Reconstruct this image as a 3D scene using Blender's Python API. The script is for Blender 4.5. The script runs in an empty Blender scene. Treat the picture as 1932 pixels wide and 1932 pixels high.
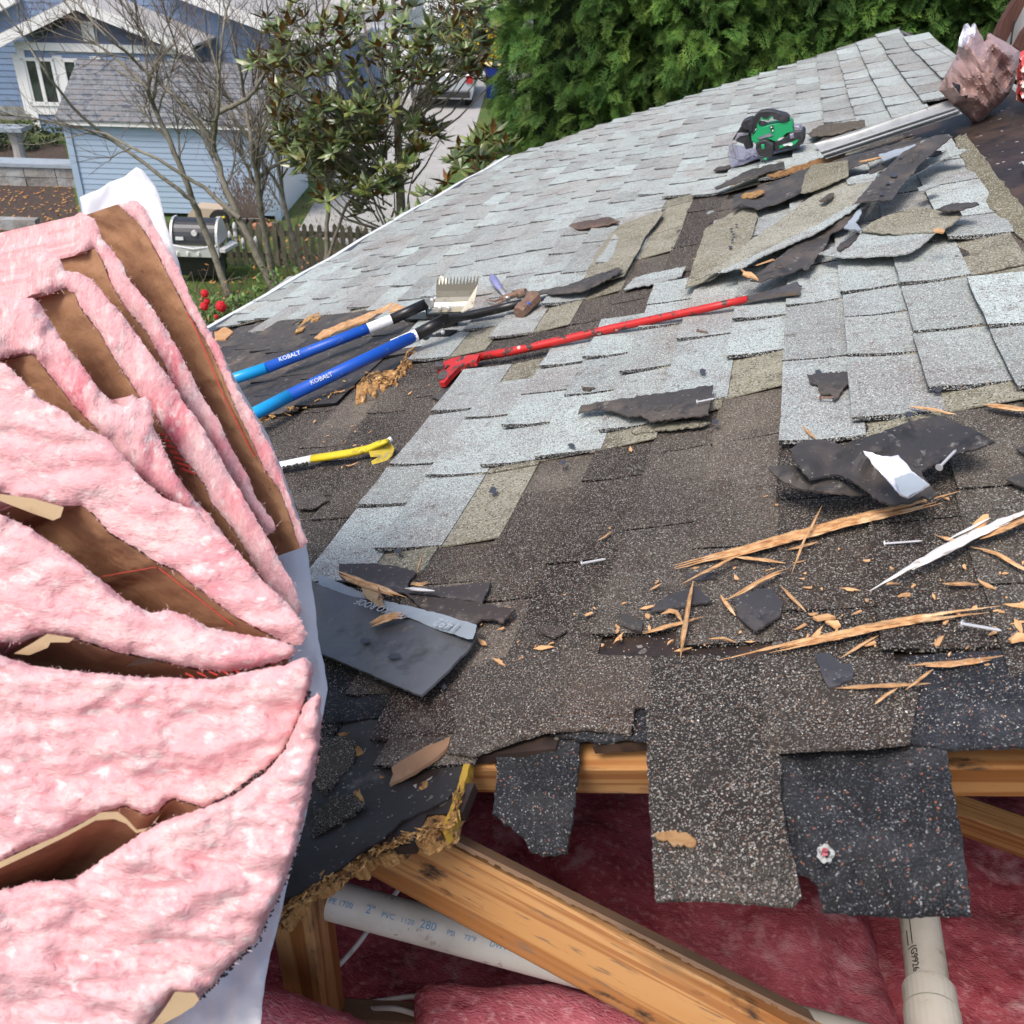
import bpy, math, random
from math import radians, sin, cos, tan, pi, sqrt, atan2
from mathutils import Vector, Matrix, noise
from mathutils.geometry import delaunay_2d_cdt
random.seed(7)
SC = bpy.context.scene
COL = SC.collection
# ------------------------------------------------------------------ camera
F = 1779.0                     # focal length in units of a 1932 px wide frame
def _n(v): return v.normalized()
_nad = _n(Vector((885-966, 3800-966, F)))
_d = Vector((1510-966, -100-966, F)); _d = _n(_d - _nad*_d.dot(_nad))
BZ = -_nad; BY = _d; BX = BY.cross(BZ)          # world axes written in camera axes (right, down, forward)
CAM = Vector((0, 0, 5.0))
RIGHT = Vector((BX.x, BY.x, BZ.x)); DOWN = Vector((BX.y, BY.y, BZ.y)); FWD = Vector((BX.z, BY.z, BZ.z))
cam = bpy.data.cameras.new("camera"); cam.sensor_width = 36; cam.lens = 36*F/1932
cam.clip_start = 0.05; cam.clip_end = 900
cam.dof.use_dof = True; cam.dof.focus_distance = 2.0; cam.dof.aperture_fstop = 12
co = bpy.data.objects.new("camera", cam); COL.objects.link(co)
m = Matrix((( RIGHT.x, -DOWN.x, -FWD.x), (RIGHT.y, -DOWN.y, -FWD.y), (RIGHT.z, -DOWN.z, -FWD.z))).to_4x4()
m.translation = CAM; co.matrix_world = m; SC.camera = co
# ------------------------------------------------------------------ light
SUN_EL, SUN_AZ = 58, 205       # azimuth: direction the light comes from, degrees clockwise from +Y
w = bpy.data.worlds.new("World"); SC.world = w; w.use_nodes = True
nt = w.node_tree; bg = nt.nodes['Background']; sky = nt.nodes.new('ShaderNodeTexSky')
sky.sky_type = 'NISHITA'; sky.sun_disc = False; sky.sun_elevation = radians(SUN_EL); sky.sun_rotation = radians(SUN_AZ)
sky.air_density = 1.0; sky.dust_density = 4.0; sky.ozone_density = 0.6
nt.links.new(sky.outputs[0], bg.inputs[0]); bg.inputs[1].default_value = 0.138
sl = bpy.data.lights.new("sun", 'SUN'); sl.energy = 1.5; sl.angle = radians(20); sl.color = (1, .96, .91)
so = bpy.data.objects.new("sun", sl); COL.objects.link(so)
sd = Vector((sin(radians(SUN_AZ))*cos(radians(SUN_EL)), cos(radians(SUN_AZ))*cos(radians(SUN_EL)), sin(radians(SUN_EL))))
so.rotation_euler = sd.to_track_quat('Z', 'Y').to_euler(); so.location = (0, 0, 30)
SC.view_settings.view_transform = 'Standard'; SC.view_settings.look = 'None'
SC.view_settings.exposure = 0.62; SC.view_settings.gamma = 1
SC.render.engine = 'CYCLES'; SC.cycles.use_denoising = True
SC.cycles.max_bounces = 8; SC.cycles.transparent_max_bounces = 8
# ------------------------------------------------------------------ pixel <-> place
def ray(px, py):
    v = Vector((px-966, py-966, F)); return Vector((v.dot(BX), v.dot(BY), v.dot(BZ)))
def proj(p):
    q = p-CAM; c = Vector((q.dot(RIGHT), q.dot(DOWN), q.dot(FWD)))
    if c.z < 0.01: return (1e6, 1e6)
    return (966+F*c.x/c.z, 966+F*c.y/c.z)
def dep(px, py, d): return CAM + ray(px, py)*(d/F)
H = 0.85; S = radians(20); TS = tan(S)
RU = Vector((cos(S), 0, sin(S))); RN = Vector((-sin(S), 0, cos(S))); RO = CAM + Vector((0, 0, -H))
def sag(u, v): return 0.028*noise.noise(Vector((u*0.9, v*0.55, 3.1))) + 0.010*noise.noise(Vector((u*2.6, v*2.2, 8.0)))
def ruv(u, v, w=0.0): return RO + RU*u + Vector((0, v, 0)) + RN*(w+sag(u, v))
def uv_of(px, py):
    r = ray(px, py); k = (RO-CAM).dot(RN)/r.dot(RN); p = CAM + r*k - RO
    return p.dot(RU), p.y
def roof(px, py, w=0.0):
    r = ray(px, py); u, v = uv_of(px, py)
    k = ((RO-CAM).dot(RN)+w+sag(u, v))/r.dot(RN); return CAM + r*k
def gnd(px, py, z=0.0):
    r = ray(px, py); return CAM + r*((z-CAM.z)/r.z)
HD = Vector((FWD.x, FWD.y, 0)).normalized(); HR = Vector((HD.y, -HD.x, 0))     # heading and its right
def fac(px, py, D):                                  # vertical plane square to the heading at distance D
    r = ray(px, py); return CAM + r*(D/r.dot(HD))
def fa(px, py, D): p = fac(px, py, D); return p.dot(HR), p.z
def FP(a, z, D): return HR*a + HD*D + Vector((0, 0, z))
def C(k, pts):
    s, ox, oy = {1:(.33422,0,0), 2:(.33422,581.1,0), 3:(.36497,1226.9,0), 4:(.33422,0,581.1), 6:(.33422,581.1,581.1),
                 7:(.36497,1226.9,581.1), 8:(.36497,0,1226.9), 9:(.36497,581.1,1226.9), 10:(.36497,1226.9,1226.9)}[k]
    return [(ox+s*x, oy+s*y) for x, y in pts]
def inside(p, poly):
    x, y = p; c = False; n = len(poly); j = n-1
    for i in range(n):
        xi, yi = poly[i]; xj, yj = poly[j]
        if (yi > y) != (yj > y) and x < (xj-xi)*(y-yi)/(yj-yi)+xi: c = not c
        j = i
    return c
def dist_poly(p, poly):
    b = 1e9; x, y = p; n = len(poly)
    for i in range(n):
        ax, ay = poly[i]; bx_, by_ = poly[(i+1) % n]; dx, dy = bx_-ax, by_-ay
        L = dx*dx+dy*dy or 1e-9; t = max(0, min(1, ((x-ax)*dx+(y-ay)*dy)/L))
        d = (x-ax-t*dx)**2+(y-ay-t*dy)**2
        if d < b: b = d
    return sqrt(b)
def R(a, b): return random.uniform(a, b)
# ------------------------------------------------------------------ materials
MATS = {}
def mat(name, base, rough=.85, metal=0, noises=(), specks=(), bump=None, bump2=None, tint=False, stretch=(1, 1, 1), sss=0, wave=None, spec=.5, coords='Object', trans=0, coat=0):
    """noises: (scale, detail, lo, hi, colour[, stretch]); specks: (scale, threshold, colour); bump: (scale, detail, strength, distance)"""
    m = bpy.data.materials.new(name); m.use_nodes = True; MATS[name] = m
    nt = m.node_tree; N = nt.nodes; L = nt.links; b = N['Principled BSDF']
    b.inputs['Roughness'].default_value = rough; b.inputs['Metallic'].default_value = metal
    b.inputs['Specular IOR Level'].default_value = spec
    if coat: b.inputs['Coat Weight'].default_value = coat
    tc = N.new('ShaderNodeTexCoord').outputs[coords]
    def mp(st):
        if st == (1, 1, 1): return tc
        q = N.new('ShaderNodeMapping'); q.inputs['Scale'].default_value = st; L.new(tc, q.inputs['Vector']); return q.outputs[0]
    def mix(fac_, a, bcol, mode='MIX'):
        q = N.new('ShaderNodeMix'); q.data_type = 'RGBA'; q.blend_type = mode
        if isinstance(fac_, float): q.inputs[0].default_value = fac_
        else: L.new(fac_, q.inputs[0])
        L.new(a, q.inputs[6])
        if isinstance(bcol, tuple): q.inputs[7].default_value = (*bcol, 1)
        else: L.new(bcol, q.inputs[7])
        return q.outputs[2]
    rgb = N.new('ShaderNodeRGB'); rgb.outputs[0].default_value = (*base, 1); c = rgb.outputs[0]
    for t in noises:
        sc_, de, lo, hi, colr = t[:5]; st = t[5] if len(t) > 5 else stretch
        q = N.new('ShaderNodeTexNoise'); q.inputs['Scale'].default_value = sc_; q.inputs['Detail'].default_value = de; q.inputs['Roughness'].default_value = .6
        L.new(mp(st), q.inputs['Vector'])
        r = N.new('ShaderNodeMapRange'); r.inputs[1].default_value = lo; r.inputs[2].default_value = hi; L.new(q.outputs[0], r.inputs[0])
        c = mix(r.outputs[0], c, colr)
    if wave:
        sc_, dist, det, colr, st, wt = wave
        q = N.new('ShaderNodeTexWave'); q.wave_type = wt; q.inputs['Scale'].default_value = sc_; q.inputs['Distortion'].default_value = dist
        q.inputs['Detail'].default_value = det; q.inputs['Detail Scale'].default_value = .8; L.new(mp(st), q.inputs['Vector'])
        if wt == 'RINGS': q.rings_direction = 'X'
        else: q.bands_direction = 'Y'
        pw = N.new('ShaderNodeMath'); pw.operation = 'POWER'; pw.inputs[1].default_value = 2.2; L.new(q.outputs['Fac'], pw.inputs[0])
        c = mix(pw.outputs[0], c, colr)
    if tint:
        a = N.new('ShaderNodeAttribute'); a.attribute_name = 'tint'; c = mix(1.0, c, a.outputs['Color'], 'MULTIPLY')
    hts = []
    for sc_, th, colr in specks:
        q = N.new('ShaderNodeTexVoronoi'); q.inputs['Scale'].default_value = sc_; L.new(tc, q.inputs['Vector'])
        s_ = N.new('ShaderNodeSeparateColor'); L.new(q.outputs['Color'], s_.inputs[0])
        g = N.new('ShaderNodeMapRange'); g.inputs[1].default_value = th; g.inputs[2].default_value = min(1, th+.04); L.new(s_.outputs[0], g.inputs[0])
        c = mix(g.outputs[0], c, colr)
    L.new(c, b.inputs['Base Color'])
    nrm = None
    for bb in (bump, bump2):
        if bb:
            q = N.new('ShaderNodeTexNoise'); q.inputs['Scale'].default_value = bb[0]; q.inputs['Detail'].default_value = bb[1]
            L.new(mp(bb[4] if len(bb) > 4 else stretch), q.inputs['Vector'])
            u = N.new('ShaderNodeBump'); u.inputs['Strength'].default_value = bb[2]; u.inputs['Distance'].default_value = bb[3]
            L.new(q.outputs[0], u.inputs['Height'])
            if nrm: L.new(nrm, u.inputs['Normal'])
            nrm = u.outputs[0]
    if nrm: L.new(nrm, b.inputs['Normal'])
    if sss:
        b.inputs['Subsurface Weight'].default_value = sss; b.inputs['Subsurface Radius'].default_value = (1, .35, .3); b.inputs['Subsurface Scale'].default_value = .02
    if trans:
        t = N.new('ShaderNodeBsdfTranslucent'); L.new(c, t.inputs[0]); x = N.new('ShaderNodeMixShader'); x.inputs[0].default_value = trans
        L.new(b.outputs[0], x.inputs[1]); L.new(t.outputs[0], x.inputs[2]); L.new(x.outputs[0], N['Material Output'].inputs[0])
    return m
# roofing
mat('shingle_grey', (.415,.485,.475), .95, noises=[(3.2,5,.44,.66,(.32,.33,.325)), (9,6,.54,.72,(.21,.19,.175)), (1.1,3,.5,.7,(.45,.52,.51)), (26,5,.58,.72,(.14,.12,.105)), (1.7,5,.58,.70,(.30,.265,.23))],
    specks=[(420,.80,(.13,.12,.115)), (520,.84,(.66,.68,.66)), (360,.95,(.30,.21,.15)), (750,.75,(.25,.26,.26))], bump=(420,3,.75,.003), tint=True, spec=.2)
mat('shingle_old', (.044,.038,.034), .95, noises=[(2.2,5,.48,.68,(.085,.074,.064)), (6,6,.50,.66,(.030,.023,.021)), (1.3,4,.58,.72,(.12,.108,.088))],
    specks=[(660,.82,(.25,.23,.205)), (520,.93,(.40,.39,.36)), (560,.95,(.22,.12,.08)), (700,.80,(.02,.018,.018))], bump=(300,3,.9,.004), tint=True, spec=.25)
mat('shingle_tan', (.25,.235,.175), .95, noises=[(14,5,.5,.68,(.14,.125,.09)), (4,3,.5,.65,(.30,.28,.22))],
    specks=[(320,.82,(.42,.41,.36)), (380,.84,(.08,.07,.05))], bump=(340,3,.8,.003), tint=True, spec=.2)
mat('shingle_black', (.014,.015,.018), .9, noises=[(9,5,.5,.68,(.045,.046,.052)), (3,3,.55,.7,(.012,.012,.014))],
    specks=[(600,.935,(.26,.26,.26)), (700,.84,(.06,.065,.075)), (480,.985,(.32,.12,.07))], bump=(200,4,1.0,.006), tint=True, spec=.35)
mat('shingle_back', (.052,.046,.043), .62, noises=[(7,5,.5,.7,(.12,.095,.075)), (18,4,.56,.68,(.025,.023,.024)), (40,5,.62,.72,(.24,.22,.19))],
    specks=[(420,.99,(.30,.28,.24))], bump=(55,6,.5,.004), tint=True)
mat('felt', (.030,.026,.026), .72, noises=[(6,5,.52,.7,(.05,.046,.046)), (16,6,.6,.72,(.115,.105,.095)), (60,3,.66,.74,(.26,.24,.20))],
    specks=[(420,.985,(.32,.30,.26))], bump=(40,6,.45,.004), tint=True)
mat('brown_deck', (.030,.020,.017), .55, noises=[(3,5,.50,.70,(.085,.05,.032)), (14,5,.50,.7,(.012,.010,.010))], specks=[(120,.985,(.5,.48,.42))], bump=(30,5,.4,.006))
mat('tar_smear', (.045,.047,.06), .5, bump=(120,4,.5,.002))
mat('tar', (.010,.010,.012), .3, bump=(90,4,.6,.004))
mat('yellow_glue', (.50,.31,.035), .6, noises=[(40,5,.5,.7,(.34,.18,.03))], bump=(80,5,.5,.003))
mat('deck_wood', (.40,.24,.11), .85, noises=[(20,5,.45,.7,(.20,.11,.05),(1,6,1))], bump=(80,5,.5,.003))
mat('torn_wood', (.58,.33,.12), .9, noises=[(30,6,.42,.62,(.34,.16,.05)), (60,5,.58,.66,(.08,.04,.02)), (25,4,.58,.7,(.78,.56,.30))], bump=(130,6,1.0,.012), tint=True)
mat('splinter', (.66,.38,.18), .75, noises=[(60,5,.45,.65,(.50,.25,.10)), (25,3,.55,.7,(.78,.54,.31))], bump=(220,5,.5,.002), tint=True)
mat('painted_wood', (.82,.80,.78), .6, noises=[(50,5,.60,.66,(.45,.36,.28)), (9,4,.5,.7,(.74,.70,.68))], bump=(150,5,.4,.002))
mat('beam', (.46,.235,.088), .78, noises=[(2.5,3,.42,.62,(.53,.30,.13),(.5,2,2)), (30,2,.52,.58,(.30,.12,.035),(.03,1,1)), (85,2,.53,.60,(.33,.14,.05),(.02,1,1)), (5,5,.56,.70,(.15,.09,.05),(.5,1,1)), (24,5,.62,.70,(.05,.03,.02),(.4,1,1)), (200,3,.60,.70,(.20,.12,.07),(.1,1,1))],
    bump=(70,4,.35,.0015,(.05,1,1)), spec=.2)
mat('old_beam', (.22,.13,.075), .75, noises=[(6,5,.45,.68,(.10,.06,.04),(.4,1,1)), (18,5,.6,.72,(.03,.025,.02),(.5,1,1))], bump=(70,5,.5,.003,(.1,1,1)))
# insulation
for _nm, _st in (('fibreglass', (.8,1,1.9)), ('fibreglass_up', (1.9,1,.8))):
    mat(_nm, (.71,.385,.40), .95, noises=[(3.5,6,.44,.66,(.73,.46,.465),_st), (7,8,.48,.66,(.69,.28,.31),_st), (11,8,.52,.64,(.74,.50,.49),_st), (6,8,.565,.70,(.62,.17,.21),_st), (40,7,.50,.70,(.74,.52,.51),_st), (2.2,4,.55,.72,(.66,.45,.47),_st), (150,4,.54,.70,(.58,.30,.31),_st), (55,7,.55,.66,(.76,.60,.585),_st)],
        bump=(22,10,.60,.009,_st), bump2=(280,6,.75,.0022,_st), sss=.05, spec=.05, tint=True)
mat('fibreglass_shaded', (.40,.085,.105), 1, noises=[(4,7,.45,.68,(.52,.14,.17),(1,1.4,1)), (12,8,.50,.70,(.27,.04,.055),(1,1.4,1)), (9,8,.58,.70,(.64,.33,.35),(1,1.4,1)), (60,6,.52,.70,(.58,.22,.24),(1,1.4,1))], bump=(16,8,.8,.02,(1,1.4,1)), bump2=(140,7,.9,.004,(1,2,1)), sss=.1, spec=.05, tint=True)  # same pink wool in deeper red: the attic shade is put into the colour
mat('kraft', (.37,.20,.105), .8, noises=[(8,6,.45,.7,(.28,.14,.07)), (70,5,.66,.72,(.20,.10,.06)), (4,5,.52,.70,(.46,.28,.16)), (24,7,.56,.72,(.28,.145,.075))], bump=(13,7,.75,.014), bump2=(60,6,.4,.003), tint=True)
mat('kraft_pale', (.46,.33,.19), .75, noises=[(12,6,.5,.7,(.36,.24,.13)), (60,4,.6,.7,(.25,.16,.09))], bump=(20,4,.4,.008), trans=.15)
mat('red_print', (.42,.03,.02), .7)
mat('white_film', (.86,.87,.90), .35, noises=[(5,3,.5,.7,(.80,.81,.86))], bump=(9,4,.5,.012), trans=.3, spec=.6)
# metal, plastics, tools
mat('flashing', (.42,.43,.43), .5, .35, noises=[(14,4,.5,.7,(.32,.33,.32)), (60,3,.66,.7,(.12,.11,.10))], bump=(20,4,.1,.002))
mat('white_metal', (.74,.78,.80), .4, 0, noises=[(12,4,.62,.7,(.45,.45,.44))])
mat('zinc', (.40,.385,.32), .40, .7, noises=[(10,4,.5,.7,(.30,.28,.24)), (40,4,.6,.7,(.20,.14,.10))])
mat('black_paint', (.012,.012,.013), .33, 0, noises=[(40,4,.62,.68,(.06,.05,.05))])
mat('blue_paint', (.006,.085,.48), .40, 0, noises=[(50,5,.64,.68,(.10,.14,.30)), (18,6,.60,.75,(.03,.08,.30))])
mat('cyan_paint', (.01,.33,.74), .3)
mat('label_white', (.80,.81,.83), .45, noises=[(60,4,.62,.68,(.35,.35,.38))])
mat('red_paint', (.52,.018,.018), .45, 0, noises=[(26,6,.555,.58,(.06,.035,.03)), (40,6,.65,.67,(.60,.45,.42)), (8,4,.55,.7,(.36,.02,.02))])
mat('steel_worn', (.20,.18,.17), .45, .8, noises=[(30,5,.5,.66,(.30,.20,.13)), (60,4,.55,.7,(.08,.07,.07))])
mat('rusty', (.23,.14,.10), .7, .3, noises=[(35,5,.5,.66,(.36,.24,.17)), (80,4,.55,.7,(.10,.07,.06))])
mat('yellow_paint', (.66,.52,.015), .5, 0, noises=[(45,6,.57,.64,(.30,.23,.04)), (12,5,.55,.7,(.50,.38,.03))])
mat('yellow_worn', (.50,.38,.03), .6, .2, noises=[(45,5,.5,.62,(.22,.17,.08)), (90,4,.6,.68,(.30,.28,.24))])
mat('purple_grip', (.20,.21,.42), .5, noises=[(40,4,.5,.7,(.30,.31,.45))])
mat('green_plastic', (.015,.34,.13), .42, noises=[(30,3,.6,.75,(.05,.28,.14))])
mat('black_plastic', (.022,.022,.026), .5, noises=[(25,4,.5,.7,(.06,.06,.07))])
mat('dusty_metal', (.36,.35,.42), .55, .5, noises=[(30,4,.5,.7,(.20,.20,.24))])
mat('galvanised', (.66,.66,.68), .4, .5)
mat('pvc', (.66,.62,.55), .45, noises=[(9,5,.45,.7,(.52,.47,.39)), (30,6,.60,.70,(.30,.24,.19)), (90,4,.68,.72,(.12,.09,.07))])
mat('blue_ink', (.12,.30,.48), .6); mat('black_ink', (.02,.02,.02), .6); mat('grey_ink', (.38,.42,.46), .6)
mat('cable', (.72,.70,.66), .5, noises=[(30,3,.55,.7,(.5,.47,.42))])
mat('old_sheet', (.085,.088,.098), .5, noises=[(4,5,.45,.68,(.13,.135,.15)), (14,6,.55,.70,(.045,.043,.046)), (40,6,.62,.72,(.20,.16,.12))], bump=(30,5,.5,.004), tint=True)
mat('foil_pink', (.36,.25,.25), .42, .1, noises=[(2.5,3,.42,.66,(.27,.16,.13)), (5,3,.6,.75,(.50,.38,.40)), (3,2,.55,.7,(.25,.165,.15))], bump=(14,3,.6,.02))
mat('foil_white', (.80,.80,.88), .25, .3, noises=[(9,4,.55,.7,(.6,.6,.7))], bump=(25,4,.5,.006))
mat('red_bag', (.60,.06,.06), .4, 0, noises=[(22,4,.5,.56,(.80,.68,.62)), (30,4,.62,.66,(.72,.50,.10))], bump=(30,4,.5,.006))
mat('brown_trim', (.085,.032,.022), .6, noises=[(20,4,.5,.7,(.14,.06,.04),(4,4,.5))])
mat('cream_wall', (.70,.66,.60), .8, noises=[(4,4,.5,.7,(.64,.60,.55))])
# background
mat('grass', (.075,.13,.022), .95, noises=[(3,5,.45,.68,(.13,.15,.03)), (14,5,.5,.7,(.04,.085,.016)), (.6,3,.55,.7,(.17,.17,.05))], bump=(60,4,.9,.03))
mat('mulch', (.060,.040,.034), .95, noises=[(14,5,.5,.68,(.12,.07,.045)), (4,4,.55,.7,(.07,.08,.03))], bump=(30,6,.9,.04))
mat('concrete', (.36,.35,.33), .9, noises=[(2,5,.45,.7,(.42,.40,.38)), (15,4,.6,.7,(.36,.34,.32))], bump=(40,4,.2,.01))
mat('asphalt', (.16,.16,.165), .9, noises=[(20,4,.5,.7,(.12,.12,.12))])
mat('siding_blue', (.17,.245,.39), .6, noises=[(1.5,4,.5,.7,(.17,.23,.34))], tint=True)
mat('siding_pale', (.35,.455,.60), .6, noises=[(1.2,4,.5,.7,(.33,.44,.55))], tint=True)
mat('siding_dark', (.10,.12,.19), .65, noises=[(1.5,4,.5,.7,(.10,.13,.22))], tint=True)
mat('trim_white', (.80,.80,.80), .5, noises=[(4,4,.6,.7,(.68,.68,.68))])
mat('roof_slate', (.17,.18,.195), .9, noises=[(6,4,.45,.66,(.11,.115,.12)), (22,4,.5,.64,(.24,.25,.26))], specks=[(9,.7,(.19,.18,.18)), (12,.82,(.10,.11,.13))], bump=(15,4,.5,.02))
mat('roof_pale', (.42,.41,.40), .9, noises=[(5,4,.5,.7,(.36,.35,.34))])
mat('glass_dark', (.022,.028,.032), .08, noises=[(2,2,.45,.6,(.055,.07,.07))], spec=.8)
mat('bark', (.24,.22,.175), .95, noises=[(14,5,.45,.68,(.12,.105,.08)), (30,4,.58,.7,(.29,.28,.22))], bump=(50,5,.8,.01))
mat('twig', (.15,.115,.095), .95, noises=[(20,4,.5,.7,(.11,.07,.065))])
mat('cedar', (.075,.165,.038), .75, noises=[(2.2,4,.42,.62,(.045,.115,.03)), (7,3,.5,.7,(.12,.22,.045))], tint=True, trans=.2, spec=.3)
mat('magnolia', (.07,.115,.04), .28, noises=[(4,3,.45,.65,(.14,.17,.055))], tint=True, spec=.6, trans=.1)
mat('magnolia_back', (.25,.115,.035), .7, tint=True)
mat('shrub_leaf', (.12,.20,.05), .5, noises=[(8,3,.45,.65,(.07,.13,.04))], tint=True, trans=.2)
mat('pale_wear', (.42,.42,.40), .9, noises=[(120,4,.5,.65,(.12,.12,.12))])
mat('flower_red', (.55,.006,.02), .6); mat('flower_yellow', (.85,.62,.01), .7); mat('dry_leaf', (.45,.22,.07), .8, noises=[(9,3,.5,.7,(.32,.15,.05))])
mat('dry_grass', (.52,.38,.22), .9)
mat('fence_wood', (.20,.185,.13), .9, noises=[(6,5,.45,.68,(.10,.10,.055),(1,1,.3)), (20,4,.55,.7,(.24,.21,.16))], bump=(40,4,.5,.01))
mat('stone', (.28,.27,.255), .9, noises=[(5,5,.45,.68,(.20,.185,.17)), (2,3,.5,.6,(.35,.36,.36))], bump=(20,5,.7,.03))
mat('slab', (.30,.35,.40), .8, noises=[(5,4,.5,.7,(.24,.27,.31))])
mat('car_silver', (.52,.56,.60), .3, .4, coat=.5); mat('tyre', (.02,.02,.02), .8); mat('tail_red', (.4,.02,.02), .3)
mat('bin_blue', (.012,.03,.22), .5); mat('bin_lid', (.75,.60,.25), .5)
mat('grill_lid', (.045,.047,.055), .35, .2); mat('stainless', (.66,.67,.68), .45, .35)
mat('terracotta', (.45,.20,.11), .8); mat('tan_plastic', (.50,.40,.30), .6)
# ------------------------------------------------------------------ mesh helpers
class MB:
    def __init__(s): s.v = []; s.f = []; s.mi = []; s.c = []; s.cur = 0; s.col = None
    def add(s, vs, fs, col=None):
        o = len(s.v); s.v += [Vector(x) for x in vs]; s.f += [tuple(i+o for i in f) for f in fs]; s.mi += [s.cur]*len(fs)
        s.c += [col or s.col or (1, 1, 1)]*len(fs); return s
    def box(s, c, size, ax=None):
        ax = ax or (Vector((1,0,0)), Vector((0,1,0)), Vector((0,0,1))); c = Vector(c)
        vs = [c + ax[0]*(i*size[0]/2) + ax[1]*(j*size[1]/2) + ax[2]*(k*size[2]/2) for i in (-1,1) for j in (-1,1) for k in (-1,1)]
        return s.add(vs, [(0,1,3,2),(4,6,7,5),(0,4,5,1),(2,3,7,6),(0,2,6,4),(1,5,7,3)])
    def rbox(s, c, size, r, ax=None):               # box with chamfered edges
        ax = ax or (Vector((1,0,0)), Vector((0,1,0)), Vector((0,0,1))); c = Vector(c)
        prof = []
        a, b = size[0]/2, size[1]/2
        ring = lambda e: [(a-e,-b+r),(a-e,b-r),(a-r,b-e),(-a+r,b-e),(-a+e,b-r),(-a+e,-b+r),(-a+r,-b+e),(a-r,-b+e)]
        vs = []
        for z, e in ((-size[2]/2, r*.9), (-size[2]/2+r, 0), (size[2]/2-r, 0), (size[2]/2, r*.9)):
            for x, y in ring(e): vs.append(c+ax[0]*x+ax[1]*y+ax[2]*z)
        fs = [tuple(range(7,-1,-1)), tuple(range(24,32))]
        for k in range(3):
            for i in range(8): fs.append((k*8+i, k*8+(i+1) % 8, (k+1)*8+(i+1) % 8, (k+1)*8+i))
        return s.add(vs, fs)
    def tube(s, pts, rad, n=8, cap=True, flat=1.0):
        pts = [Vector(p) for p in pts]; k = len(pts); rad = rad if isinstance(rad, (list, tuple)) else [rad]*k
        vs = []; up = None
        for i, p in enumerate(pts):
            t = (pts[min(i+1, k-1)]-pts[max(i-1, 0)]).normalized()
            if up is None:
                up = t.orthogonal().normalized() if abs(t.z) > .9 else (Vector((0,0,1))-t*t.z).normalized()
            else: up = (up-t*up.dot(t)).normalized()
            sd_ = t.cross(up)
            for j in range(n):
                a = 2*pi*j/n; vs.append(p+sd_*cos(a)*rad[i]+up*sin(a)*rad[i]*flat)
        fs = [(i*n+j, i*n+(j+1) % n, (i+1)*n+(j+1) % n, (i+1)*n+j) for i in range(k-1) for j in range(n)]
        if cap: fs += [tuple(range(n-1,-1,-1)), tuple((k-1)*n+j for j in range(n))]
        return s.add(vs, fs)
    def prism(s, poly, vec):
        n = len(poly); vec = Vector(vec); vs = [Vector(p) for p in poly]+[Vector(p)+vec for p in poly]
        return s.add(vs, [tuple(range(n)), tuple(range(2*n-1, n-1, -1))]+[(i, i+n, (i+1) % n+n, (i+1) % n) for i in range(n)])
    def ball(s, c, r, n=8, m_=6):
        c = Vector(c); r = Vector(r) if hasattr(r, '__len__') else Vector((r, r, r)); vs = [c+Vector((0,0,r.z))]
        for i in range(1, m_):
            for j in range(n):
                a, b = pi*i/m_, 2*pi*j/n; vs.append(c+Vector((r.x*sin(a)*cos(b), r.y*sin(a)*sin(b), r.z*cos(a))))
        vs.append(c-Vector((0,0,r.z))); fs = [(0, 1+j, 1+(j+1) % n) for j in range(n)]
        for i in range(m_-2):
            for j in range(n): fs.append((1+i*n+j, 1+(i+1)*n+j, 1+(i+1)*n+(j+1) % n, 1+i*n+(j+1) % n))
        e = len(vs)-1; fs += [(e, e-n+(j+1) % n, e-n+j) for j in range(n)]
        return s.add(vs, fs)
    def build(s, name, mats, parent=None, smooth=False, **kw):
        mats = mats if isinstance(mats, (list, tuple)) else [mats]
        me = bpy.data.meshes.new(name); c = Vector((0,0,0))
        if s.v:
            for v in s.v: c += v
            c /= len(s.v)
        me.from_pydata([v-c for v in s.v], [], s.f)
        for q in mats: me.materials.append(MATS[q])
        me.polygons.foreach_set('material_index', s.mi)
        if smooth: me.polygons.foreach_set('use_smooth', [True]*len(s.f))
        at = me.color_attributes.new('tint', 'FLOAT_COLOR', 'CORNER'); dat = []
        for p, cc in zip(me.polygons, s.c): dat += [cc[0], cc[1], cc[2], 1]*p.loop_total
        at.data.foreach_set('color', dat); me.update()
        o = bpy.data.objects.new(name, me); COL.objects.link(o)
        if parent:
            o.parent = parent; pw = Vector(parent.location); q = parent.parent
            while q: pw += Vector(q.location); q = q.parent
            o.location = c-pw
        else: o.location = c
        for k, v in kw.items(): o[k] = v
        return o
import numpy as np
def fastmesh(name, V, Fc, colr, matn, parent):
    # V (n,3) world, Fc (m,4) quads, colr (m,3)
    me = bpy.data.meshes.new(name); c = V.mean(0); me.vertices.add(len(V)); me.vertices.foreach_set('co', (V-c).astype(np.float32).ravel())
    k = Fc.shape[1]; me.loops.add(Fc.size); me.loops.foreach_set('vertex_index', Fc.ravel().astype(np.int32)); me.polygons.add(len(Fc))
    me.polygons.foreach_set('loop_start', np.arange(0, Fc.size, k, dtype=np.int32)); me.update(calc_edges=True)
    me.materials.append(MATS[matn]); at = me.color_attributes.new('tint', 'FLOAT_COLOR', 'CORNER')
    q = np.ones((Fc.size, 4), np.float32); q[:, :3] = np.repeat(colr, k, 0); at.data.foreach_set('color', q.ravel())
    o = bpy.data.objects.new(name, me); COL.objects.link(o); o.parent = parent; o.location = Vector(c)-Vector(parent.location); return o
def tag(o, label, cat, group=None):
    o['label'] = label; o['category'] = cat
    if group: o['group'] = group
    return o
def empty(name, loc, label, cat, group=None):
    o = bpy.data.objects.new(name, None); COL.objects.link(o); o.location = loc; o.empty_display_size = .1
    return tag(o, label, cat, group)
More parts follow.
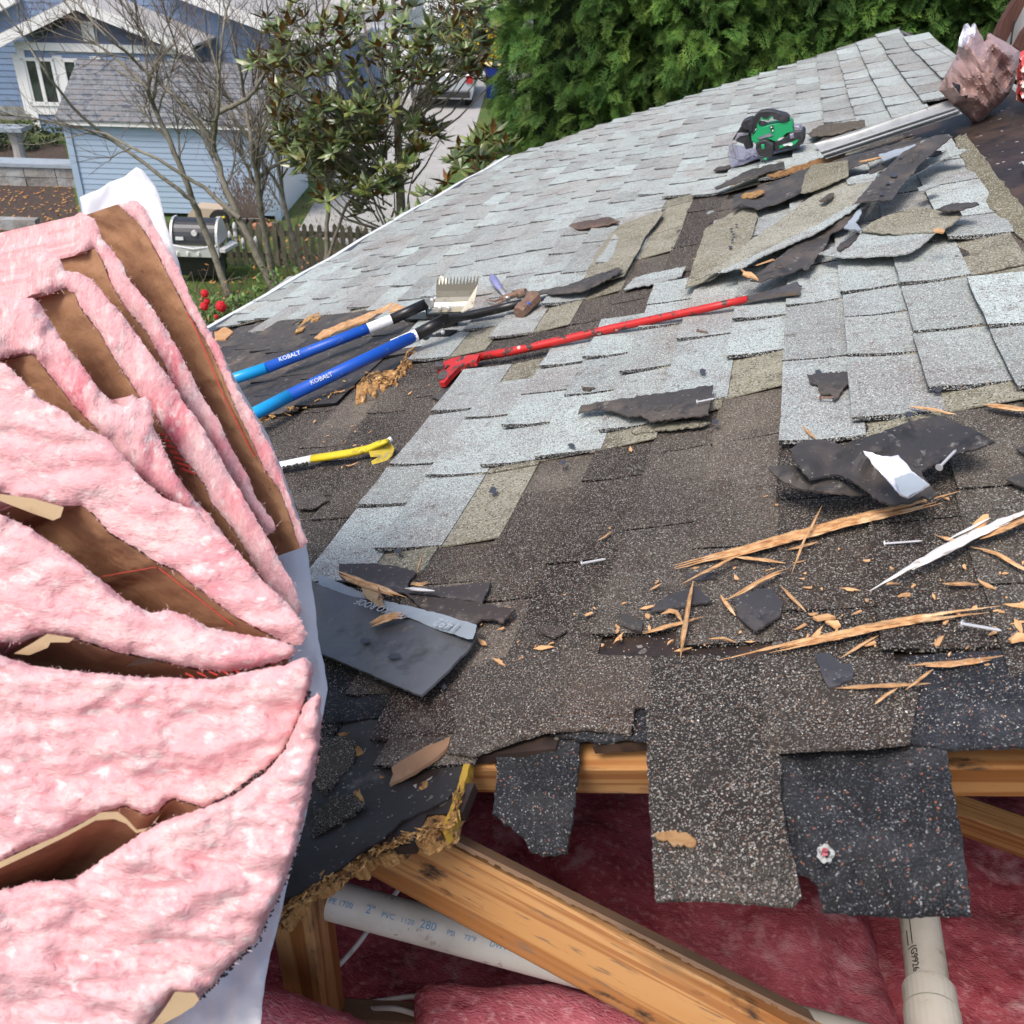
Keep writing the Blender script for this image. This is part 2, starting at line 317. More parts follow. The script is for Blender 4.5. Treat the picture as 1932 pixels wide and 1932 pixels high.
def cdt(outline, sp, jag=0.0, jsp=None):
    """triangulate an outline with inner points every sp; returns pts, tris, boundary index loop"""
    ol = []; n = len(outline); jsp = jsp or sp
    for i in range(n):
        ax, ay = outline[i]; bx_, by_ = outline[(i+1) % n]; L = sqrt((bx_-ax)**2+(by_-ay)**2); k = max(1, int(L/jsp))
        for j in range(k):
            t = j/k; q = jag*(1 if j else .3); ol.append((ax+(bx_-ax)*t+R(-q, q), ay+(by_-ay)*t+R(-q, q)))
    nb = len(ol); pts = list(ol)
    x0, x1 = min(p[0] for p in ol), max(p[0] for p in ol); y0, y1 = min(p[1] for p in ol), max(p[1] for p in ol)
    y = y0+sp*.5; row = 0
    while y < y1:
        x = x0+sp*(.5 if row % 2 else .1)
        while x < x1:
            q = (x+R(-.2, .2)*sp, y+R(-.2, .2)*sp)
            if inside(q, ol) and dist_poly(q, ol) > sp*.4: pts.append(q)
            x += sp
        y += sp*.87; row += 1
    r = delaunay_2d_cdt([Vector(p) for p in pts], [(i, (i+1) % nb) for i in range(nb)], [], 1, 1e-5)
    return [(v.x, v.y) for v in r[0]], [tuple(f) for f in r[2]], ol
def wind(P, t):
    (ax, ay), (bx_, by_), (cx, cy) = (P[i] for i in t[:3]); return (bx_-ax)*(cy-ay)-(by_-ay)*(cx-ax)
def sheet_mesh(mb, outline, pos, thick, sp, normal=None, jag=0.0, jsp=None, side_col=None, topcol=None):
    pts, tris, ol = cdt(outline, sp, jag, jsp); n = len(pts); normal = normal or RN
    top = [pos(x, y) for x, y in pts]; nv = normal
    sg = 0
    for t in tris[:60]:
        a, b, c = (top[i] for i in t[:3]); sg += (b-a).cross(c-a).dot(nv)*(1 if wind(pts, t) > 0 else -1)
    fs = [t if (wind(pts, t) > 0) == (sg > 0) else tuple(reversed(t)) for t in tris]
    ed = {}
    for f in fs:
        for i in range(len(f)): ed[(f[i], f[(i+1) % len(f)])] = 1
    mb.add(top+[p-nv*thick for p in top], fs+[tuple(i+n for i in reversed(f)) for f in fs], topcol)
    off = len(mb.v)-2*n
    for (a, b) in ed:
        if (b, a) not in ed:
            mb.f.append((a+off, a+n+off, b+n+off, b+off)); mb.mi.append(mb.cur); mb.c.append(side_col or topcol or mb.col or (1, 1, 1))
    return ol
def roofpos(w0, amp=.006, fr=70., lift=()):
    sd_ = R(0, 99)
    def f(x, y):
        w_ = w0 + amp*noise.noise(Vector((x/fr, y/fr, sd_)))
        for lx, ly, lh, lr in lift: w_ += lh*math.exp(-((x-lx)**2+(y-ly)**2)/(lr*lr))
        return roof(x, y, w_)
    return f
def piece(name, outline, matn, w0, label, cat, thick=.004, sp=10, jag=1.2, amp=.006, lift=(), group=None, parent=None, tint=(1, 1, 1), extra=None, fr=60.):
    mb = MB(); sheet_mesh(mb, outline, roofpos(w0, amp, fr, lift), thick, sp, jag=jag, jsp=max(5, sp*.7), topcol=tint)
    if isinstance(matn, tuple):        # second material underneath / on the side
        up = len(mb.f); 
    o = mb.build(name, matn, parent)
    if label and cat: tag(o, label, cat, group)
    elif label: o['label'] = label
    return o
# ------------------------------------------------------------------ the roof we stand over
UA, VA = uv_of(410, 620); UB, VB = uv_of(960, 300)
def ue(v): return UA+(UB-UA)*(v-VA)/(VB-VA)                       # eave line
UR1, VR1 = uv_of(1700, 57); UR2, VR2 = uv_of(1800, 112)
VE = 4.25
def ur(v): return UR1+(UR2-UR1)*(v-VR1)/(VR2-VR1) if v > VE else 2.6    # ridge, then the adjoining slope
def vr(u): return VB+(VR1-VB)*(u-UB)/(UR1-UB)                     # far rake
GREY_NEAR = [(605,1066),(560,1062),(830,730),(980,700),(1070,640),(1170,575),(1290,545),(1330,430),(1500,330),(1780,240),(1822,262),(1870,345),(1955,470),
             (2150,600),(2150,700),(1880,775),(1650,815),(1505,832),(1503,640),(1440,655),(1430,710),(1340,730),(1330,800),(1190,815),(1175,870),(1050,885),(1030,945),(905,960),(865,1040)]
GREY_FAR = [(300,700),(410,625),(600,595),(640,598),(800,590),(780,650),(770,715),(880,655),(1010,600),(1120,545),(1165,500),(1250,400),(1300,372),(1540,300),
            (1780,200),(1850,140),(1800,60),(1700,20),(1300,120),(960,240),(300,560)]
LIFTED = [(300,640),(410,632),(560,600),(640,606),(780,592),(792,625),(776,668),(740,700),(690,704),(590,748),(500,782),(400,800),(300,800)]
HOLE_FRONT = [(300,1790),(545,1692),(690,1606),(800,1556),(846,1540),(878,1428),(1060,1392),(1225,1395),(1450,1410),(1785,1408),(2050,1405)]
hf = [uv_of(*p) for p in HOLE_FRONT]
HOLE = hf + [(2.2, -.7), (-1.5, -.7)]
house = empty('shingled_house', RO+Vector((0, 0, -4.15)), 'low house whose grey shingled roof is torn open in front with rotten boards', 'house')
def tabs(mb, test, v0, v1, u0, u1, w0, course=.131, tab=.305, gap=.015, cols=None, th=.006, butt=.008, jit=.0, miss=0, lap=None, raise_=.006, cc_=None, clamp=None):
    k = 0; u = u0
    while u < u1:
        off = R(0, tab) if k % 3 == 0 else off+tab*.5+R(-.03, .03)
        v = v0 - (off % tab); cm = cc_[(k*5+k//3) % len(cc_)] if cc_ else (1, 1, 1)
        while v < v1:
            L = tab*random.choice((1, 1, .62, 1, 1.28, .8)) if jit else tab
            uc, vc = u+course*.5, v+L*.5
            if test(uc, vc, u, v, L):
                g = gap*R(.5, 1.3); a0, a1 = v+g/2, v+L-g/2; a1 = min(a1, clamp(u)) if clamp else a1; du = R(-.003, .003); b0 = butt*R(.6, 1.6); tw = -raise_*R(.1, 1)/4 if R(0, 1) < .85 else R(-.001, .001)
                cc = random.choice(cols); q = R(.86, 1.12); cc = tuple(x*q*y_ for x, y_ in zip(cc, cm))
                U0, U1 = u+du, u+course+.016
                n = 4; top = []; bot = []
                for i in range(n+1):
                    vv = a0+(a1-a0)*i/n; cu = .0012*(abs(i-n/2)**1.5)*R(.2, 1.2); uu = U0+R(-.0012, .0012)
                    top += [ruv(uu, vv, w0+b0+th+cu+tw*(i-n/2)), ruv(u+course*.5, vv, w0+b0*.45+th*.7), ruv(U1, vv, w0+.0012)]
                    bot += [ruv(uu, vv, w0+b0+cu+tw*(i-n/2)-th*.2), ruv(u+course*.5, vv, w0-.002), ruv(U1, vv, w0-.003)]
                nn = len(top); fs = []
                for i in range(n):
                    for j in range(2):
                        a = i*3+j; fs.append((a, a+1, a+4, a+3)[::-1] if False else (a, a+1, a+4, a+3)); fs.append((a+nn, a+3+nn, a+4+nn, a+1+nn))
                    fs.append((i*3, i*3+3, i*3+3+nn, i*3+nn)); fs.append((i*3+2, i*3+2+nn, i*3+5+nn, i*3+5))
                fs += [(0, nn, 1+nn, 1), (1, 1+nn, 2+nn, 2)]; e = n*3
                fs += [(e, e+1, e+1+nn, e+nn), (e+1, e+2, e+2+nn, e+1+nn)]
                ntop = 2*n; b_ = len(mb.c); mb.add(top+bot, fs, cc)
                for fi in range(len(fs)):
                    isT = fi < 4*n and fi % 4 == 0 or fi < 4*n and (fi % 4 == 0)
                for fi, f_ in enumerate(fs):
                    if any(q_ >= nn for q_ in f_): mb.c[b_+fi] = (.04, .04, .045)
                if lap is not None and proj(ruv(u, v, 0))[0] < 1740 and proj(ruv(u, v, 0))[1] > 340:
                    g0, g1 = a0-.002, a1+.002; h0 = u+course-.01; h1 = u+course*2.05; lc = R(.8, 1.15)
                    P_ = [ruv(uu+R(-.003, .003), vv, w0+ww) for uu, ww in ((h0, -.0015), (h1, .0005)) for vv in (g0, (g0*2+g1)/3, (g0+2*g1)/3, g1)]
                    lap.add(P_+[x-RN*.003 for x in P_], [(0,1,5,4),(1,2,6,5),(2,3,7,6),(4,5,13,12),(5,6,14,13),(6,7,15,14),(0,4,12,8),(3,11,15,7)], (lc, lc, lc))
            v += L
        u += course; k += 1
def tgrey(uc, vc, u, v, L):
    if not (ue(vc) < uc and v < vr(uc)-.05): return False
    vc = min(vc, vr(uc)-.03)
    if vc > VE and uc > ur(vc): return False
    px, py = proj(ruv(uc, vc, .012)); p = (px, py); p2 = proj(ruv(uc+.115, vc, .012))
    if inside(p, LIFTED): return False
    if vc < 2.6 and uc < UL: return False
    return (inside(p, GREY_NEAR) and (inside(p2, GREY_NEAR) or py < 480)) or inside(p, GREY_FAR) or (uc > .8 and 1.95 < vc < 3.3 and px > 1932)
UL = uv_of(722, 911)[0]; UG = UL-.131*18
greys = [(1,1,1)]*4+[(.86,.85,.85),(.70,.68,.67),(1.08,1.12,1.12),(.90,.82,.80),(1.15,1.16,1.15),(.80,.78,.76)]
mb = MB(); lp = MB(); tabs(mb, tgrey, .9, 9.0, UG, 2.4, .0125, cols=greys, jit=1, lap=lp, clamp=lambda u: vr(u)+.01); lp.build('headlap_strips', 'shingle_tan', house, label='tan unfaded upper strips of the grey shingles'); mb.build('grey_shingles', 'shingle_grey', house, label='weathered light grey shingles still lying in place')
DARK_FIELD = [(300,860),(480,785),(600,740),(760,690),(880,650),(1010,590),(1165,495),(1240,398),(1400,360),(1560,290),(1790,240),(1850,300),(2100,520),(2100,1345),(1240,1345),(1225,1290),(1060,1285),(880,1300),(800,1330),(740,1325),(600,1300),(430,1260)]
olds = [(1,1,1)]*4+[(.85,.83,.83),(1.2,1.15,1.1),(.75,.70,.68),(1.35,1.32,1.28),(1.1,1.0,.96)]
def told(uc, vc, u, v, L):
    if not (ue(vc) < uc and vc < 8.0): return False
    p = proj(ruv(uc, vc, .004))
    if p[0] > 1790 and p[1] < 440: return False
    return inside(p, DARK_FIELD) or (vc > 2.0 and inside(p, LIFTED)) or (uc > .5 and .9 < vc < 2.1 and p[0] > 1950) or (uc < -.9 and 1.1 < vc < 2.0)
mb = MB(); tabs(mb, told, .9, 6.5, UG, 2.4, .0015, gap=.005, cols=olds, butt=.0045, th=.0032, jit=1, raise_=.002, cc_=[(1,1,1),(.62,.58,.55),(1.4,1.37,1.32),(.8,.76,.73),(1.75,1.7,1.62),(.55,.51,.49)]); mb.build('old_shingles', 'shingle_old', house, label='old dark brown layer of shingles bared under the grey ones')
# deck boards under it all, open at the hole
mb = MB(); st = .05; u = -3.3
while u < 2.6:
    v = -3.0
    while v < 8.2:
        uc, vc = u+st/2, v+st/2
        if ue(vc)-.02 < uc and vc < vr(uc)+.01 and not (vc > VE and uc > ur(vc)+.01):
            ok = not inside((uc, vc), HOLE)
            if ok:
                a = [ruv(u+i*st, v+j*st, -.0015) for i, j in ((0,0),(1,0),(1,1),(0,1))]; b = [p-RN*.014 for p in a]
                mb.add(a+b, [(0,1,2,3),(7,6,5,4),(0,4,5,1),(1,5,6,2),(2,6,7,3),(3,7,4,0)])
        v += st
    u += st
mb.build('roof_deck', 'brown_deck', house, label='dark brown stained deck boards')
# back slope past the ridge
mb = MB()
a, b = ruv(ur(VR1), VR1, .0), ruv(ur(VE+.01), VE, .0)
for i in range(8):
    t0, t1 = i/8, (i+1)/8; dn = Vector((cos(S), 0, -sin(S)))*1.8
    p0, p1 = a.lerp(b, t0), a.lerp(b, t1); mb.prism([p0, p1, p1+dn, p0+dn], (0, 0, -.02))
mb.build('back_slope', 'shingle_grey', house)
# drip edge along the eave, ridge caps, rake edge
e0, e1 = ue(1.2), ue(VB)
mb = MB(); N_ = 40
for i in range(N_):
    v0, v1 = 1.2+(VB-1.2)*i/N_, 1.2+(VB-1.2)*(i+1)/N_
    P0, P1 = ruv(ue(v0), v0, .012), ruv(ue(v1), v1, .012)
    for q0, q1 in ((P0, P1),):
        A_ = Vector((-.030, 0, .006)); B_ = Vector((.014, 0, .020))
        mb.add([q0+B_, q1+B_, q1+A_, q0+A_, q0+A_+Vector((-.004,0,-.07)), q1+A_+Vector((-.004,0,-.07)), q0+B_-Vector((0,0,.03)), q1+B_-Vector((0,0,.03))], [(0,1,2,3),(3,2,5,4),(0,6,7,1),(6,4,5,7)])
mb.build('drip_edge', 'white_metal', house)
mb = MB(); g = [ruv(ue(1.2), 1.2, -.06), ruv(ue(VB), VB, -.06)]
mb.prism([g[0], g[1], g[1]+Vector((0,0,-.16)), g[0]+Vector((0,0,-.16))], (.03, 0, 0)); mb.build('fascia', 'trim_white', house)
mb = MB()
N_ = 30
for i in range(N_):
    u0, u1 = UB+(UR1-UB)*i/N_, UB+(UR1-UB)*(i+1)/N_
    a, b = ruv(u0, vr(u0), .018), ruv(u1, vr(u1), .018); d = Vector((0, .03, -.002))
    mb.add([a-d*.3, b-d*.3, b+d, a+d, a+d-Vector((0,0,.14)), b+d-Vector((0,0,.14))], [(0,1,2,3),(3,2,5,4)])
mb.build('rake_edge', 'shingle_grey', house)
# walls of the house, attic floor
mb = MB(); T = .12
def wallbox(x0, x1, y0, y1, mbx):
    z0 = .0
    def zt(x): return CAM.z-H+(x)*TS-.06 if x < .9 else CAM.z-H+.9*TS-.06
    vs = [(x0,y0,z0),(x1,y0,z0),(x1,y1,z0),(x0,y1,z0),(x0,y0,zt(x0)),(x1,y0,zt(x1)),(x1,y1,zt(x1)),(x0,y1,zt(x0))]
    mbx.add(vs, [(3,2,1,0),(4,5,6,7),(0,1,5,4),(1,2,6,5),(2,3,7,6),(3,0,4,7)])
wallbox(-1.72, -1.6, -2.6, 6.7, mb); wallbox(2.3, 2.42, -2.6, VE-.05, mb)
zr = CAM.z-H+.8*TS-.10; zp = lambda x: CAM.z-H+x*TS-.06
mb.prism([(-1.6, 6.55, 0), (2.3, 6.55, 0), (2.3, 6.55, zr-1.5*TS-.05), (.8, 6.55, zr), (-1.6, 6.55, zp(-1.6))], (0, .1, 0))
mb.prism([(.95, VE-.06, zp(.95)-.06), (2.3, VE-.06, zr-1.5*TS-.3), (2.3, VE-.06, zp(2.3)-.02)], (0, .05, 0)); mb.prism([(2.3, VE, 0), (2.3, 6.6, 0), (2.3, 6.6, zr-1.5*TS-.05), (2.3, VE, zr-1.5*TS-.05)], (.1, 0, 0)); wallbox(-1.6, 2.4, -2.6, -2.48, mb)
mb.build('wall', 'cream_wall', house)
mb = MB(); mb.box((.4, 2.0, CAM.z-2.02), (4.2, 9.2, .04)); mb.build('ceiling', 'old_beam', house)
# sheets round the torn edge of the roof
def hs(name, outline, matn, w0, label, **k): return piece(name, outline, matn, w0, label, None, parent=house, **k)
hs('felt_underlay', [(300,1330),(600,1340),(720,1362),(850,1385),(884,1428),(872,1478),(842,1508),(800,1530),(756,1548),(722,1582),(690,1600),(640,1640),(600,1662),(556,1688),(500,1705),(420,1745),(300,1790)], 'felt', .001, 'black felt paper covering the broken deck corner', jag=1.6, thick=.003, sp=16)
hs('broken_board', [(300,1380),(600,1380),(860,1400),(890,1426),(884,1440),(872,1500),(858,1560),(838,1580),(800,1592),(772,1586),(735,1612),(700,1612),(684,1640),(648,1636),(612,1672),(588,1672),(556,1716),(530,1738),(490,1722),(400,1800),(300,1840)], 'torn_wood', -.004, 'split yellow deck board with a rotten fibrous edge', jag=4, thick=.02, sp=11, amp=.012, fr=22, lift=((860,1480,-.006,60),(700,1625,-.012,60),(540,1725,-.015,60)))
hs('black_shingle', [(560,1200),(700,1250),(748,1298),(716,1354),(600,1366),(540,1362)], 'shingle_black', .006, 'black granule shingle edge beside the plastic wrap', sp=14)
hs('brown_shingle', [(760,1290),(860,1300),(884,1378),(836,1386),(765,1391),(697,1395),(715,1355),(745,1302)], 'shingle_old', .010, 'reddish brown shingle tab', tint=(1.0,.72,.72), sp=14)
hs('ragged_shingle', [(850,1300),(880,1262),(960,1236),(1070,1228),(1066,1300),(1060,1372),(1018,1384),(960,1402),(900,1424),(842,1420),(862,1370)], 'shingle_old', .013, 'ragged dark shingle with pale granules', tint=(1.5,1.45,1.4), sp=14, jag=2)
hs('ragged_shingle', [(1062,1224),(1150,1236),(1228,1238),(1226,1328),(1198,1334),(1190,1384),(1110,1374),(1022,1380),(1060,1350)], 'shingle_old', .016, 'brown grey shingle torn at its lower edge', tint=(1.9,1.7,1.55), sp=14, jag=1.5)
hs('torn_strip', [(1036,1384),(1110,1378),(1195,1388),(1200,1336),(1232,1320),(1228,1398),(1180,1392),(1135,1400),(1090,1394)], 'shingle_black', .008, 'thin black torn strip', sp=12, jag=2)
hs('torn_flap', [(936,1412),(985,1400),(1040,1388),(1097,1386),(1090,1450),(1086,1500),(1076,1560),(1070,1608),(1030,1612),(1002,1606),(985,1576),(946,1548),(928,1534),(937,1480)], 'shingle_black', -.006, 'small black shingle flap hanging into the hole with a ragged tip', sp=11, jag=3, amp=.01, lift=((1010,1620,-.05,110),))
hs('ragged_shingle', [(1700,1240),(1800,1232),(1960,1222),(1975,1405),(1900,1408),(1790,1412),(1730,1404),(1712,1400),(1722,1300)], 'shingle_black', .010, 'blue black shingle at the right end of the torn edge', sp=15, tint=(1.2,1.22,1.32), jag=1.5)
hs('torn_flap', [(1448,1396),(1560,1400),(1700,1400),(1786,1414),(1800,1500),(1816,1580),(1826,1660),(1832,1724),(1700,1728),(1600,1722),(1550,1718),(1544,1672),(1520,1650),(1500,1648),(1484,1600),(1470,1500)], 'shingle_black', .000, 'wide black shingle flap with a round nail hole hanging over the hole', sp=13, jag=2.2, amp=.012, lift=((1640,1760,-.045,180),))
hs('torn_flap', [(1222,1238),(1330,1236),(1436,1240),(1440,1330),(1452,1410),(1476,1430),(1472,1500),(1484,1570),(1504,1650),(1512,1690),(1494,1710),(1440,1704),(1330,1696),(1236,1698),(1228,1560),(1220,1420)], 'shingle_old', .014, 'long brown black shingle flap with an orange stain hanging over the hole', sp=13, jag=1.6, tint=(.78,.78,.80), amp=.003, lift=((1360,1760,-.03,160),))
hs('dried_stain', [(1232,1574),(1250,1568),(1275,1566),(1300,1574),(1314,1586),(1308,1598),(1290,1592),(1272,1596),(1258,1584),(1240,1582)], 'splinter', .0195, 'crusty orange stain on the long hanging flap', sp=6, jag=3, thick=.002, amp=.003, lift=((1360,1760,-.03,160),), tint=(.5,.5,.45))
hs('yellow_board_end', [(879,1424),(888,1432),(880,1468),(866,1512),(852,1562),(838,1576),(832,1562),(848,1530),(862,1488),(872,1450)], 'yellow_glue', .003, 'yellow end face of the broken deck board', sp=8, jag=1, thick=.016, amp=.002)
hs('ragged_shingle', [(1430,1236),(1560,1240),(1640,1244),(1742,1250),(1726,1340),(1716,1400),(1640,1410),(1560,1412),(1452,1418),(1436,1330)], 'shingle_old', .019, 'dark shingle tab with a straight lower edge', sp=14, tint=(1.15,1.1,1.05))
hs('granule_crust', [(1800,262),(1822,250),(1850,290),(1880,330),(1932,392),(2000,450),(2000,520),(1932,455),(1890,415),(1850,365),(1825,320)], 'shingle_tan', .014, 'rough crust of tan and grey granules along the stripped dark deck', tint=(.7,.68,.6), jag=3, sp=9, amp=.012)
# nail hole ring and orange stain on the flaps
def ring(px, py, r, w_, matn, name, parent, seg=18, inner=.5, lab=None):
    mb = MB(); vs = []; 
    for i in range(seg):
        a = 2*pi*i/seg
        for k_ in (inner*R(.8, 1.2), R(.8, 1.2)): vs.append(roof(px+cos(a)*r*k_, py+sin(a)*r*k_, w_))
    mb.add(vs, [(2*i, 2*i+1, (2*i+3) % (2*seg), (2*i+2) % (2*seg)) for i in range(seg)])
    return mb.build(name, matn, parent, **({'label': lab} if lab else {}))
def blob(px, py, rx, ry, w_, matn, name, parent, seg=16, lab=None):
    mb = MB(); vs = [roof(px, py, w_+.0006)]
    for i in range(seg):
        a = 2*pi*i/seg; q = R(.7, 1.25); vs.append(roof(px+cos(a)*rx*q, py+sin(a)*ry*q, w_))
    mb.add(vs, [(0, 1+i, 1+(i+1) % seg) for i in range(seg)]); return mb.build(name, matn, parent, **({'label': lab} if lab else {}))
# lifted corner with its own dark shingles and rotten edge
mb = MB(); sheet_mesh(mb, LIFTED, roofpos(.012, .004), .004, 24); mb.build('felt_underlay', 'felt', house)
def tlift(uc, vc, u, v, L):
    p = proj(ruv(uc, vc, .02)); return inside(p, LIFTED) and dist_poly(p, LIFTED) > 3
mb = MB(); tabs(mb, tlift, 1.5, 5, -2.8, .5, .015, gap=.004, cols=[(1,1,1),(.8,.8,.85),(1.2,1.15,1.1)], butt=.004, jit=1)
mb.build('lifted_shingles', 'shingle_back', house, label='smooth dark shingles on the lifted broken corner')
def edge_wood(pts, wpx, w_, nm, lab, tint=(1,1,1)):
    up = []; lo = []
    for i in range(len(pts)-1):
        (x0, y0), (x1, y1) = pts[i], pts[i+1]; L = sqrt((x1-x0)**2+(y1-y0)**2); k = max(1, int(L/6))
        for j in range(k):
            t = j/k; x, y = x0+(x1-x0)*t, y0+(y1-y0)*t; up.append((x, y-R(0, 4))); lo.append((x+R(-3, 3), y+wpx*R(.5, 1.3)))
    out = up+lo[::-1]
    return piece(nm, out, 'torn_wood', w_, lab, None, parent=house, thick=.012, sp=7, jag=1.5, amp=.016, fr=14, tint=tint)
edge_wood([(400,800),(490,782),(560,760),(620,735),(690,706)], 12, .014, 'rotten_edge', 'splintered orange wood under the lifted corner')
edge_wood([(672,712),(700,704),(740,698),(755,690)], 42, .012, 'rotten_edge', 'crumbling rotten wood lump under the lifted corner')
edge_wood([(755,690),(770,665),(782,648)], 22, .016, 'rotten_edge', 'orange wood fibres at the lifted corner tip')
piece('bare_wood', [(592,637),(610,622),(680,596),(745,570),(765,580),(700,600),(640,622),(605,640)], 'splinter', .028, 'pale bare wood showing through the lifted shingles', None, parent=house, thick=.008, amp=.01, fr=20, tint=(.85,.85,.85))
piece('bare_wood', [(555,628),(575,600),(600,585),(605,597),(585,610),(570,622)], 'torn_wood', .03, None, None, parent=house, thick=.006, amp=.01, fr=20)
piece('bare_wood', [(404,626),(425,617),(440,626),(425,640),(405,642)], 'splinter', .03, None, None, parent=house, thick=.01, tint=(.8,.75,.7))
# wood fibres along the broken edges
def fibres(pts, n, len_px, w_, name, matn='torn_wood', spread=8, wid=1.3, down=.01, tint=(1.1,1.1,1.1)):
    mb = MB(); seg = []
    for i in range(len(pts)-1): seg.append((pts[i], pts[i+1]))
    for _ in range(n):
        (x0, y0), (x1, y1) = random.choice(seg); t = R(0, 1); x, y = x0+(x1-x0)*t+R(-spread, spread), y0+(y1-y0)*t+R(-spread, spread)
        a = atan2(y1-y0, x1-x0)+R(-.7, .7)+(pi if R(0, 1) < .5 else 0); L = len_px*R(.4, 1.3); ww = w_+R(-.006, .014)
        c = tint if R(0, 1) > .25 else (.35, .3, .25); q = R(.7, 1.25)
        p0, p1 = roof(x, y, ww), roof(x+cos(a)*L, y+sin(a)*L, ww+R(-down, down)); d = (roof(x-sin(a)*wid, y+cos(a)*wid, ww+.001)-roof(x, y, ww+.001))
        mb.add([p0-d, p0+d, p1+d*.3, p1-d*.3, p0+RN*.002, p1+RN*.001], [(0, 1, 4), (1, 2, 5, 4), (2, 3, 5), (3, 0, 4, 5), (0, 3, 2, 1)], tuple(x_*q for x_ in c))
    return mb.build(name, matn, house)
fibres([(530,1722),(600,1676),(650,1650),(700,1612),(740,1590),(800,1572),(850,1550),(868,1490)], 380, 15, -.004, 'wood_fibres', wid=2.4, tint=(1.25,1.3,1.3))
fibres([(400,806),(490,788),(560,768),(620,742),(690,712),(740,720),(760,690),(780,655)], 220, 11, .012, 'wood_fibres', wid=1.6)
hole_flap = blob(1556, 1608, 6, 8, .008, 'fibreglass_shaded', 'nail_hole', house, lab='dark round nail hole in the black flap')
hring = ring(1558, 1610, 17, .0065, 'pale_wear', 'bare_ring', house, lab='pale ring worn round the nail hole')
for (x, y, rx, ry, ww, mm_, nn) in ((1275,1582,36,9,.0215,'splinter','dried_glue'),(1262,1576,20,7,.021,'splinter','dried_glue'),(1305,1362,7,5,.0215,'tar','nail_hole'),(938,1370,4,4,.021,'tar','nail_hole')):
    pass
# tar spots along old shingles
mb = MB()
# ------------------------------------------------------------------ framing seen through the hole
def beam(name, p0, p1, wd, hg, matn, up=Vector((0,0,1)), label=None, cat=None, parent=None, rot=0.0):
    p0, p1 = Vector(p0), Vector(p1); t = (p1-p0).normalized(); sdv = t.cross(up).normalized(); uv_ = sdv.cross(t).normalized()
    if rot: q = Matrix.Rotation(rot, 3, t); sdv = q @ sdv; uv_ = q @ uv_
    L = (p1-p0).length; mb = MB(); mb.rbox((0, 0, 0), (wd, hg, L), .003, (Vector((0,1,0)), Vector((0,0,1)), Vector((1,0,0))))
    o = mb.build(name, matn); o.matrix_world = Matrix((( t.x, sdv.x, uv_.x), (t.y, sdv.y, uv_.y), (t.z, sdv.z, uv_.z))).to_4x4()
    o.location = (p0+p1)/2 - (house.location if parent else Vector((0,0,0)))
    if parent: o.parent = parent
    if label: o['label'] = label
    return o
def dz(px, py): return (roof(px, py)-CAM).dot(FWD)
def thing_beam(name, p0, p1, wd, hg, matn, label, cat, rot=0, group=None):
    o = beam(name, p0, p1, wd, hg, matn, rot=rot); tag(o, label, cat, group); return o
o = beam('ridge_beam', dep(872, 1450, dz(865, 1440)+.06), dep(2100, 1447, dz(1900, 1440)+.06), .04, .062, 'beam', parent=house, label='new orange timber running across under the torn edge', rot=.25)
o = beam('rafter', dep(690, 1563, 1.27), dep(1750, 2128, 1.12), .092, .042, 'beam', up=-FWD, parent=house, label='orange diagonal timber with strong grain and a dirty upper edge', rot=.18)
o = beam('rafter', dep(1740, 1512, 1.75), dep(2100, 1640, 1.6), .04, .09, 'beam', parent=house, label='orange timber in the dark at the right of the hole', rot=.4)
tp = dep(562, 1665, 1.41); o = beam('post', tp, tp+Vector((0, 0, -.75)), .075, .06, 'beam', up=FWD, parent=house, label='short upright timber under the broken deck corner', rot=.35)
o = beam('joist', gnd(560, 1925, 3.38), gnd(830, 1940, 3.38), .04, .09, 'old_beam', parent=house, label='dirty joist end between the pink batts')
# dirt crust along the diagonal timber's upper edge
mb = MB(); n = 60
for i in range(n):
    t = i/n; a = dep(812+(1540-812)*t, 1566+(1934-1566)*t, 1.205-.06*t); b = dep(812+(1540-812)*(t+1/n), 1566+(1934-1566)*(t+1/n), 1.205-.06*(t+1/n))
    h_ = R(.003, .010); mb.prism([a-DOWN*.003, b-DOWN*.003, b+DOWN*h_*.5, a+DOWN*h_*R(.3, .6)], FWD*.03)
o = mb.build('dirt_crust', 'old_beam', house)
# pipes
def lettering(txt, size, origin, xax, yax, matn, name, parent=None, mirror=False):
    cu = bpy.data.curves.new(name, 'FONT'); cu.body = txt; cu.size = size; cu.extrude = .0003; cu.resolution_u = 2
    o = bpy.data.objects.new(name, cu); cu.materials.append(MATS[matn]); COL.objects.link(o)
    x = xax.normalized()*(-1 if mirror else 1); y = (yax-x*yax.dot(x)).normalized(); z = x.cross(y)
    o.matrix_world = Matrix(((x.x, y.x, z.x, origin.x), (x.y, y.y, z.y, origin.y), (x.z, y.z, z.z, origin.z), (0, 0, 0, 1)))
    dg = bpy.context.evaluated_depsgraph_get(); me = bpy.data.meshes.new_from_object(o.evaluated_get(dg)); me.materials.clear(); me.materials.append(MATS[matn])
    q = bpy.data.objects.new(name, me); q.matrix_world = o.matrix_world.copy(); COL.objects.link(q); bpy.data.objects.remove(o); o = q
    if parent: pm = o.matrix_world.copy(); o.parent = parent; pm.translation -= parent.location; o.matrix_local = pm
    return o
pA, pB = dep(520, 1670, 1.46), dep(1700, 1988, 1.46)
pr = empty('drain_pipe', pA.lerp(pB, .5), 'long white plastic pipe with blue printing slanting under the orange timber', 'pipe')
mb = MB(); mb.tube([pA.lerp(pB, i/12) for i in range(13)], .0302, 28); mb.build('pipe_wall', 'pvc', pr, smooth=True)
pd = (pB-pA).normalized()
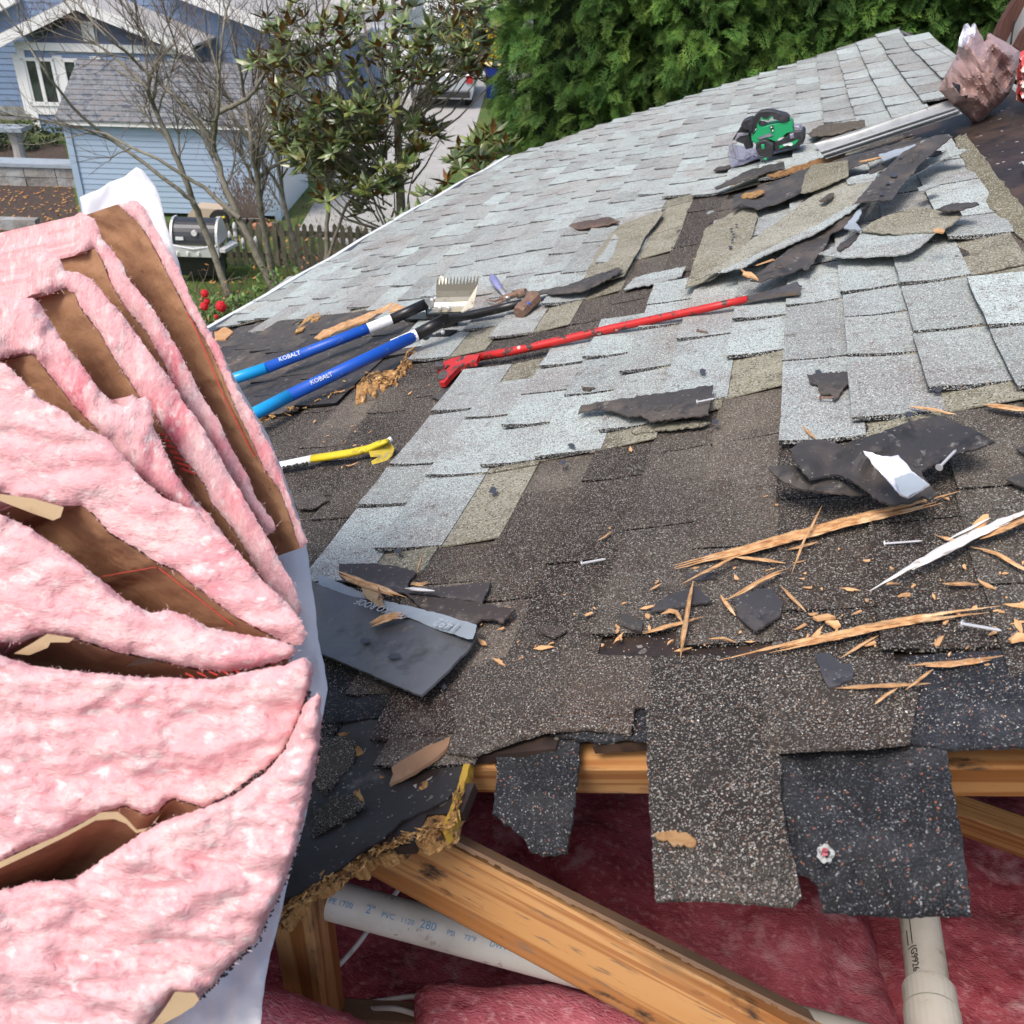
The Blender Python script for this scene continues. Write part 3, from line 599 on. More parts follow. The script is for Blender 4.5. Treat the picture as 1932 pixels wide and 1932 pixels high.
def on_pipe(px, py, up=0):       # on the tube's near face
    best = min(((abs(proj(pA.lerp(pB, i/400))[0]-px), i) for i in range(401)))[1]; c = pA.lerp(pB, best/400)
    tc = (CAM-c); tc -= pd*tc.dot(pd); tc.normalize(); sd_ = pd.cross(tc)
    if sd_.z > 0: sd_ = -sd_
    a = up; return c + (tc*cos(a)+sd_*sin(a))*.0307, (-(sd_*cos(a)-tc*sin(a)))
for txt, px, sz in (('PE 1700', 622, .016), ('2"', 690, .024), ('PVC', 722, .016), ('1120', 757, .015), ('280', 790, .024), ('PSI', 842, .015), ('73°F', 873, .014), ('DWV', 922, .016), ('ASTM-D', 961, .016), ('1785', 1016, .015), ('2665', 1056, .015)):
    p, y = on_pipe(px, 0, .15); lettering(txt, sz*.72, p, pd, y, 'blue_ink', 'printing', pr)
for px, txt in ((1138, 'NSF-pw'), (1214, 'NSF-dwv')):
    pass
for px, txt in ((0, 0),): pass
pC, pD = dep(1718, 1600, 1.64), dep(1768, 1990, 1.28)
vp = empty('vent_pipe', pC.lerp(pD, .5), 'upright white plastic pipe with a collar below the wide black flap', 'pipe')
mb = MB(); mb.tube([pC.lerp(pD, i/8) for i in range(9)], .0302, 28); mb.build('pipe_wall', 'pvc', vp, smooth=True)
q0, q1 = pC.lerp(pD, .735), pC.lerp(pD, 1.05)
mb = MB(); mb.tube([q0, q0.lerp(q1, .02), q0.lerp(q1, .3), q0.lerp(q1, .33), q1], [.0345, .037, .037, .0385, .0385], 28); mb.build('collar', 'pvc', vp, smooth=False)
vd = (pD-pC).normalized()
def on_vp(t, ang):
    c = pC.lerp(pD, t); tc = (CAM-c); tc -= vd*tc.dot(vd); tc.normalize(); s_ = vd.cross(tc)
    if s_.dot(RIGHT) < 0: s_ = -s_
    return c+(tc*cos(ang)+s_*sin(ang))*.0307, s_*cos(ang)-tc*sin(ang)
p, y = on_vp(.60, -.62); lettering('(G9926', .016, p, vd, y, 'black_ink', 'printing', vp)
mb = MB(); mb.tube([on_vp(t, -.5)[0] for t in (.47, .51, .55, .59)], .0007, 5); mb.tube([on_vp(t, -.75)[0] for t in (.52, .55, .59)], .0007, 5); mb.build('printed_line', 'black_ink', vp)
def cable(pts, r, label):
    P = [Vector(p) for p in pts]; out = []
    for i in range(len(P)-1):
        p0, p1, p2, p3 = P[max(i-1, 0)], P[i], P[i+1], P[min(i+2, len(P)-1)]
        for k in range(8):
            t = k/8; out.append(.5*((2*p1)+(p2-p0)*t+(2*p0-5*p1+4*p2-p3)*t*t+(3*p1-p0-3*p2+p3)*t**3))
    out.append(P[-1]); mb = MB(); mb.tube(out, r, 8); return tag(mb.build('cable', 'cable', smooth=True), label, 'cable')
cable([dep(770, 1655, 1.62), dep(718, 1722, 1.60), dep(680, 1775, 1.58), dep(648, 1812, 1.56), dep(610, 1850, 1.54), dep(560, 1905, 1.55)], .0045, 'white cable running up past the printed pipe')
cable([gnd(690, 1893, 3.42), gnd(740, 1885, 3.42), gnd(790, 1880, 3.42), gnd(830, 1893, 3.42)], .0045, 'white cable lying between the pink batts, the upper of two')
cable([gnd(700, 1902, 3.42), gnd(745, 1903, 3.45), gnd(790, 1915, 3.44), gnd(840, 1930, 3.40), gnd(900, 1990, 3.4)], .0045, 'white cable lying between the pink batts, the lower one bending towards the joist')
# batts on the attic floor
def floor_batt(outline, z, label, amp=.03, th=.1, sp=16, tint=(1,1,1)):
    sd_ = R(0, 50); mb = MB()
    def pos(x, y):
        p = gnd(x, y, z); e = math.exp(-dist_poly((x, y), outline)/22.)
        return p+Vector((0, 0, amp*noise.fractal(p*3.5+Vector((sd_, 0, 0)), 1.0, 2, 4)-.05*e))
    sheet_mesh(mb, outline, pos, th, sp, Vector((0, 0, 1)), jag=3, jsp=12, topcol=tint)
    o = mb.build('floor_batt', 'fibreglass_shaded', smooth=True); return tag(o, label, 'insulation', 'pink batts on the attic floor')
floor_batt([(420,1440),(1010,1440),(1120,1640),(1190,1990),(420,1990)], 3.16, 'shade-darkened pink batt behind the printed pipe at the left of the hole', amp=.05)
floor_batt([(900,1430),(1560,1430),(1640,1700),(1760,1990),(1130,1990),(1100,1700)], 3.22, 'shade-darkened pink batt in the middle of the hole below the two hanging flaps', amp=.05)
floor_batt([(1540,1430),(2120,1430),(2200,1990),(1700,1990)], 3.20, 'shade-darkened pink batt behind the upright pipe at the right of the hole', amp=.05)
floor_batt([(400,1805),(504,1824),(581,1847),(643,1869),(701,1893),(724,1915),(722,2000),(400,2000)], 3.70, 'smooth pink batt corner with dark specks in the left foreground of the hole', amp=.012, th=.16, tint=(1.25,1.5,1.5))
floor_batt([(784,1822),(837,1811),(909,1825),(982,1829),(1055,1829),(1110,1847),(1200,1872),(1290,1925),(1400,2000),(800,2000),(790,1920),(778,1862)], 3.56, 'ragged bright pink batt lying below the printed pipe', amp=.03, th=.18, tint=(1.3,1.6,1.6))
# ------------------------------------------------------------------ the fan of folded batts in its plastic wrap
def resample(pl, sp):
    out = []
    for i in range(len(pl)-1):
        (x0, y0), (x1, y1) = pl[i], pl[i+1]; k = max(1, int(sqrt((x1-x0)**2+(y1-y0)**2)/sp))
        out += [(x0+(x1-x0)*j/k, y0+(y1-y0)*j/k) for j in range(k)]
    return out+[pl[-1]]
def batt(name, right, left, d, shift, dd, label, amp=.006, puff=.02, paper=True, tmax=1.0, sp=7.5, tilt=(0, 0), clumps=0.0, tint=(1,1,1), hairs=1.0, pstart=0, pskip=()):
    outl = right+left[::-1]; sd_ = R(0, 90); cx = sum(p[0] for p in outl)/len(outl); cy = sum(p[1] for p in outl)/len(outl)
    def dv(x, y): return d+tilt[0]*(x-cx)+tilt[1]*(y-cy)
    def relief(x, y, D):
        p = Vector((x/105., y/60., sd_)) if shift[0] > -300 else Vector((x/45., y/110., sd_)); a = noise.fractal(p, 1.1, 2.1, 4); e = math.exp(-D/6.)
        q = abs(noise.noise(Vector((x/150., y/55., sd_+9))))
        return D_amp*a - puff*(1-e) - clumps*q + .0016*noise.noise(Vector((x/9., y/16., sd_)))
    D_amp = amp
    pts, tris, ol = cdt(outl, sp, 1.6, 6); n = len(pts); nb = len(ol)
    top = [dep(x, y, dv(x, y)+relief(x, y, dist_poly((x, y), ol))) for x, y in pts]
    root = empty(name, dep(cx, cy, d), label, 'insulation batt', 'pink batts fanned out of the torn package')
    mb = MB(); fs = []
    for t in tris:
        fs.append(t if wind(pts, t) < 0 else tuple(reversed(t)))
    mb.add(top, fs, tint)
    ed = {}
    for f in fs:
        for i in range(3): ed[(f[i], f[(i+1) % 3])] = 1
    be = [(a, b) for (a, b) in ed if (b, a) not in ed]
    for st_, (t0, t1) in enumerate(((0, .03), (.03, .15), (.15, .35), (.35, .6), (.6, 1))):
        for a, b in be:
            vs = []
            for i, t in ((a, t0), (b, t0), (b, t1), (a, t1)):
                x, y = pts[i]; s_ = 0 if t == 0 else 5; L = sqrt((cx-x)**2+(cy-y)**2)+1e-6
                x2, y2 = x+(cx-x)/L*s_+shift[0]*t, y+(cy-y)/L*s_+shift[1]*t
                vs.append(top[i] if t == 0 else dep(x2, y2, dv(x, y)+.006+dd*t+.008*noise.fractal(Vector((x2/40., y2/25., sd_)), .8, 2, 4)))
            mb.add(vs, [(0, 3, 2, 1)], tint)
    body = mb.build('glass_wool', 'fibreglass_up' if shift[0] < -300 else 'fibreglass', root, smooth=True)
    if paper:
        pl = resample(left[pstart:], 9); ns = 12; m_ = len(pl); mb = MB(); vs = []
        for i, (x, y) in enumerate(pl):
            a, b = pl[max(i-1, 0)], pl[min(i+1, m_-1)]; tx, ty = b[0]-a[0], b[1]-a[1]; L = sqrt(tx*tx+ty*ty) or 1
            nx, ny = -ty/L, tx/L
            if nx*shift[0]+ny*shift[1] < 0: nx, ny = -nx, -ny
            for k in range(ns+1):
                t = tmax*k/ns; cr = .009*noise.fractal(Vector((x/60.+k*.2, y/60., sd_+5)), .8, 2, 4)*min(1, k/2)
                q = 1.5 + R(0, 1.5)*(k == 0); vs.append(dep(x+nx*q+shift[0]*t, y+ny*q+shift[1]*t, dv(x, y)-.001+dd*t-abs(cr)))
        w_ = ns+1; mb.add(vs, [(i*w_+k, i*w_+k+1, (i+1)*w_+k+1, (i+1)*w_+k) for i in range(m_-1) for k in range(ns)])
        mb.build('kraft_paper', 'kraft', root, smooth=True)
    if hairs:
        mb = MB()
        for i in range(int(nb*1.3*hairs)):
            j = random.randrange(nb); x, y = ol[j]; x += R(-3, 3); y += R(-3, 3); a = R(0, 2*pi); L = R(1.5, 4) if R(0, 1) < .97 else R(5, 11)
            x1, y1 = x+cos(a)*L, y+sin(a)*L; x2, y2 = x1+cos(a+R(-1, 1))*L*.6, y1+sin(a+R(-1, 1))*L*.6; D = dv(x, y)-R(0, .008)
            wv = .00022; A_, B_, C_ = dep(x, y, D), dep(x1, y1, D-.002), dep(x2, y2, D-.001); s_ = (RIGHT*sin(a)+DOWN*-cos(a))*wv
            mb.add([A_-s_, A_+s_, B_+s_*.7, B_-s_*.7, C_], [(0, 1, 2, 3), (3, 2, 4)], (1.1, 1.3, 1.3))
        mb.build('loose_fibres', 'fibreglass', root)
    return root, dv
def swipe(pl, wpx, dfun, matn, name, parent, dn=.008):
    mb = MB(); pl = resample(pl, 6); m_ = len(pl); vs = []
    for i, (x, y) in enumerate(pl):
        a, b = pl[max(i-1, 0)], pl[min(i+1, m_-1)]; tx, ty = b[0]-a[0], b[1]-a[1]; L = sqrt(tx*tx+ty*ty) or 1
        for s_ in (-1, 1): vs.append(dep(x-ty/L*wpx/2*s_, y+tx/L*wpx/2*s_, dfun(x, y)-dn))
    mb.add(vs, [(2*i, 2*i+1, 2*i+3, 2*i+2) for i in range(m_-1)]); return mb.build(name, matn, parent)
A_, dA = batt('insulation_batt', [(231,384),(246,378),(260,379),(277,398),(301,444),(334,501),(361,561),(394,625),(411,648),(441,721),(485,795),(511,842),(535,902),(555,965),(581,1022),(573,1034)],
     [(222,384),(237,397),(261,418),(281,448),(301,485),(324,528),(351,581),(398,658),(428,725),(451,781),(478,835),(498,882),(531,928),(551,982),(567,1034)], 1.22, (-430, 150), .30,
     'rearmost batt, a thin pink strip against the white plastic with a wide brown paper face', tmax=.17, puff=.006, amp=.005)
o = swipe([(352,588),(366,615),(390,670),(410,720),(430,765),(448,800),(468,840),(481,862)], 2.5, lambda x, y: 1.222, 'red_print', 'red_line', A_)
o = swipe([(294,592),(306,614),(324,640)], 4, lambda x, y: 1.245, 'red_print', 'red_line', A_)
B_, dB = batt('insulation_batt', [(150,400),(177,413),(187,431),(191,451),(207,465),(231,498),(238,521),(261,548),(287,581),(314,621),(348,681),(378,741),(414,795),(431,835),(465,892),(485,942),(515,982),(520,1000)],
     [(150,476),(180,468),(194,491),(214,541),(244,588),(277,624),(311,688),(331,731),(354,771),(388,822),(411,865),(451,929),(478,972),(505,1010)], 1.165, (-420, 95), .30,
     'second batt from the white plastic, its pink strip between two brown paper faces', tmax=.25, puff=.006, amp=.005, pstart=1)
C_, dC = batt('insulation_batt', [(60,478),(88,476),(110,485),(118,500),(122,511),(147,513),(174,528),(201,561),(231,593),(277,658),(321,715),(351,765),(374,795),(404,842),(428,888),(458,935),(481,975),(511,1025),(538,1076),(555,1102),(568,1146),(566,1166)],
     [(60,556),(100,552),(122,543),(142,552),(150,575),(160,590),(187,624),(214,671),(241,711),(264,748),(284,768),(314,815),(348,865),(388,915),(401,949),(445,1002),(475,1056),(508,1109),(556,1166)], 1.11, (-400, 60), .30,
     'third batt of the fan, a long pink strip joined by a tuft to the next', tmax=.3, puff=.006, amp=.005, pstart=2)
for k in range(7): swipe([(300+k*7, 818+k*11), (322+k*8, 822+k*12)], 4.5, lambda x, y: 1.118, 'red_print', 'red_lettering', C_)
D_, dD = batt('insulation_batt', [(-150,562),(20,560),(60,562),(72,570),(86,593),(117,641),(160,695),(187,735),(214,761),(238,768),(252,745),(262,757),(275,748),(286,768),(291,808),(307,842),(334,898),(368,945),(394,969),(424,1012),(440,1035)],
     [(-150,700),(0,676),(44,664),(66,668),(80,688),(114,731),(144,768),(187,812),(217,848),(247,882),(281,915),(321,942),(370,985),(420,1035)], 1.055, (-400, 70), .30,
     'fourth batt of the fan with a fluffy pink tuft sticking out over the brown paper', tmax=.3, puff=.008, amp=.007, clumps=.008, pstart=3)
swipe([(277,900),(300,925),(318,940)], 4, lambda x, y: 1.06, 'red_print', 'red_line', D_)
E_, dE = batt('insulation_batt', [(-200,690),(0,684),(10,686),(43,718),(80,755),(127,778),(137,792),(167,812),(201,825),(217,845),(244,872),(267,902),(301,932),(317,942),(368,962),(405,1000),(424,1012),(468,1062),(500,1100),(545,1140),(568,1170),(579,1195),(570,1216)],
     [(-200,930),(0,927),(60,942),(117,955),(154,952),(180,972),(207,1005),(254,1032),(294,1059),(334,1076),(361,1099),(401,1129),(445,1162),(501,1193),(552,1218)], 1.0, (-240, 95), .26,
     'fifth batt, broad and fluffy, over the widest brown paper face', puff=.006, amp=.005, clumps=.012, pstart=2, tint=(1,1,1))
piece_pts = [(0,932),(60,940),(120,957),(114,976),(100,982),(60,968),(0,945)]
mb = MB(); sheet_mesh(mb, piece_pts, lambda x, y: dep(x, y, .985-.00012*(y-930)), .001, 10, -FWD); mb.build('paper_flange', 'kraft_pale', E_)
for a, b, c in (((300,1072),(440,1180),2.2), ((190,1088),(304,1068),1.6)): swipe([a, b], c, lambda x, y: 1.012, 'red_print', 'red_line', E_, .004)
F_, dF = batt('insulation_batt', [(-200,935),(0,970),(50,992),(100,1025),(150,1062),(201,1102),(234,1129),(284,1156),(321,1151),(354,1162),(391,1183),(434,1192),(518,1206),(552,1217),(560,1228)],
     [(-200,1225),(0,1212),(40,1212),(89,1196),(140,1203),(214,1228),(255,1236),(299,1245),(345,1256),(387,1265),(430,1268),(474,1262),(529,1248),(556,1235)], .955, (-60, 62), .2,
     'sixth batt, a pink wedge narrowing to the right above a pale flange of paper', puff=.012, amp=.009, clumps=.010, pstart=2)
mb = MB(); sheet_mesh(mb, [(26,1233),(60,1214),(89,1196),(140,1204),(130,1212),(95,1212),(90,1222),(55,1236)], lambda x, y: dep(x, y, .94), .001, 9, -FWD); mb.build('paper_flange', 'kraft_pale', F_)
for k in range(6): swipe([(240+k*9, 1258-k*1.5), (262+k*9, 1243-k*1)], 1.2, lambda x, y: .957, 'black_ink', 'printed_dashes', F_, .006)
for k in range(5): swipe([(350+k*22, 1270-k*2), (366+k*22, 1278-k*2)], 3.2, lambda x, y: .957, 'red_print', 'red_lettering', F_, .006)
G_, dG = batt('insulation_batt', [(-200,1205),(0,1236),(55,1254),(120,1264),(255,1277),(328,1279),(401,1282),(474,1266),(540,1254),(573,1240),(588,1250),(592,1266)],
     [(-200,1700),(0,1623),(50,1600),(110,1577),(150,1555),(190,1532),(237,1519),(277,1537),(299,1530),(314,1512),(328,1506),(387,1523),(445,1497),(504,1453),(547,1406),(571,1355),(584,1300)], .915, (-90, 135), .2,
     'seventh batt, a large drooping pink slab with grey dirt on its curved edge', puff=.016, amp=.013, clumps=.014, pstart=1)
mb = MB(); sheet_mesh(mb, [(-40,1660),(0,1626),(60,1598),(110,1577),(150,1556),(190,1533),(222,1532),(240,1546),(258,1566),(282,1562),(302,1536),(292,1552),(272,1569),(257,1572),(238,1554),(215,1545),(180,1548),(125,1578),(60,1610),(0,1638)], lambda x, y: dep(x, y, .885), .001, 12, -FWD); mb.build('paper_flange', 'kraft_pale', G_)
o = fibres
dirt = MB()
for i in range(150):
    pl = [(584,1300),(571,1355),(547,1406),(504,1453),(445,1497),(387,1523)]; j = random.randrange(5); t = R(0, 1); x = pl[j][0]+(pl[j+1][0]-pl[j][0])*t+R(-5, 3); y = pl[j][1]+(pl[j+1][1]-pl[j][1])*t+R(-5, 3)
    dirt.ball(dep(x, y, .905), (R(.0006, .0022), R(.0006, .0022), R(.0006, .002)), 5, 4)
dirt.build('dirt', 'tar', G_)
H_, dH = batt('insulation_batt', [(-200,1740),(0,1680),(58,1664),(139,1660),(204,1614),(270,1570),(328,1541),(390,1523),(445,1498),(504,1455),(547,1408),(571,1357),(584,1322),(598,1308),(606,1316),(605,1391),(590,1482),(564,1585),(539,1665),(513,1716),(487,1774),(440,1818),(403,1858),(374,1884)],
     [(-200,2000),(150,2000),(277,1950),(310,1905),(328,1873),(352,1880)], .875, (-60, 40), .2,
     'nearest batt at the bottom, the biggest pink slab resting on the white plastic', puff=.016, amp=.013, clumps=.016, paper=False)
mb = MB(); sheet_mesh(mb, [(330,1872),(368,1874),(376,1886),(366,1898),(340,1915),(300,1936),(262,1960),(200,1975),(260,1945),(290,1930),(312,1900)], lambda x, y: dep(x, y, .848), .001, 12, -FWD); mb.build('paper_flange', 'kraft_pale', H_)
dirt = MB()
for i in range(200):
    pl = [(604,1400),(590,1482),(564,1585),(539,1665),(513,1716),(487,1774),(440,1818),(403,1858),(374,1884)]; j = random.randrange(8); t = R(0, 1); x = pl[j][0]+(pl[j+1][0]-pl[j][0])*t+R(-3, 4); y = pl[j][1]+(pl[j+1][1]-pl[j][1])*t+R(-3, 4)
    dirt.ball(dep(x, y, .876), (R(.0005, .0018), R(.0005, .0018), R(.0005, .0018)), 5, 4)
dirt.build('dirt', 'tar', H_)
WR = [(150,372),(187,357),(206,344),(234,334),(248,322),(257,315),(268,320),(281,336),(293,352),(301,371),(306,392),(311,414),(322,450),(334,485),(344,520),(354,549),(378,594),(400,636),(430,690),(470,760),(505,820),(530,880),(556,955),(576,1010),(585,1082),(594,1140),(600,1206),(612,1255),(618,1300),(611,1340),(604,1373),(596,1420),(591,1455),(583,1510),(573,1556),(562,1600),(547,1650),(535,1700),(522,1756),(508,1810),(500,1850),(494,1900),(488,2000),(150,2000),(200,1900),(400,1700),(480,1500),(540,1300),(545,1150),(520,1060),(480,960),(400,800),(300,600),(240,480),(160,430)]
def wd_(x, y):
    b = 1.31 if y < 1040 else 1.31-(y-1040)/960*.38
    return dep(x, y, b + .014*noise.noise(Vector((x/70., y/150., 4))) + .006*noise.noise(Vector((x/22., y/60., 7))))
mb = MB(); sheet_mesh(mb, WR, wd_, .0008, 12, -FWD, jag=.8)
o = mb.build('plastic_wrap', 'white_film', smooth=True); tag(o, 'torn white plastic wrap behind and under the fan of pink batts', 'plastic wrap')
# pale inner face of the wrap over the top of the pile
# ------------------------------------------------------------------ loose shingle pieces
G_L = 'loose shingle pieces on the roof'
def loose(k, pts, matn, w0, label, **kw):
    pts = C(k, pts) if k else pts
    kw.setdefault('amp', .006); kw.setdefault('thick', .0032)
    return piece('shingle_piece', pts, matn, w0, label, 'shingle piece', group=G_L, **kw)
loose(3, [(330,970),(420,925),(500,882),(600,855),(690,835),(695,868),(640,882),(600,890),(450,945),(340,978)], 'shingle_back', .045, 'long dark underside strip just below the circular saw', sp=7)
loose(3, [(325,880),(345,865),(410,850),(420,862),(370,880),(340,882)], 'shingle_old', .035, 'small brown scrap under the front corner of the saw', sp=5)
loose(3, [(815,690),(870,650),(950,638),(1000,632),(1110,618),(1112,655),(1020,672),(980,690),(900,700),(830,706)], 'shingle_old', .05, 'dark tan scrap lying above the grey metal flashing', tint=(1.9,1.8,1.5), sp=6)
loose(3, [(850,745),(900,705),(1000,680),(1120,668),(1135,690),(1010,712),(940,730),(860,748)], 'shingle_back', .042, 'dark curled scrap touching the upper edge of the metal flashing', sp=6)
loose(3, [(600,905),(780,850),(900,810),(1010,790),(1000,820),(820,870),(640,920)], 'torn_wood', .042, 'rotten orange strip under the dark underside pieces', sp=6, tint=(.55,.5,.45))
loose(3, [(430,1010),(600,960),(780,880),(900,845),(1050,800),(1200,758),(1400,708),(1395,750),(1200,812),(1030,870),(1000,900),(900,950),(780,995),(660,1050),(550,1082),(470,1055),(425,1085)], 'shingle_back', .055, 'long dark brown underside piece stretching below the metal flashing', sp=9, amp=.014, lift=((1640,280,.03,30),))
loose(3, [(778,995),(800,900),(840,852),(1022,828),(1026,905),(940,945),(850,982),(800,998)], 'shingle_tan', .070, 'square tan shingle tab lying on the long dark piece', tint=(.8,.78,.72), sp=7)
loose(3, [(1180,800),(1280,770),(1370,745),(1372,758),(1290,800),(1200,830)], 'slab', .078, 'greyish stained scrap near the right end of the metal flashing', sp=6, thick=.003)
loose(3, [(1410,830),(1480,790),(1620,768),(1642,775),(1600,795),(1540,812),(1450,850),(1400,885),(1340,908),(1380,860)], 'shingle_grey', .065, 'thin light grey shingle sticking out right of the long crossing strip', sp=6)
loose(3, [(1010,925),(1090,900),(1180,890),(1160,935),(1100,945),(1020,950)], 'shingle_grey', .06, 'light grey scrap tucked left of the long crossing strip', sp=6)
loose(3, [(180,1492),(230,1340),(285,1180),(350,1140),(420,1100),(480,1080),(545,1068),(555,1120),(525,1225),(470,1300),(400,1380),(320,1440),(235,1470)], 'shingle_tan', .040, 'large tan backed tab with a row of tar dots beside the bare dark strip', sp=10, amp=.01)
loose(3, [(235,1445),(400,1345),(520,1240),(620,1170),(710,1108),(800,1040),(900,960),(960,935),(1050,930),(1142,936),(1100,1000),(1050,1070),(950,1140),(860,1192),(720,1255),(650,1290),(560,1325),(480,1372),(350,1402)], 'shingle_tan', .058, 'long tan and grey course of shingles torn off in one strip', sp=10, amp=.012, tint=(1.25,1.3,1.4))
loose(3, [(560,1310),(720,1230),(860,1165),(960,1100),(1060,1040),(1140,936),(1150,960),(1100,1030),(1060,1075),(950,1145),(860,1200),(720,1262),(560,1332),(480,1380),(350,1408),(400,1385)], 'shingle_grey', .064, 'light grey exposed edge of the long torn off strip', sp=7)
loose(3, [(515,1452),(560,1410),(600,1380),(690,1310),(780,1240),(840,1200),(900,1160),(1000,1090),(1080,1060),(1092,1100),(1000,1172),(940,1202),(900,1280),(850,1340),(812,1395),(780,1385),(720,1412),(560,1457)], 'shingle_back', .052, 'dark curled underside piece with ragged right edge beside two orange wood chunks', sp=8, amp=.016, jag=2)
loose(3, [(1055,1052),(1100,995),(1150,940),(1200,890),(1250,840),(1300,790),(1350,762),(1400,740),(1470,700),(1520,697),(1562,705),(1480,770),(1400,840),(1350,900),(1300,960),(1275,1000),(1250,1032),(1180,1035),(1100,1042)], 'shingle_back', .085, 'long dark strip with a line of tar dots crossing over the rest of the pile', sp=8, amp=.01, lift=((1740,280,.03,40),))
loose(3, [(870,1312),(1000,1250),(1090,1192),(1280,1205),(1480,1195),(1440,1235),(1400,1270),(1320,1312),(1240,1320),(1000,1332)], 'shingle_grey', .050, 'light grey shingle with a slit, lower half of the kite shaped pair', sp=8)
loose(3, [(1090,1195),(1140,1150),(1200,1120),(1300,1095),(1380,1065),(1480,1085),(1600,1088),(1612,1110),(1560,1160),(1500,1195),(1280,1208)], 'shingle_tan', .056, 'olive tan shingle with tar marks, upper half of the kite shaped pair', sp=8)
loose(3, [(1478,1082),(1560,1050),(1690,1044),(1702,1055),(1600,1085),(1540,1092)], 'shingle_back', .075, 'thin dark scrap pointing right off the kite shaped pair', sp=5)
loose(2, [(1472,1272),(1490,1262),(1560,1245),(1640,1235),(1700,1223),(1762,1250),(1640,1280),(1560,1290),(1520,1294)], 'shingle_back', .030, 'lone rusty brown scrap on the intact grey field', sp=6, tint=(1.6,1.2,1.0))
loose(0, [(1102,524),(1125,478),(1148,445),(1170,424),(1245,397),(1252,402),(1222,440),(1200,480),(1177,520),(1150,527)], 'shingle_tan', .030, 'tan strip still nailed down at the upper left edge of the bare dark area', sp=10)
loose(2, [(1150,1642),(1200,1640),(1300,1642),(1380,1625),(1450,1612),(1600,1560),(1750,1508),(1778,1525),(1700,1572),(1560,1640),(1480,1652),(1400,1658),(1200,1662)], 'shingle_back', .040, 'long dark sliver running right from the claw hammer', sp=7, amp=.01)
loose(0, [(1176,546),(1195,525),(1225,516),(1260,509),(1294,502),(1286,521),(1240,534),(1215,538)], 'shingle_grey', .022, 'pale grey sliver between the red bar and the bare dark strip', sp=6)
loose(6, [(688,500),(780,455),(900,408),(925,430),(952,466),(850,495),(735,516)], 'shingle_back', .014, 'small dark rectangle below the forked end of the red bar', sp=7)
loose(6, [(528,792),(580,745),(640,698),(650,715),(600,760),(545,798)], 'shingle_back', .014, 'narrow dark sliver right of the yellow tool', sp=6)
loose(4, [(1640,1060),(1730,1040),(1790,1018),(1852,1080),(1800,1115),(1760,1132),(1680,1130)], 'shingle_old', .018, 'grey scrap with a tan corner below the yellow tool', sp=7, tint=(1.5,1.5,1.6))
loose(0, [(1090,780),(1096,765),(1140,757),(1190,750),(1230,744),(1290,735),(1345,726),(1342,755),(1336,782),(1280,788),(1227,795),(1207,782),(1185,786),(1160,776),(1125,772)], 'shingle_back', .040, 'dark underside piece with a white nail through its right corner', sp=9, jag=2)
loose(0, [(1190,812),(1230,800),(1310,793),(1340,796),(1320,804),(1240,812),(1195,817)], 'shingle_tan', .018, 'thin tan sliver under the dark piece with the nail', sp=6)
loose(7, [(810,342),(920,333),(1062,330),(1010,400),(952,476),(930,440),(880,440),(868,400),(820,382)], 'shingle_back', .030, 'small dark triangle lying alone on the light grey tabs', sp=7, jag=2)
loose(7, [(608,820),(680,814),(752,815),(800,850),(850,872),(930,880),(1000,902),(1112,960),(1030,962),(950,952),(860,945),(780,935),(730,915),(680,892),(640,860)], 'shingle_back', .050, 'curled lower dark piece under the big black crumpled sheet', sp=8, amp=.02, lift=((1460,890,.03,60),))
loose(7, [(718,728),(770,700),(830,682),(900,682),(950,690),(990,712),(1090,675),(1200,642),(1300,600),(1400,572),(1492,555),(1560,580),(1600,600),(1690,640),(1782,688),(1720,712),(1650,735),(1580,757),(1480,800),(1400,842),(1420,880),(1440,905),(1478,962),(1440,992),(1400,972),(1350,1002),(1250,1014),(1200,1000),(1150,980),(1120,945),(1100,930),(1040,890),(980,862),(930,860),(880,872),(820,882),(780,840),(745,790)], 'shingle_back', .060, 'big black crumpled sheet of shingle underside at the right', sp=9, jag=2, amp=.018, lift=((1640,800,.035,80),(1500,860,.022,50)), tint=(.7,.72,.78))
loose(7, [(1100,738),(1130,745),(1200,765),(1240,768),(1282,760),(1310,790),(1350,842),(1400,880),(1442,912),(1390,945),(1330,978),(1290,962),(1240,905),(1170,830)], 'foil_white', .104, 'white and grey film label stuck on the big black crumpled sheet', sp=9, amp=.02, thick=.002, lift=((1640,800,.035,80),))
piece('label_band', C(7, [(1262,880),(1350,850),(1400,880),(1440,912),(1390,945),(1330,976),(1292,960)]), 'slab', .1085, None, None, parent=[o for o in bpy.data.objects if o.get('label', '').startswith('white and grey film')][0], thick=.001, amp=.02, sp=9, tint=(.5,.5,.55), lift=((1640,800,.035,80),))
loose(7, [(0,1572),(30,1530),(60,1500),(150,1468),(232,1435),(270,1470),(316,1512),(230,1530),(150,1547)], 'shingle_back', .016, 'dark scrap with a straight upper edge crossed by a wood splinter', sp=8, tint=(.8,.85,1))
loose(7, [(180,1372),(330,1364),(337,1388),(260,1410),(200,1402)], 'shingle_back', .014, 'narrow dark scrap under the left end of the longest splinter', sp=7, tint=(.8,.85,1))
loose(7, [(435,1500),(500,1475),(560,1450),(640,1448),(655,1495),(688,1522),(670,1590),(610,1630),(545,1668),(490,1630),(450,1590)], 'shingle_back', .018, 'dark five sided piece with a tan stain in the middle of the splinters', sp=8, tint=(.85,.9,1.05))
loose(10, [(850,20),(880,12),(932,16),(980,66),(1042,70),(1052,110),(1046,150),(990,168),(960,185),(920,187),(880,110)], 'shingle_back', .026, 'small slate grey piece with a notched end near the torn edge', sp=8, tint=(.9,1,1.25))
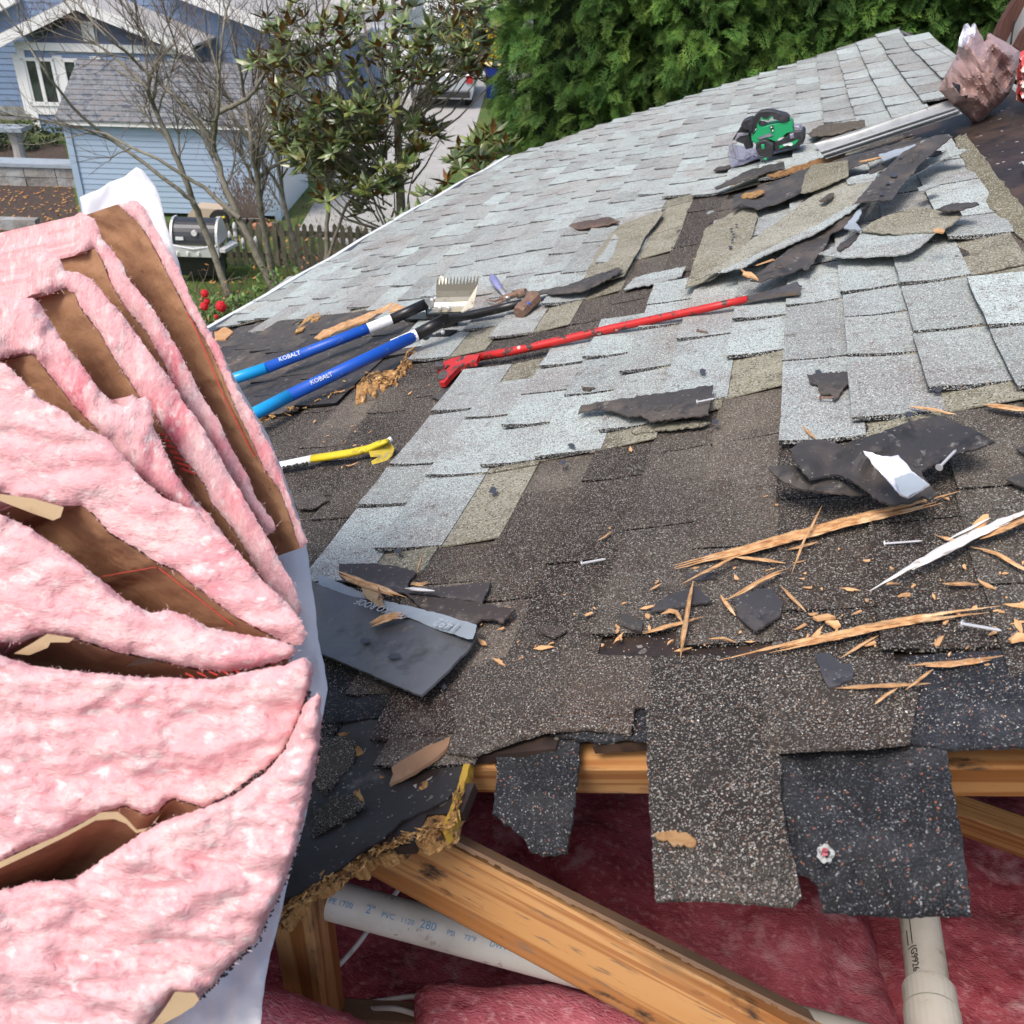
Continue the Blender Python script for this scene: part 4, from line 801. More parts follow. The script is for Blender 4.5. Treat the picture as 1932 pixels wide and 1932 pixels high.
loose(10, [(1005,160),(1050,150),(1068,190),(1050,207),(1015,200)], 'shingle_back', .022, 'tiny black scrap touching the slate grey notched piece', sp=6)
loose(7, [(1838,884),(1932,850),(2000,850),(2010,930),(1932,926),(1880,905)], 'shingle_back', .016, 'dark scrap cut by the right edge of the picture above the white painted stick', sp=8)
loose(7, [(1890,728),(1932,712),(2000,718),(1990,750),(1932,748)], 'shingle_back', .016, 'small dark scrap at the right edge above another one', sp=7)
loose(6, [(1758,1732),(1800,1722),(1892,1772),(1885,1820),(1820,1812),(1775,1790)], 'shingle_back', .016, 'small dark scrap among wood chips in the centre', sp=7)
loose(6, [(1288,1800),(1340,1788),(1400,1795),(1462,1812),(1430,1838),(1380,1858),(1320,1835)], 'shingle_old', .014, 'small grey brown scrap left of the other small one in the centre', sp=7, tint=(1.7,1.6,1.6))
loose(6, [(1508,462),(1550,440),(1622,448),(1590,468),(1530,474)], 'shingle_old', .028, 'tiny rust brown flake on the pale grey tabs', sp=5, tint=(1.4,1.2,1.1))
loose(6, [(-60,1475),(0,1470),(150,1442),(380,1440),(480,1455),(600,1480),(607,1500),(575,1530),(560,1562),(602,1600),(500,1602),(400,1562),(250,1545),(100,1535),(-60,1520)], 'felt', .018, 'flat dark felt piece tucked under the lowest grey tab', sp=10, jag=1.5, tint=(1.5,1.4,1.5))
loose(6, [(480,1602),(700,1580),(860,1565),(1032,1545),(1010,1600),(980,1662),(850,1640),(700,1622)], 'felt', .020, 'dark felt tongue pointing right below the white plastic peg', sp=9, jag=2, tint=(1.7,1.6,1.6))
loose(6, [(540,1610),(700,1630),(850,1645),(1010,1672),(1172,1700),(1130,1740),(1100,1772),(1040,1752),(980,1756),(940,1792),(700,1740)], 'felt', .022, 'brownish felt piece with a torn right end beside the tape', sp=9, jag=2, tint=(1.6,1.4,1.3))
loose(0, [(560,1080),(612,1108),(660,1124),(720,1135),(900,1180),(896,1205),(886,1222),(840,1270),(795,1312),(740,1290),(680,1264),(620,1238),(590,1226),(560,1210)], 'old_sheet', .035, 'largest dark sheet with tar blots and a printed tape across it', sp=11, amp=.010, jag=1, thick=.004, lift=((600,1090,.03,60),(800,1320,.012,70)))
tape = piece('plastic_tape', C(6, [(60,1500),(200,1560),(430,1650),(600,1690),(780,1735),(952,1788),(945,1830),(930,1868),(900,1868),(700,1800),(500,1722),(300,1650),(60,1560)]), 'slab', .0415, 'grey blue printed tape stuck across the largest dark sheet', 'tape', thick=.0006, amp=.006, sp=12, tint=(.36,.36,.38))
a_, b_ = roof(875, 1183, .050), roof(735, 1145, .050)
lettering('1492', .028, roof(872, 1178, .052), (roof(835, 1168, .052)-roof(872, 1178, .052)), roof(872, 1205, .052)-roof(872, 1178, .052), 'grey_ink', 'printing', None).parent = None
for o in [x for x in bpy.data.objects if x.name == 'printing' or x.name.startswith('printing.')]:
    if o.parent is None: mw = o.matrix_world.copy(); o.parent = tape; mw.translation -= tape.location; o.matrix_local = mw
lt = lettering('TAMKO ROOF', .022, roof(770, 1158, .052), (roof(735, 1147, .052)-roof(770, 1158, .052)), roof(770, 1180, .052)-roof(770, 1158, .052), 'grey_ink', 'printing', None)
mw = lt.matrix_world.copy(); lt.parent = tape; mw.translation -= tape.location; lt.matrix_local = mw
piece('plastic_tape', C(6, [(300,1575),(360,1585),(415,1620),(435,1700),(400,1690),(350,1650),(310,1620)]), 'kraft_pale', .054, 'torn yellowish tape end under the thick orange stick', 'tape', thick=.0006, amp=.02, sp=8)
loose(9, [(420,692),(440,640),(432,602),(600,500),(735,448),(728,485),(700,522),(640,570),(560,622),(480,665)], 'kraft', .012, 'tan brown wood grained scrap with a nail hole on the black felt', sp=10, amp=.006, jag=1, tint=(.9,.95,1.0), thick=.005)
loose(3, [(1100,1190),(1000,1180),(1060,1100),(1090,1070),(1092,1100),(1060,1150)], 'slab', .066, 'bluish torn metal edge beside the dark curled piece', sp=6, tint=(.6,.6,.6))
random.seed(31)
for i, (x, y, L, a, mm_, lab) in enumerate(((1500,335,46,-.35,'shingle_back','dark narrow scrap left of the square tan tab'),(1600,262,40,-.3,'shingle_old','brown scrap lying between the saw and the metal flashing'),(1655,318,34,-.5,'shingle_back','dark scrap under the square tan tab\'s right side'),(1560,372,30,-.5,'shingle_old','brown scrap in the gap of the bare dark strip'),(1752,352,40,-.25,'shingle_grey','light grey scrap right of the crossing dark strip'),(1480,500,36,-.2,'shingle_old','brown scrap left of the lower orange wood chunk'),(1688,412,46,-.6,'shingle_back','dark scrap behind the kite shaped pair'),(1600,455,50,-.65,'shingle_back','dark scrap along the lower side of the long torn off strip'),(1762,290,30,-.3,'shingle_back','small dark scrap at the top end of the crossing strip'),(1420,366,44,-.28,'torn_wood','rotten brown board edge above the bare dark strip'),(1340,400,14,-.3,'shingle_grey','pale crumb on the bare dark strip'),(1712,262,30,-.4,'shingle_old','brown crumpled scrap just below the metal flashing'))):
    o_ = []
    for s_ in (1, -1):
        for k_ in range(5): t_ = (k_/4-.5)*s_; wq = L*.16*R(.5, 1.3)*(1 if 0 < k_ < 4 else .5)*s_; o_.append((x+cos(a)*L*t_-sin(a)*wq, y+sin(a)*L*t_+cos(a)*wq*.7))
    loose(0, o_, mm_, .05+.004*i % .02, lab, sp=6, amp=.014, tint=(.8, .8, .8) if mm_ != 'shingle_old' else (1.7, 1.5, 1.4))
# granule crust on the felt corner
for pts, lab in (([(600,1400),(640,1390),(672,1400),(662,1440),(640,1470),(610,1500),(592,1480)], None), ([(590,1530),(630,1500),(670,1502),(690,1520),(660,1540),(620,1560),(590,1580)], None)):
    piece('granule_crust', pts, 'shingle_old', .006, lab, None, parent=house, thick=.004, jag=4, sp=9, amp=.006, tint=(1.5,1.5,1.3))
# tar dots
mb = MB()
def dots(lst, w_, parent_name='tar_dots'):
    for (x, y, rx, ry) in lst:
        rx *= .8; ry *= .8; vs = [roof(x, y, w_+.0006)]
        for i in range(12):
            a = 2*pi*i/12; q = R(.7, 1.2); vs.append(roof(x+cos(a)*rx*q, y+sin(a)*ry*q, w_-.0005))
        mb.add(vs, [(0, 1+i, 1+(i+1) % 12) for i in range(12)])
dots([(1380,432,4,2.5),(1384,442,4,2.5),(1382,453,4,2.5),(1378,466,5,3),(1390,424,4,2)], .046)
dots([(1700,297,6,3),(1686,330,10,5),(1722,290,5,2.5),(1663,366,6,3),(1675,345,6,3)], .092)
dots([(835,1290-0,7,8),(838,1296,6,7)], .024); dots([(1350,790+6,8,6),(1322,1032-250,6,5)], .03)
dots([(1078,840,9,5),(1063,872,9,5),(930,925,10,8),(750,1040,9,7)], .027); dots([(1326,695+5,8,6),(1545,680+22,9,7),(1715,785-4,10,7),(1770,735,10,6)], .028)
dots([(743,1237,16,7),(688,1208,12,6)], .043); dots([(1510,540-0,5,3)], .03)
mb.build('tar_dots', 'tar_smear', house, label='black adhesive spots of the shingles')
# grey metal flashing
fl = [(1536,271),(1786,190)]; 
def flpos(s, t):
    x0, y0 = 1536+(1786-1536)*s, 271+(190-271)*s; x1, y1 = 1558+(1816-1558)*s, 300+(214-300)*s
    w_ = .075+.010*math.exp(-((t-.55)/.05)**2)+.014*math.exp(-((t-.78)/.05)**2)+.012*sin(s*3)*(1-t)+.02*(1-t)**3
    return roof(x0+(x1-x0)*t, y0+(y1-y0)*t, w_)
mb = MB(); ns, nt_ = 24, 22; vs = [flpos(i/ns, j/nt_) for i in range(ns+1) for j in range(nt_+1)]
fsx = [(i*(nt_+1)+j, (i+1)*(nt_+1)+j, (i+1)*(nt_+1)+j+1, i*(nt_+1)+j+1) for i in range(ns) for j in range(nt_)]
mb.add(vs, fsx); o_ = len(vs); mb.add([p-RN*.0015 for p in vs], [f[::-1] for f in fsx])
fo = mb.build('metal_flashing', 'flashing', smooth=True); tag(fo, 'long ridged grey metal flashing strip lying under the crumpled foil bag', 'flashing')
# ------------------------------------------------------------------ splinters, nails, chips
def splinter(pts, wpx, w_, label, k=7, matn='splinter', group='wood splinters on the torn roof', strands=1, name='wood_splinter', tint=(1,1,1), hpx=.5):
    P = C(k, pts) if k else pts; P = resample(P, 10); m_ = len(P); mb = MB(); s_px = .365
    for st_ in range(strands):
        off = 0 if strands == 1 else (st_-(strands-1)/2)*wpx*.32; i0 = 0 if st_ == 0 else random.randrange(0, max(1, m_//4)); i1 = m_ if st_ == 0 else m_-random.randrange(0, max(1, m_//4))
        wst = wpx if strands == 1 else wpx*.55; vs = []; cnt = 0; sd_ = R(0, 99)
        for i in range(i0, i1):
            x, y = P[i]; a, b = P[max(i-1, 0)], P[min(i+1, m_-1)]; tx, ty = b[0]-a[0], b[1]-a[1]; L = sqrt(tx*tx+ty*ty) or 1; nx, ny = -ty/L, tx/L
            t = (i-i0)/max(1, (i1-i0-1)); hw = wst*.5*(min(1, .12+t*3.2))*(min(1, .12+(1-t)*3.2))*(1+.45*noise.noise(Vector((i*.5, sd_, 0)))); j = 1.2*noise.noise(Vector((i*.35, sd_, 5)))
            cx, cy = x+nx*(off+j), y+ny*(off+j); hm = hw*hpx*2/1779*dz(cx, cy)
            for dx, hh in ((-1, .0), (-.55, 1.0), (.2, 1.25), (.8, .8), (1, .0), (0, -.4)): vs.append(roof(cx+nx*hw*dx, cy+ny*hw*dx, w_+hm*hh*(1+.3*R(-1, 1))))
            cnt += 1
        fs = [(i*6+j, i*6+(j+1) % 6, (i+1)*6+(j+1) % 6, (i+1)*6+j) for i in range(cnt-1) for j in range(6)]; fs += [tuple(range(5, -1, -1)), tuple((cnt-1)*6+j for j in range(6))]
        q = R(.8, 1.12); base = len(mb.c); mb.add(vs, fs)
        for f in range(len(fs)): z = q*R(.82, 1.1); mb.c[base+f] = (tint[0]*z, tint[1]*z, tint[2]*z)
    return tag(mb.build(name, matn), label, 'splinter', group)
splinter([(125,1345),(300,1300),(480,1255),(650,1205),(820,1160),(1000,1110),(1200,1062),(1400,1018),(1612,962)], 13, .016, 'longest orange splinter, running up to the big black crumpled sheet', strands=4)
splinter([(165,1425),(290,1360),(400,1305),(485,1268)], 5, .026, 'thin splinter leaning on the left end of the longest one')
splinter([(440,1290),(560,1298),(700,1317)], 7, .014, 'short splinter fanning right from the longest one, near its left end')
splinter([(730,1375),(765,1280),(800,1190),(845,1110),(887,1022)], 5, .032, 'thin splinter crossing over the longest one')
splinter([(708,1250),(790,1230),(872,1208)], 6, .014, 'short splinter crossing the thin upright one')
splinter([(380,1518),(470,1470),(560,1415),(640,1375),(718,1350)], 10, .020, 'ragged splinter reaching up and right from the five sided dark piece', strands=2)
splinter([(362,1482),(400,1535),(440,1592)], 8, .016, 'short stub along the left side of the five sided dark piece')
splinter([(-40,1680),(80,1648),(170,1625),(282,1598)], 8, .014, 'splinter with a frayed right end lying under the upright pointed one', strands=2)
splinter([(155,1810),(170,1700),(185,1620),(200,1520),(222,1410)], 9, .024, 'upright pointed splinter crossing the dark scrap with straight edge')
splinter([(55,1582),(100,1565),(135,1572),(165,1620)], 9, .016, 'curled chip-like splinter left of the upright pointed one')
splinter([(678,1440),(740,1505),(808,1572)], 7, .016, 'short splinter slanting down right of the five sided dark piece')
splinter([(358,1832),(500,1800),(640,1765),(830,1722),(1030,1680),(1200,1640),(1400,1605),(1600,1578),(1812,1552)], 14, .016, 'second longest splinter, thick and orange with a forked right end', strands=3)
splinter([(1050,1652),(1200,1632),(1330,1618)], 8, .018, 'flat sliver lying along the top of the second longest splinter')
splinter([(978,1812),(1070,1755),(1180,1690)], 5, .014, 'thin splinter under the middle of the second longest one')
splinter([(1650,1238),(1720,1250),(1785,1266),(1860,1310),(2000,1385)], 9, .014, 'splinter under the right end of the white painted stick', strands=2)
splinter([(1330,1856),(1420,1845),(1560,1840),(1700,1822),(1826,1802)], 14, .018, 'broad splinter near the right end of the torn edge', strands=2)
splinter([(1508,1424),(1600,1426),(1702,1432)], 7, .014, 'short level splinter right of the white painted stick\'s tip')
splinter([(1340,505),(1450,525),(1580,549)], 6, .028, 'thin splinter on the tan tab at the right')
splinter([(1716,502),(1800,508),(1880,520),(2000,528)], 11, .020, 'pale splinter cut by the right edge above the big black crumpled sheet', strands=2)
splinter([(780,600),(815,638),(858,680)], 7, .024, 'short splinter on the light tabs just above the big black crumpled sheet')
splinter([(958,196),(1150,185),(1300,178),(1450,172)], 8, .024, 'level splinter crossed by another beside the slate grey piece', k=10)
splinter([(1158,280),(1215,235),(1280,192)], 6, .030, 'lowest thin splinter above the wide black flap', k=10)
splinter([(1318,204),(1390,150),(1462,98)], 6, .034, 'thin splinter slanting over the level one', k=10)
splinter([(172,1495),(260,1535),(350,1568),(450,1605),(552,1642)], 17, .048, 'thick orange stick lying on the tape of the dark felt', k=6, strands=2)
splinter([(545,1582),(630,1590),(716,1596)], 7, .034, 'small white peg right of the thick orange stick', k=6, matn='painted_wood')
splinter([(612,1495),(628,1440),(642,1390)], 4, .014, 'small upright splinter above the white peg', k=6)
splinter([(1632,1312),(1680,1290),(1722,1255)], 4, .014, 'small splinter in the centre of the dark shingles', k=6)
splinter([(350,1790),(420,1755),(480,1738),(550,1735)], 13, .050, 'flat frayed chip on the largest dark sheet', k=6, strands=3)
splinter([(580,1555),(640,1560),(680,1545)], 8, .036, 'flat chip on the felt above the white peg', k=6, strands=2)
splinter([(300,1710),(380,1705),(450,1730)], 5, .016, 'short bent splinter left of the broad one near the torn edge', k=7+0)
splinter([(1140,1470),(1250,1405),(1500,1258),(1700,1160),(1932,1068),(2080,1010)], 21, .030, 'white painted stick with a broken tip at the right', strands=2, matn='painted_wood', name='painted_stick')
splinter([(1700,1195),(1800,1150),(1932,1095),(2080,1035)], 12, .024, 'bare orange underside sliver beneath the white painted stick')
splinter([(1530,1200),(1650,1140),(1760,1085)], 5, .034, 'thin white sliver splitting off the upper side of the painted stick', matn='painted_wood')
splinter([(-6,1458+0),(60,1425)], 4, .014, 'tiny splinter at the left of the dark scrap with straight edge')
def nail(a, b, w_, label, matn='galvanised', k=7, r=.0021):
    (x0, y0), (x1, y1) = C(k, [a, b]); p0, p1 = roof(x0, y0, w_), roof(x1, y1, w_); t = (p1-p0).normalized(); mb = MB()
    mb.tube([p0, p0+t*.0015], .0052, 12); mb.tube([p0+t*.0014, p0.lerp(p1, .9), p1], [r, r, .0003], 8)
    return tag(mb.build('roofing_nail', matn, smooth=False), label, 'nail', 'nails lying on the roof')
nail((242,486), (332,468), .052, 'white nail through the corner of the dark underside piece')
nail((1492,826), (1582,732), .10, 'pale nail standing on the big black crumpled sheet')
nail((1210,1218), (1408,1203), .014, 'pale nail lying level left of the white painted stick', r=.0016)
nail((1612,1632), (1818,1668), .022, 'white nail under the right end of the second longest splinter')
nail((1545,1442), (1682,1416), .014, 'white nail lying on the dark shingles in the centre', k=6)
nail((245,118), (302,124), .028, 'rusty nail on the light tabs below the red bar', 'rusty')
nail((878,464), (948,462), .030, 'rusty nail under the small dark triangle', 'rusty')
nail((408,1640), (400,1572), .052, 'rusty nail sticking up beside the thick orange stick', 'rusty', k=6)
protos = []
for i in range(9):
    mb = MB(); n = random.randint(5, 9); el = R(1.2, 5.0); L = .008
    vs = []; 
    for j in range(n):
        a = 2*pi*j/n; q = R(.4, 1.25); vs.append(Vector((cos(a)*L*el*q*.5, sin(a)*L*q*.5, R(0, .002))))
    mb.add(vs+[v+Vector((0, 0, -.0015)) for v in vs], [tuple(range(n)), tuple(range(2*n-1, n-1, -1))]+[(j, j+n, (j+1) % n+n, (j+1) % n) for j in range(n)], (R(.8, 1.15),)*3)
    me = mb.build('wood_chip', 'splinter').data; o = [x for x in bpy.data.objects if x.data == me][0]; bpy.data.objects.remove(o); protos.append(me)
def chip(x, y, w_, s, label='small orange wood chip among the many scattered over the dark shingles', grp='wood chips scattered over the dark shingles', name='wood_chip'):
    o = bpy.data.objects.new(name, random.choice(protos)); COL.objects.link(o)
    q = Matrix.Rotation(S, 4, 'Y').inverted() @ Matrix.Rotation(R(0, 2*pi), 4, 'Z') @ Matrix.Rotation(R(-.3, .3), 4, 'X'); o.matrix_world = Matrix.Translation(roof(x, y, w_)) @ q @ Matrix.Diagonal((s, s, s, 1))
    return tag(o, label, 'wood chip', grp)
CH = [(DARK_FIELD, 45, .010), ([(1240,1060),(1932,1000),(1932,1230),(1640,1240),(1240,1230)], 62, .011), ([(880,1150),(1240,1120),(1240,1230),(880,1260)], 26, .013), ([(880,690),(560,830),(520,950),(700,900),(760,760)], 18, .010), ([(600,1180),(900,1200),(880,1300)], 8, .016)]
for poly, n, w_ in CH:
    k = 0; xs = [p[0] for p in poly]; ys = [p[1] for p in poly]
    while k < n:
        x, y = R(min(xs), max(xs)), R(min(ys), max(ys))
        if inside((x, y), poly) and 560 < x < 1932 and not inside((x, y), GREY_NEAR): chip(x, y, w_, R(.25, 1.0)); k += 1
for (x, y, s, w_, lab) in ((1412,518,3.0,.075,'orange wood chunk at the tip of the dark curled piece'), (1447,494,2.2,.085,'orange wood chunk on the long torn off strip'), (1772,436,2.6,.09,'orange wood chunk under the right corner of the kite shaped pair'), (1555,1165,2.4,.014,'round orange flake right of the five sided dark piece'), (1572,1177,2.2,.014,'tan flat flake left of the second longest splinter'), (1922,1205,2.6,.02,'pale tan chunk cut by the right edge'), (1852,985,2.6,.03,'tan chunk behind the white painted stick'), (1642,301,2.2,.085,'orange chip on the greyish scrap by the flashing')):
    chip(x, y, w_, s, lab, 'single large wood chunks', 'wood_chunk')
mb = MB(); n = 0
while n < 6500:
    x, y = R(560, 1932), R(560, 1400); uu, vv = uv_of(x, y)
    if R(0, 1) > (.05+.95*max(0, (y-950)/450)): continue
    if not (inside((x, y), DARK_FIELD) or (1230 < y < 1385 and 850 < x < 1932)): continue
    if inside((x, y), GREY_NEAR) and R(0, 1) > .1: continue
    p = roof(x, y, .0085 if y < 1235 else .022); s = R(.0005, .0014); c = random.choice([(.75,.74,.70)]*5+[(.55,.50,.42)]*3+[(.30,.15,.08)]*2+[(.75,.50,.30)]*2+[(.12,.11,.11)]*3)
    vs = [p+Vector((R(-s, s), R(-s, s), R(0, s))) for _ in range(4)]; mb.add(vs, [(0,1,2),(0,3,1),(1,3,2),(2,3,0)], c); n += 1
mat('grit', (1, 1, 1), .9, tint=True)
g_ = mb.build('roof_grit', 'grit'); g_['kind'] = 'stuff'; g_['label'] = 'loose mineral granules and crumbs scattered over the old shingles'
# ------------------------------------------------------------------ tools
def plane_hit(px, py, O, n):
    r = ray(px, py); return CAM+r*((O-CAM).dot(n)/r.dot(n))
def rod(mb, pts, rpx, w_, n=12, flat=1.0):
    P = [roof(x, y, ww) for (x, y), ww in zip(pts, w_)]; rr = [r*dz(x, y)/1779 for (x, y), r in zip(pts, rpx)]; mb.tube(P, rr, n, flat=flat)
# shingle shovels
def shovel(p_out, p_cy, p_lab0, p_lab1, p_blk, p_end, r, ws, label, plate):
    t = empty('roofing_shovel', roof(*p_lab0, .05), label, 'shovel', 'blue handled roofing shovels')
    mb = MB(); rod(mb, [p_cy, p_lab1], [r, r*.92], [ws[1], ws[2]]); mb.build('handle', 'blue_paint', t, smooth=True)
    mb = MB(); rod(mb, [p_out, p_cy], [r*1.05, r*1.02], [ws[0], ws[1]]); mb.build('handle_end', 'cyan_paint', t, smooth=True)
    a, b = roof(*p_lab0, ws[2]), roof(*p_lab1, ws[2]); d = (b-a).normalized(); rr = r*1.03*dz(*p_lab0)/1779; mb = MB()
    c0 = (CAM-a); c0 -= d*c0.dot(d); c0.normalize(); s0 = d.cross(c0); vs = []
    for i in range(9):
        ang = -1.25+2.5*i/8+.15
        for q in (a, b): vs.append(q+(c0*cos(ang)+s0*sin(ang))*rr)
    mb.add(vs, [(2*i, 2*i+1, 2*i+3, 2*i+2) for i in range(8)]); mb.build('sticker', 'label_white', t, smooth=True)
    mb = MB(); rod(mb, [p_lab1, p_end], [r*.96, r*.93], [ws[2], ws[3]]); mb.build('shaft', 'black_paint', t, smooth=True)
    plate(t); return t
def plate1(t):
    O = roof(815, 575, .10); mb = MB()
    base = [(802,563),(826,553),(838,556),(836,572),(808,588),(800,575)]
    mb.prism([plane_hit(x, y, O, RN) for x, y in [(800,566),(827,553),(842,560),(812,582)]], -RN*.004)
    tip = [(821,556),(826,540),(831,521),(847,531),(845,545),(840,562)]; nrm = (CAM-O).normalized(); nrm = (nrm+RN*.3).normalized()
    mb.prism([plane_hit(x, y, O, nrm) for x, y in tip], -nrm*.004)
    for i in range(5):
        x0, y0 = 831+3.2*i, 521+2.0*i; mb.prism([plane_hit(x, y, O, nrm) for x, y in [(x0, y0), (x0+2.2, y0+1.6), (x0+1.5, y0-3)]], -nrm*.004)
    mb.build('toothed_blade', 'zinc', t)
    mb = MB(); 
    for x, y in ((815,566),(822,563),(790,592),(777,597)): mb = MB(); mb.ball(roof(x, y, .105 if x > 800 else .03), .008, 8, 5); mb.build('bolt', 'galvanised', t)
    mb = MB(); mb.prism([roof(x, y, .03) for x, y in [(750,604),(800,590),(822,598),(800,604)]], RN*.004); mb.prism([plane_hit(x, y, roof(806,590,.05), (CAM-roof(806,590,.05)).normalized()) for x, y in [(799,566),(806,566),(812,600),(818,606),(806,606)]], FWD*.004); mb.build('bracket', 'black_paint', t)
def plate2(t):
    O = roof(860, 590, .11); nrm = ((CAM-O).normalized()*.8+RN).normalized(); mb = MB()
    nx, nr = 26, 7
    def P(s, q):           # s across, q from bracket edge up to the teeth; the blade curves up
        x = 808+(870-808)*s + (828-808+(907-870-20)*s)*q; y = 590+(588-590)*s-(590-551)*q
        return plane_hit(x, y, O, nrm)+nrm*(.035*q*q-.02*sin(q*pi))
    vs = [P(i/nx, j/nr) for i in range(nx+1) for j in range(nr+1)]
    fs = [(i*(nr+1)+j, (i+1)*(nr+1)+j, (i+1)*(nr+1)+j+1, i*(nr+1)+j+1) for i in range(nx) for j in range(nr)]; mb.add(vs, fs); mb.add([v-nrm*.004 for v in vs], [f[::-1] for f in fs])
    for i in range(13):
        s0, s1 = (2*i+.2)/nx, (2*i+1.5)/nx; a, b = P(s0, 1), P(min(1, s1), 1); c = P((s0+s1)/2, 1.16); mb.prism([a, b, c], -nrm*.004)
    a, b, c_, d_ = P(1, 0), P(1, 1), plane_hit(893, 580, O, nrm), plane_hit(872, 590, O, nrm)
    mb.prism([a, b, c_, d_], -nrm*.003)
    mb.build('toothed_blade', 'zinc', t)
    mb = MB()
    for x, y in ((830,581),(846,581),(820,628),(836,627)):
        mb = MB(); mb.ball(plane_hit(x, y, O, nrm) if y < 600 else roof(x, y, .035), .009 if y < 600 else .008, 8, 5); mb.build('bolt', 'galvanised', t)
    fr = (CAM-roof(840,625,.02)); fr.z = 0; fr.normalize(); O2 = roof(862, 626, .0); mb = MB()
    mb.prism([plane_hit(x, y, O2, fr) for x, y in [(806,593),(862,592),(864,600),(863,630),(850,634),(836,632),(834,606),(812,604)]], -fr*.05)
    mb.build('bracket', 'black_paint', t)
    mb = MB(); mb.prism([roof(x, y, .022) for x, y in [(782,633),(820,624),(864,624),(848,634),(800,640)]], RN*.004); mb.build('foot_plate', 'black_paint', t)
shovel((380,735), (503,694), (694,620), (738,603), (741,602), (804,573), 9.6, (.07,.07,.075,.085), 'upper blue handled shingle shovel with a small bent toothed blade', plate1)
shovel((420,812), (545,747), (740,652), (786,632), (788,631), (838,604), 11.0, (.075,.075,.08,.09), 'lower blue handled shingle shovel with a wide toothed blade', plate2)
for lb_, q0, q1, r_ in (('upper blue', (527,682), (571,667), 9.6), ('lower blue', (587,726), (632,707), 11.0)):
    sh_ = [o for o in bpy.data.objects if o.get('label', '').startswith(lb_)][0]
    d0 = (roof(*q0, .075)-CAM).dot(FWD)-(r_+(3 if r_ < 10 else 12))*dz(*q0)/1779; d1 = (roof(*q1, .075)-CAM).dot(FWD)-(r_+(3 if r_ < 10 else 12))*dz(*q1)/1779
    a_, b_ = dep(*q0, d0), dep(*q1, d1); lettering('KOBALT', (b_-a_).length/4.1, a_, b_-a_, -DOWN, 'label_white', 'handle_lettering', sh_)
# sledge and claw hammer
t = empty('sledge_hammer', roof(980, 580, .03), 'hammer with a rusty block head and black handle lying behind the shovels', 'hammer')
mb = MB(); rod(mb, [(850,601),(900,592),(940,583),(984,572)], [8.5,8.5,8,7.5], [.05,.045,.045,.05]); mb.build('handle', 'black_paint', t, smooth=True)
a, b = roof(982, 588, .035), roof(1010, 560, .045); ax = (b-a).normalized(); up = (RN-ax*RN.dot(ax)).normalized(); sd2 = ax.cross(up); mb = MB(); rr = 14.0*dz(990, 575)/1779
L = (b-a).length*1.15; a = a-ax*L*.1; vs = []
for s_, q in ((0, .82), (.08, .98), (.28, 1), (.36, .92), (.64, .92), (.72, 1), (.92, .98), (1, .8)):
    for i in range(8):
        an = pi/8+pi/4*i; vs.append(a+ax*L*s_+(up*sin(an)+sd2*cos(an))*rr*q)
mb.add(vs, [(k*8+i, k*8+(i+1) % 8, (k+1)*8+(i+1) % 8, (k+1)*8+i) for k in range(7) for i in range(8)]+[tuple(range(7,-1,-1)), tuple(range(56,64))]); mb.build('head', 'rusty', t)
p = a+ax*L*.55+ (CAM-a).normalized()*rr*1.0; mb = MB(); mb.ball(p, (.007,.007,.007), 6, 5); mb.build('emblem', 'blue_paint', t)
t = empty('claw_hammer', roof(950, 555, .03), 'claw hammer with a worn purple grip and rusty forked head', 'hammer')
mb = MB(); rod(mb, [(928,521),(931,526),(937,536),(944,546)], [5,7.5,7.2,5.2], [.045,.045,.045,.04], flat=.8); mb.build('grip', 'purple_grip', t, smooth=True)
mb = MB(); rod(mb, [(943,544),(952,556),(958,562)], [4.5,4,4.5], [.04,.04,.04], flat=.6); mb.build('neck', 'galvanised', t, smooth=True)
mb = MB(); rod(mb, [(950,563),(970,556),(978,554)], [6,5.5,4.5], [.04]*3); rod(mb, [(976,554),(992,551)], [7.5,7], [.04]*2)
for e in (((952,560),(935,568),(918,566)), ((952,566),(938,574),(921,580))):
    rod(mb, e, [4.5,3.8,1.5], [.042,.045,.036], flat=.5)
mb.build('head', 'rusty', t)
# red pry bar
t = empty('pry_bar', roof(1150, 620, .03), 'long red pry bar with chipped paint lying across the shingles', 'pry bar')
mb = MB(); W_ = [.034,.037,.038,.038,.038,.040,.042]; rod(mb, [(899,674),(960,664),(1025,650),(1149,621),(1227,604),(1340,580),(1410,564)], [7.5,7.8,7.8,7.6,7.4,7.2,6.2], W_, n=10); mb.build('bar', 'red_paint', t, smooth=True)
mb = MB()
O = roof(860, 690, .03)
for pl in ([(905,667),(898,682),(880,686),(866,692),(852,706),(838,722),(829,722),(832,708),(845,694),(858,686),(866,676),(880,670)], [(866,676),(858,690),(846,690),(836,698),(824,698),(824,690),(838,682),(852,676),(880,670)]):
    mb.prism([roof(x, y, .045-.0007*(905-x)*.4) for x, y in pl], -RN*.014)
mb.build('forked_claw', 'red_paint', t)
mb = MB(); mb.prism([roof(x, y, .018) for x, y in [(829,722),(840,722),(848,712),(842,704),(832,708)]], RN*.012); mb.prism([roof(x, y, .026) for x, y in [(822,697),(838,697),(838,689),(824,688)]], RN*.010); mb.build('claw_tip', 'steel_worn', t)
mb = MB(); mb.prism([roof(x, y, .040) for x, y in [(1406,559),(1440,552),(1475,541),(1504,530),(1511,542),(1508,552),(1470,556),(1440,561),(1408,568)]], -RN*.006); mb.build('spade_tip', 'steel_worn', t)
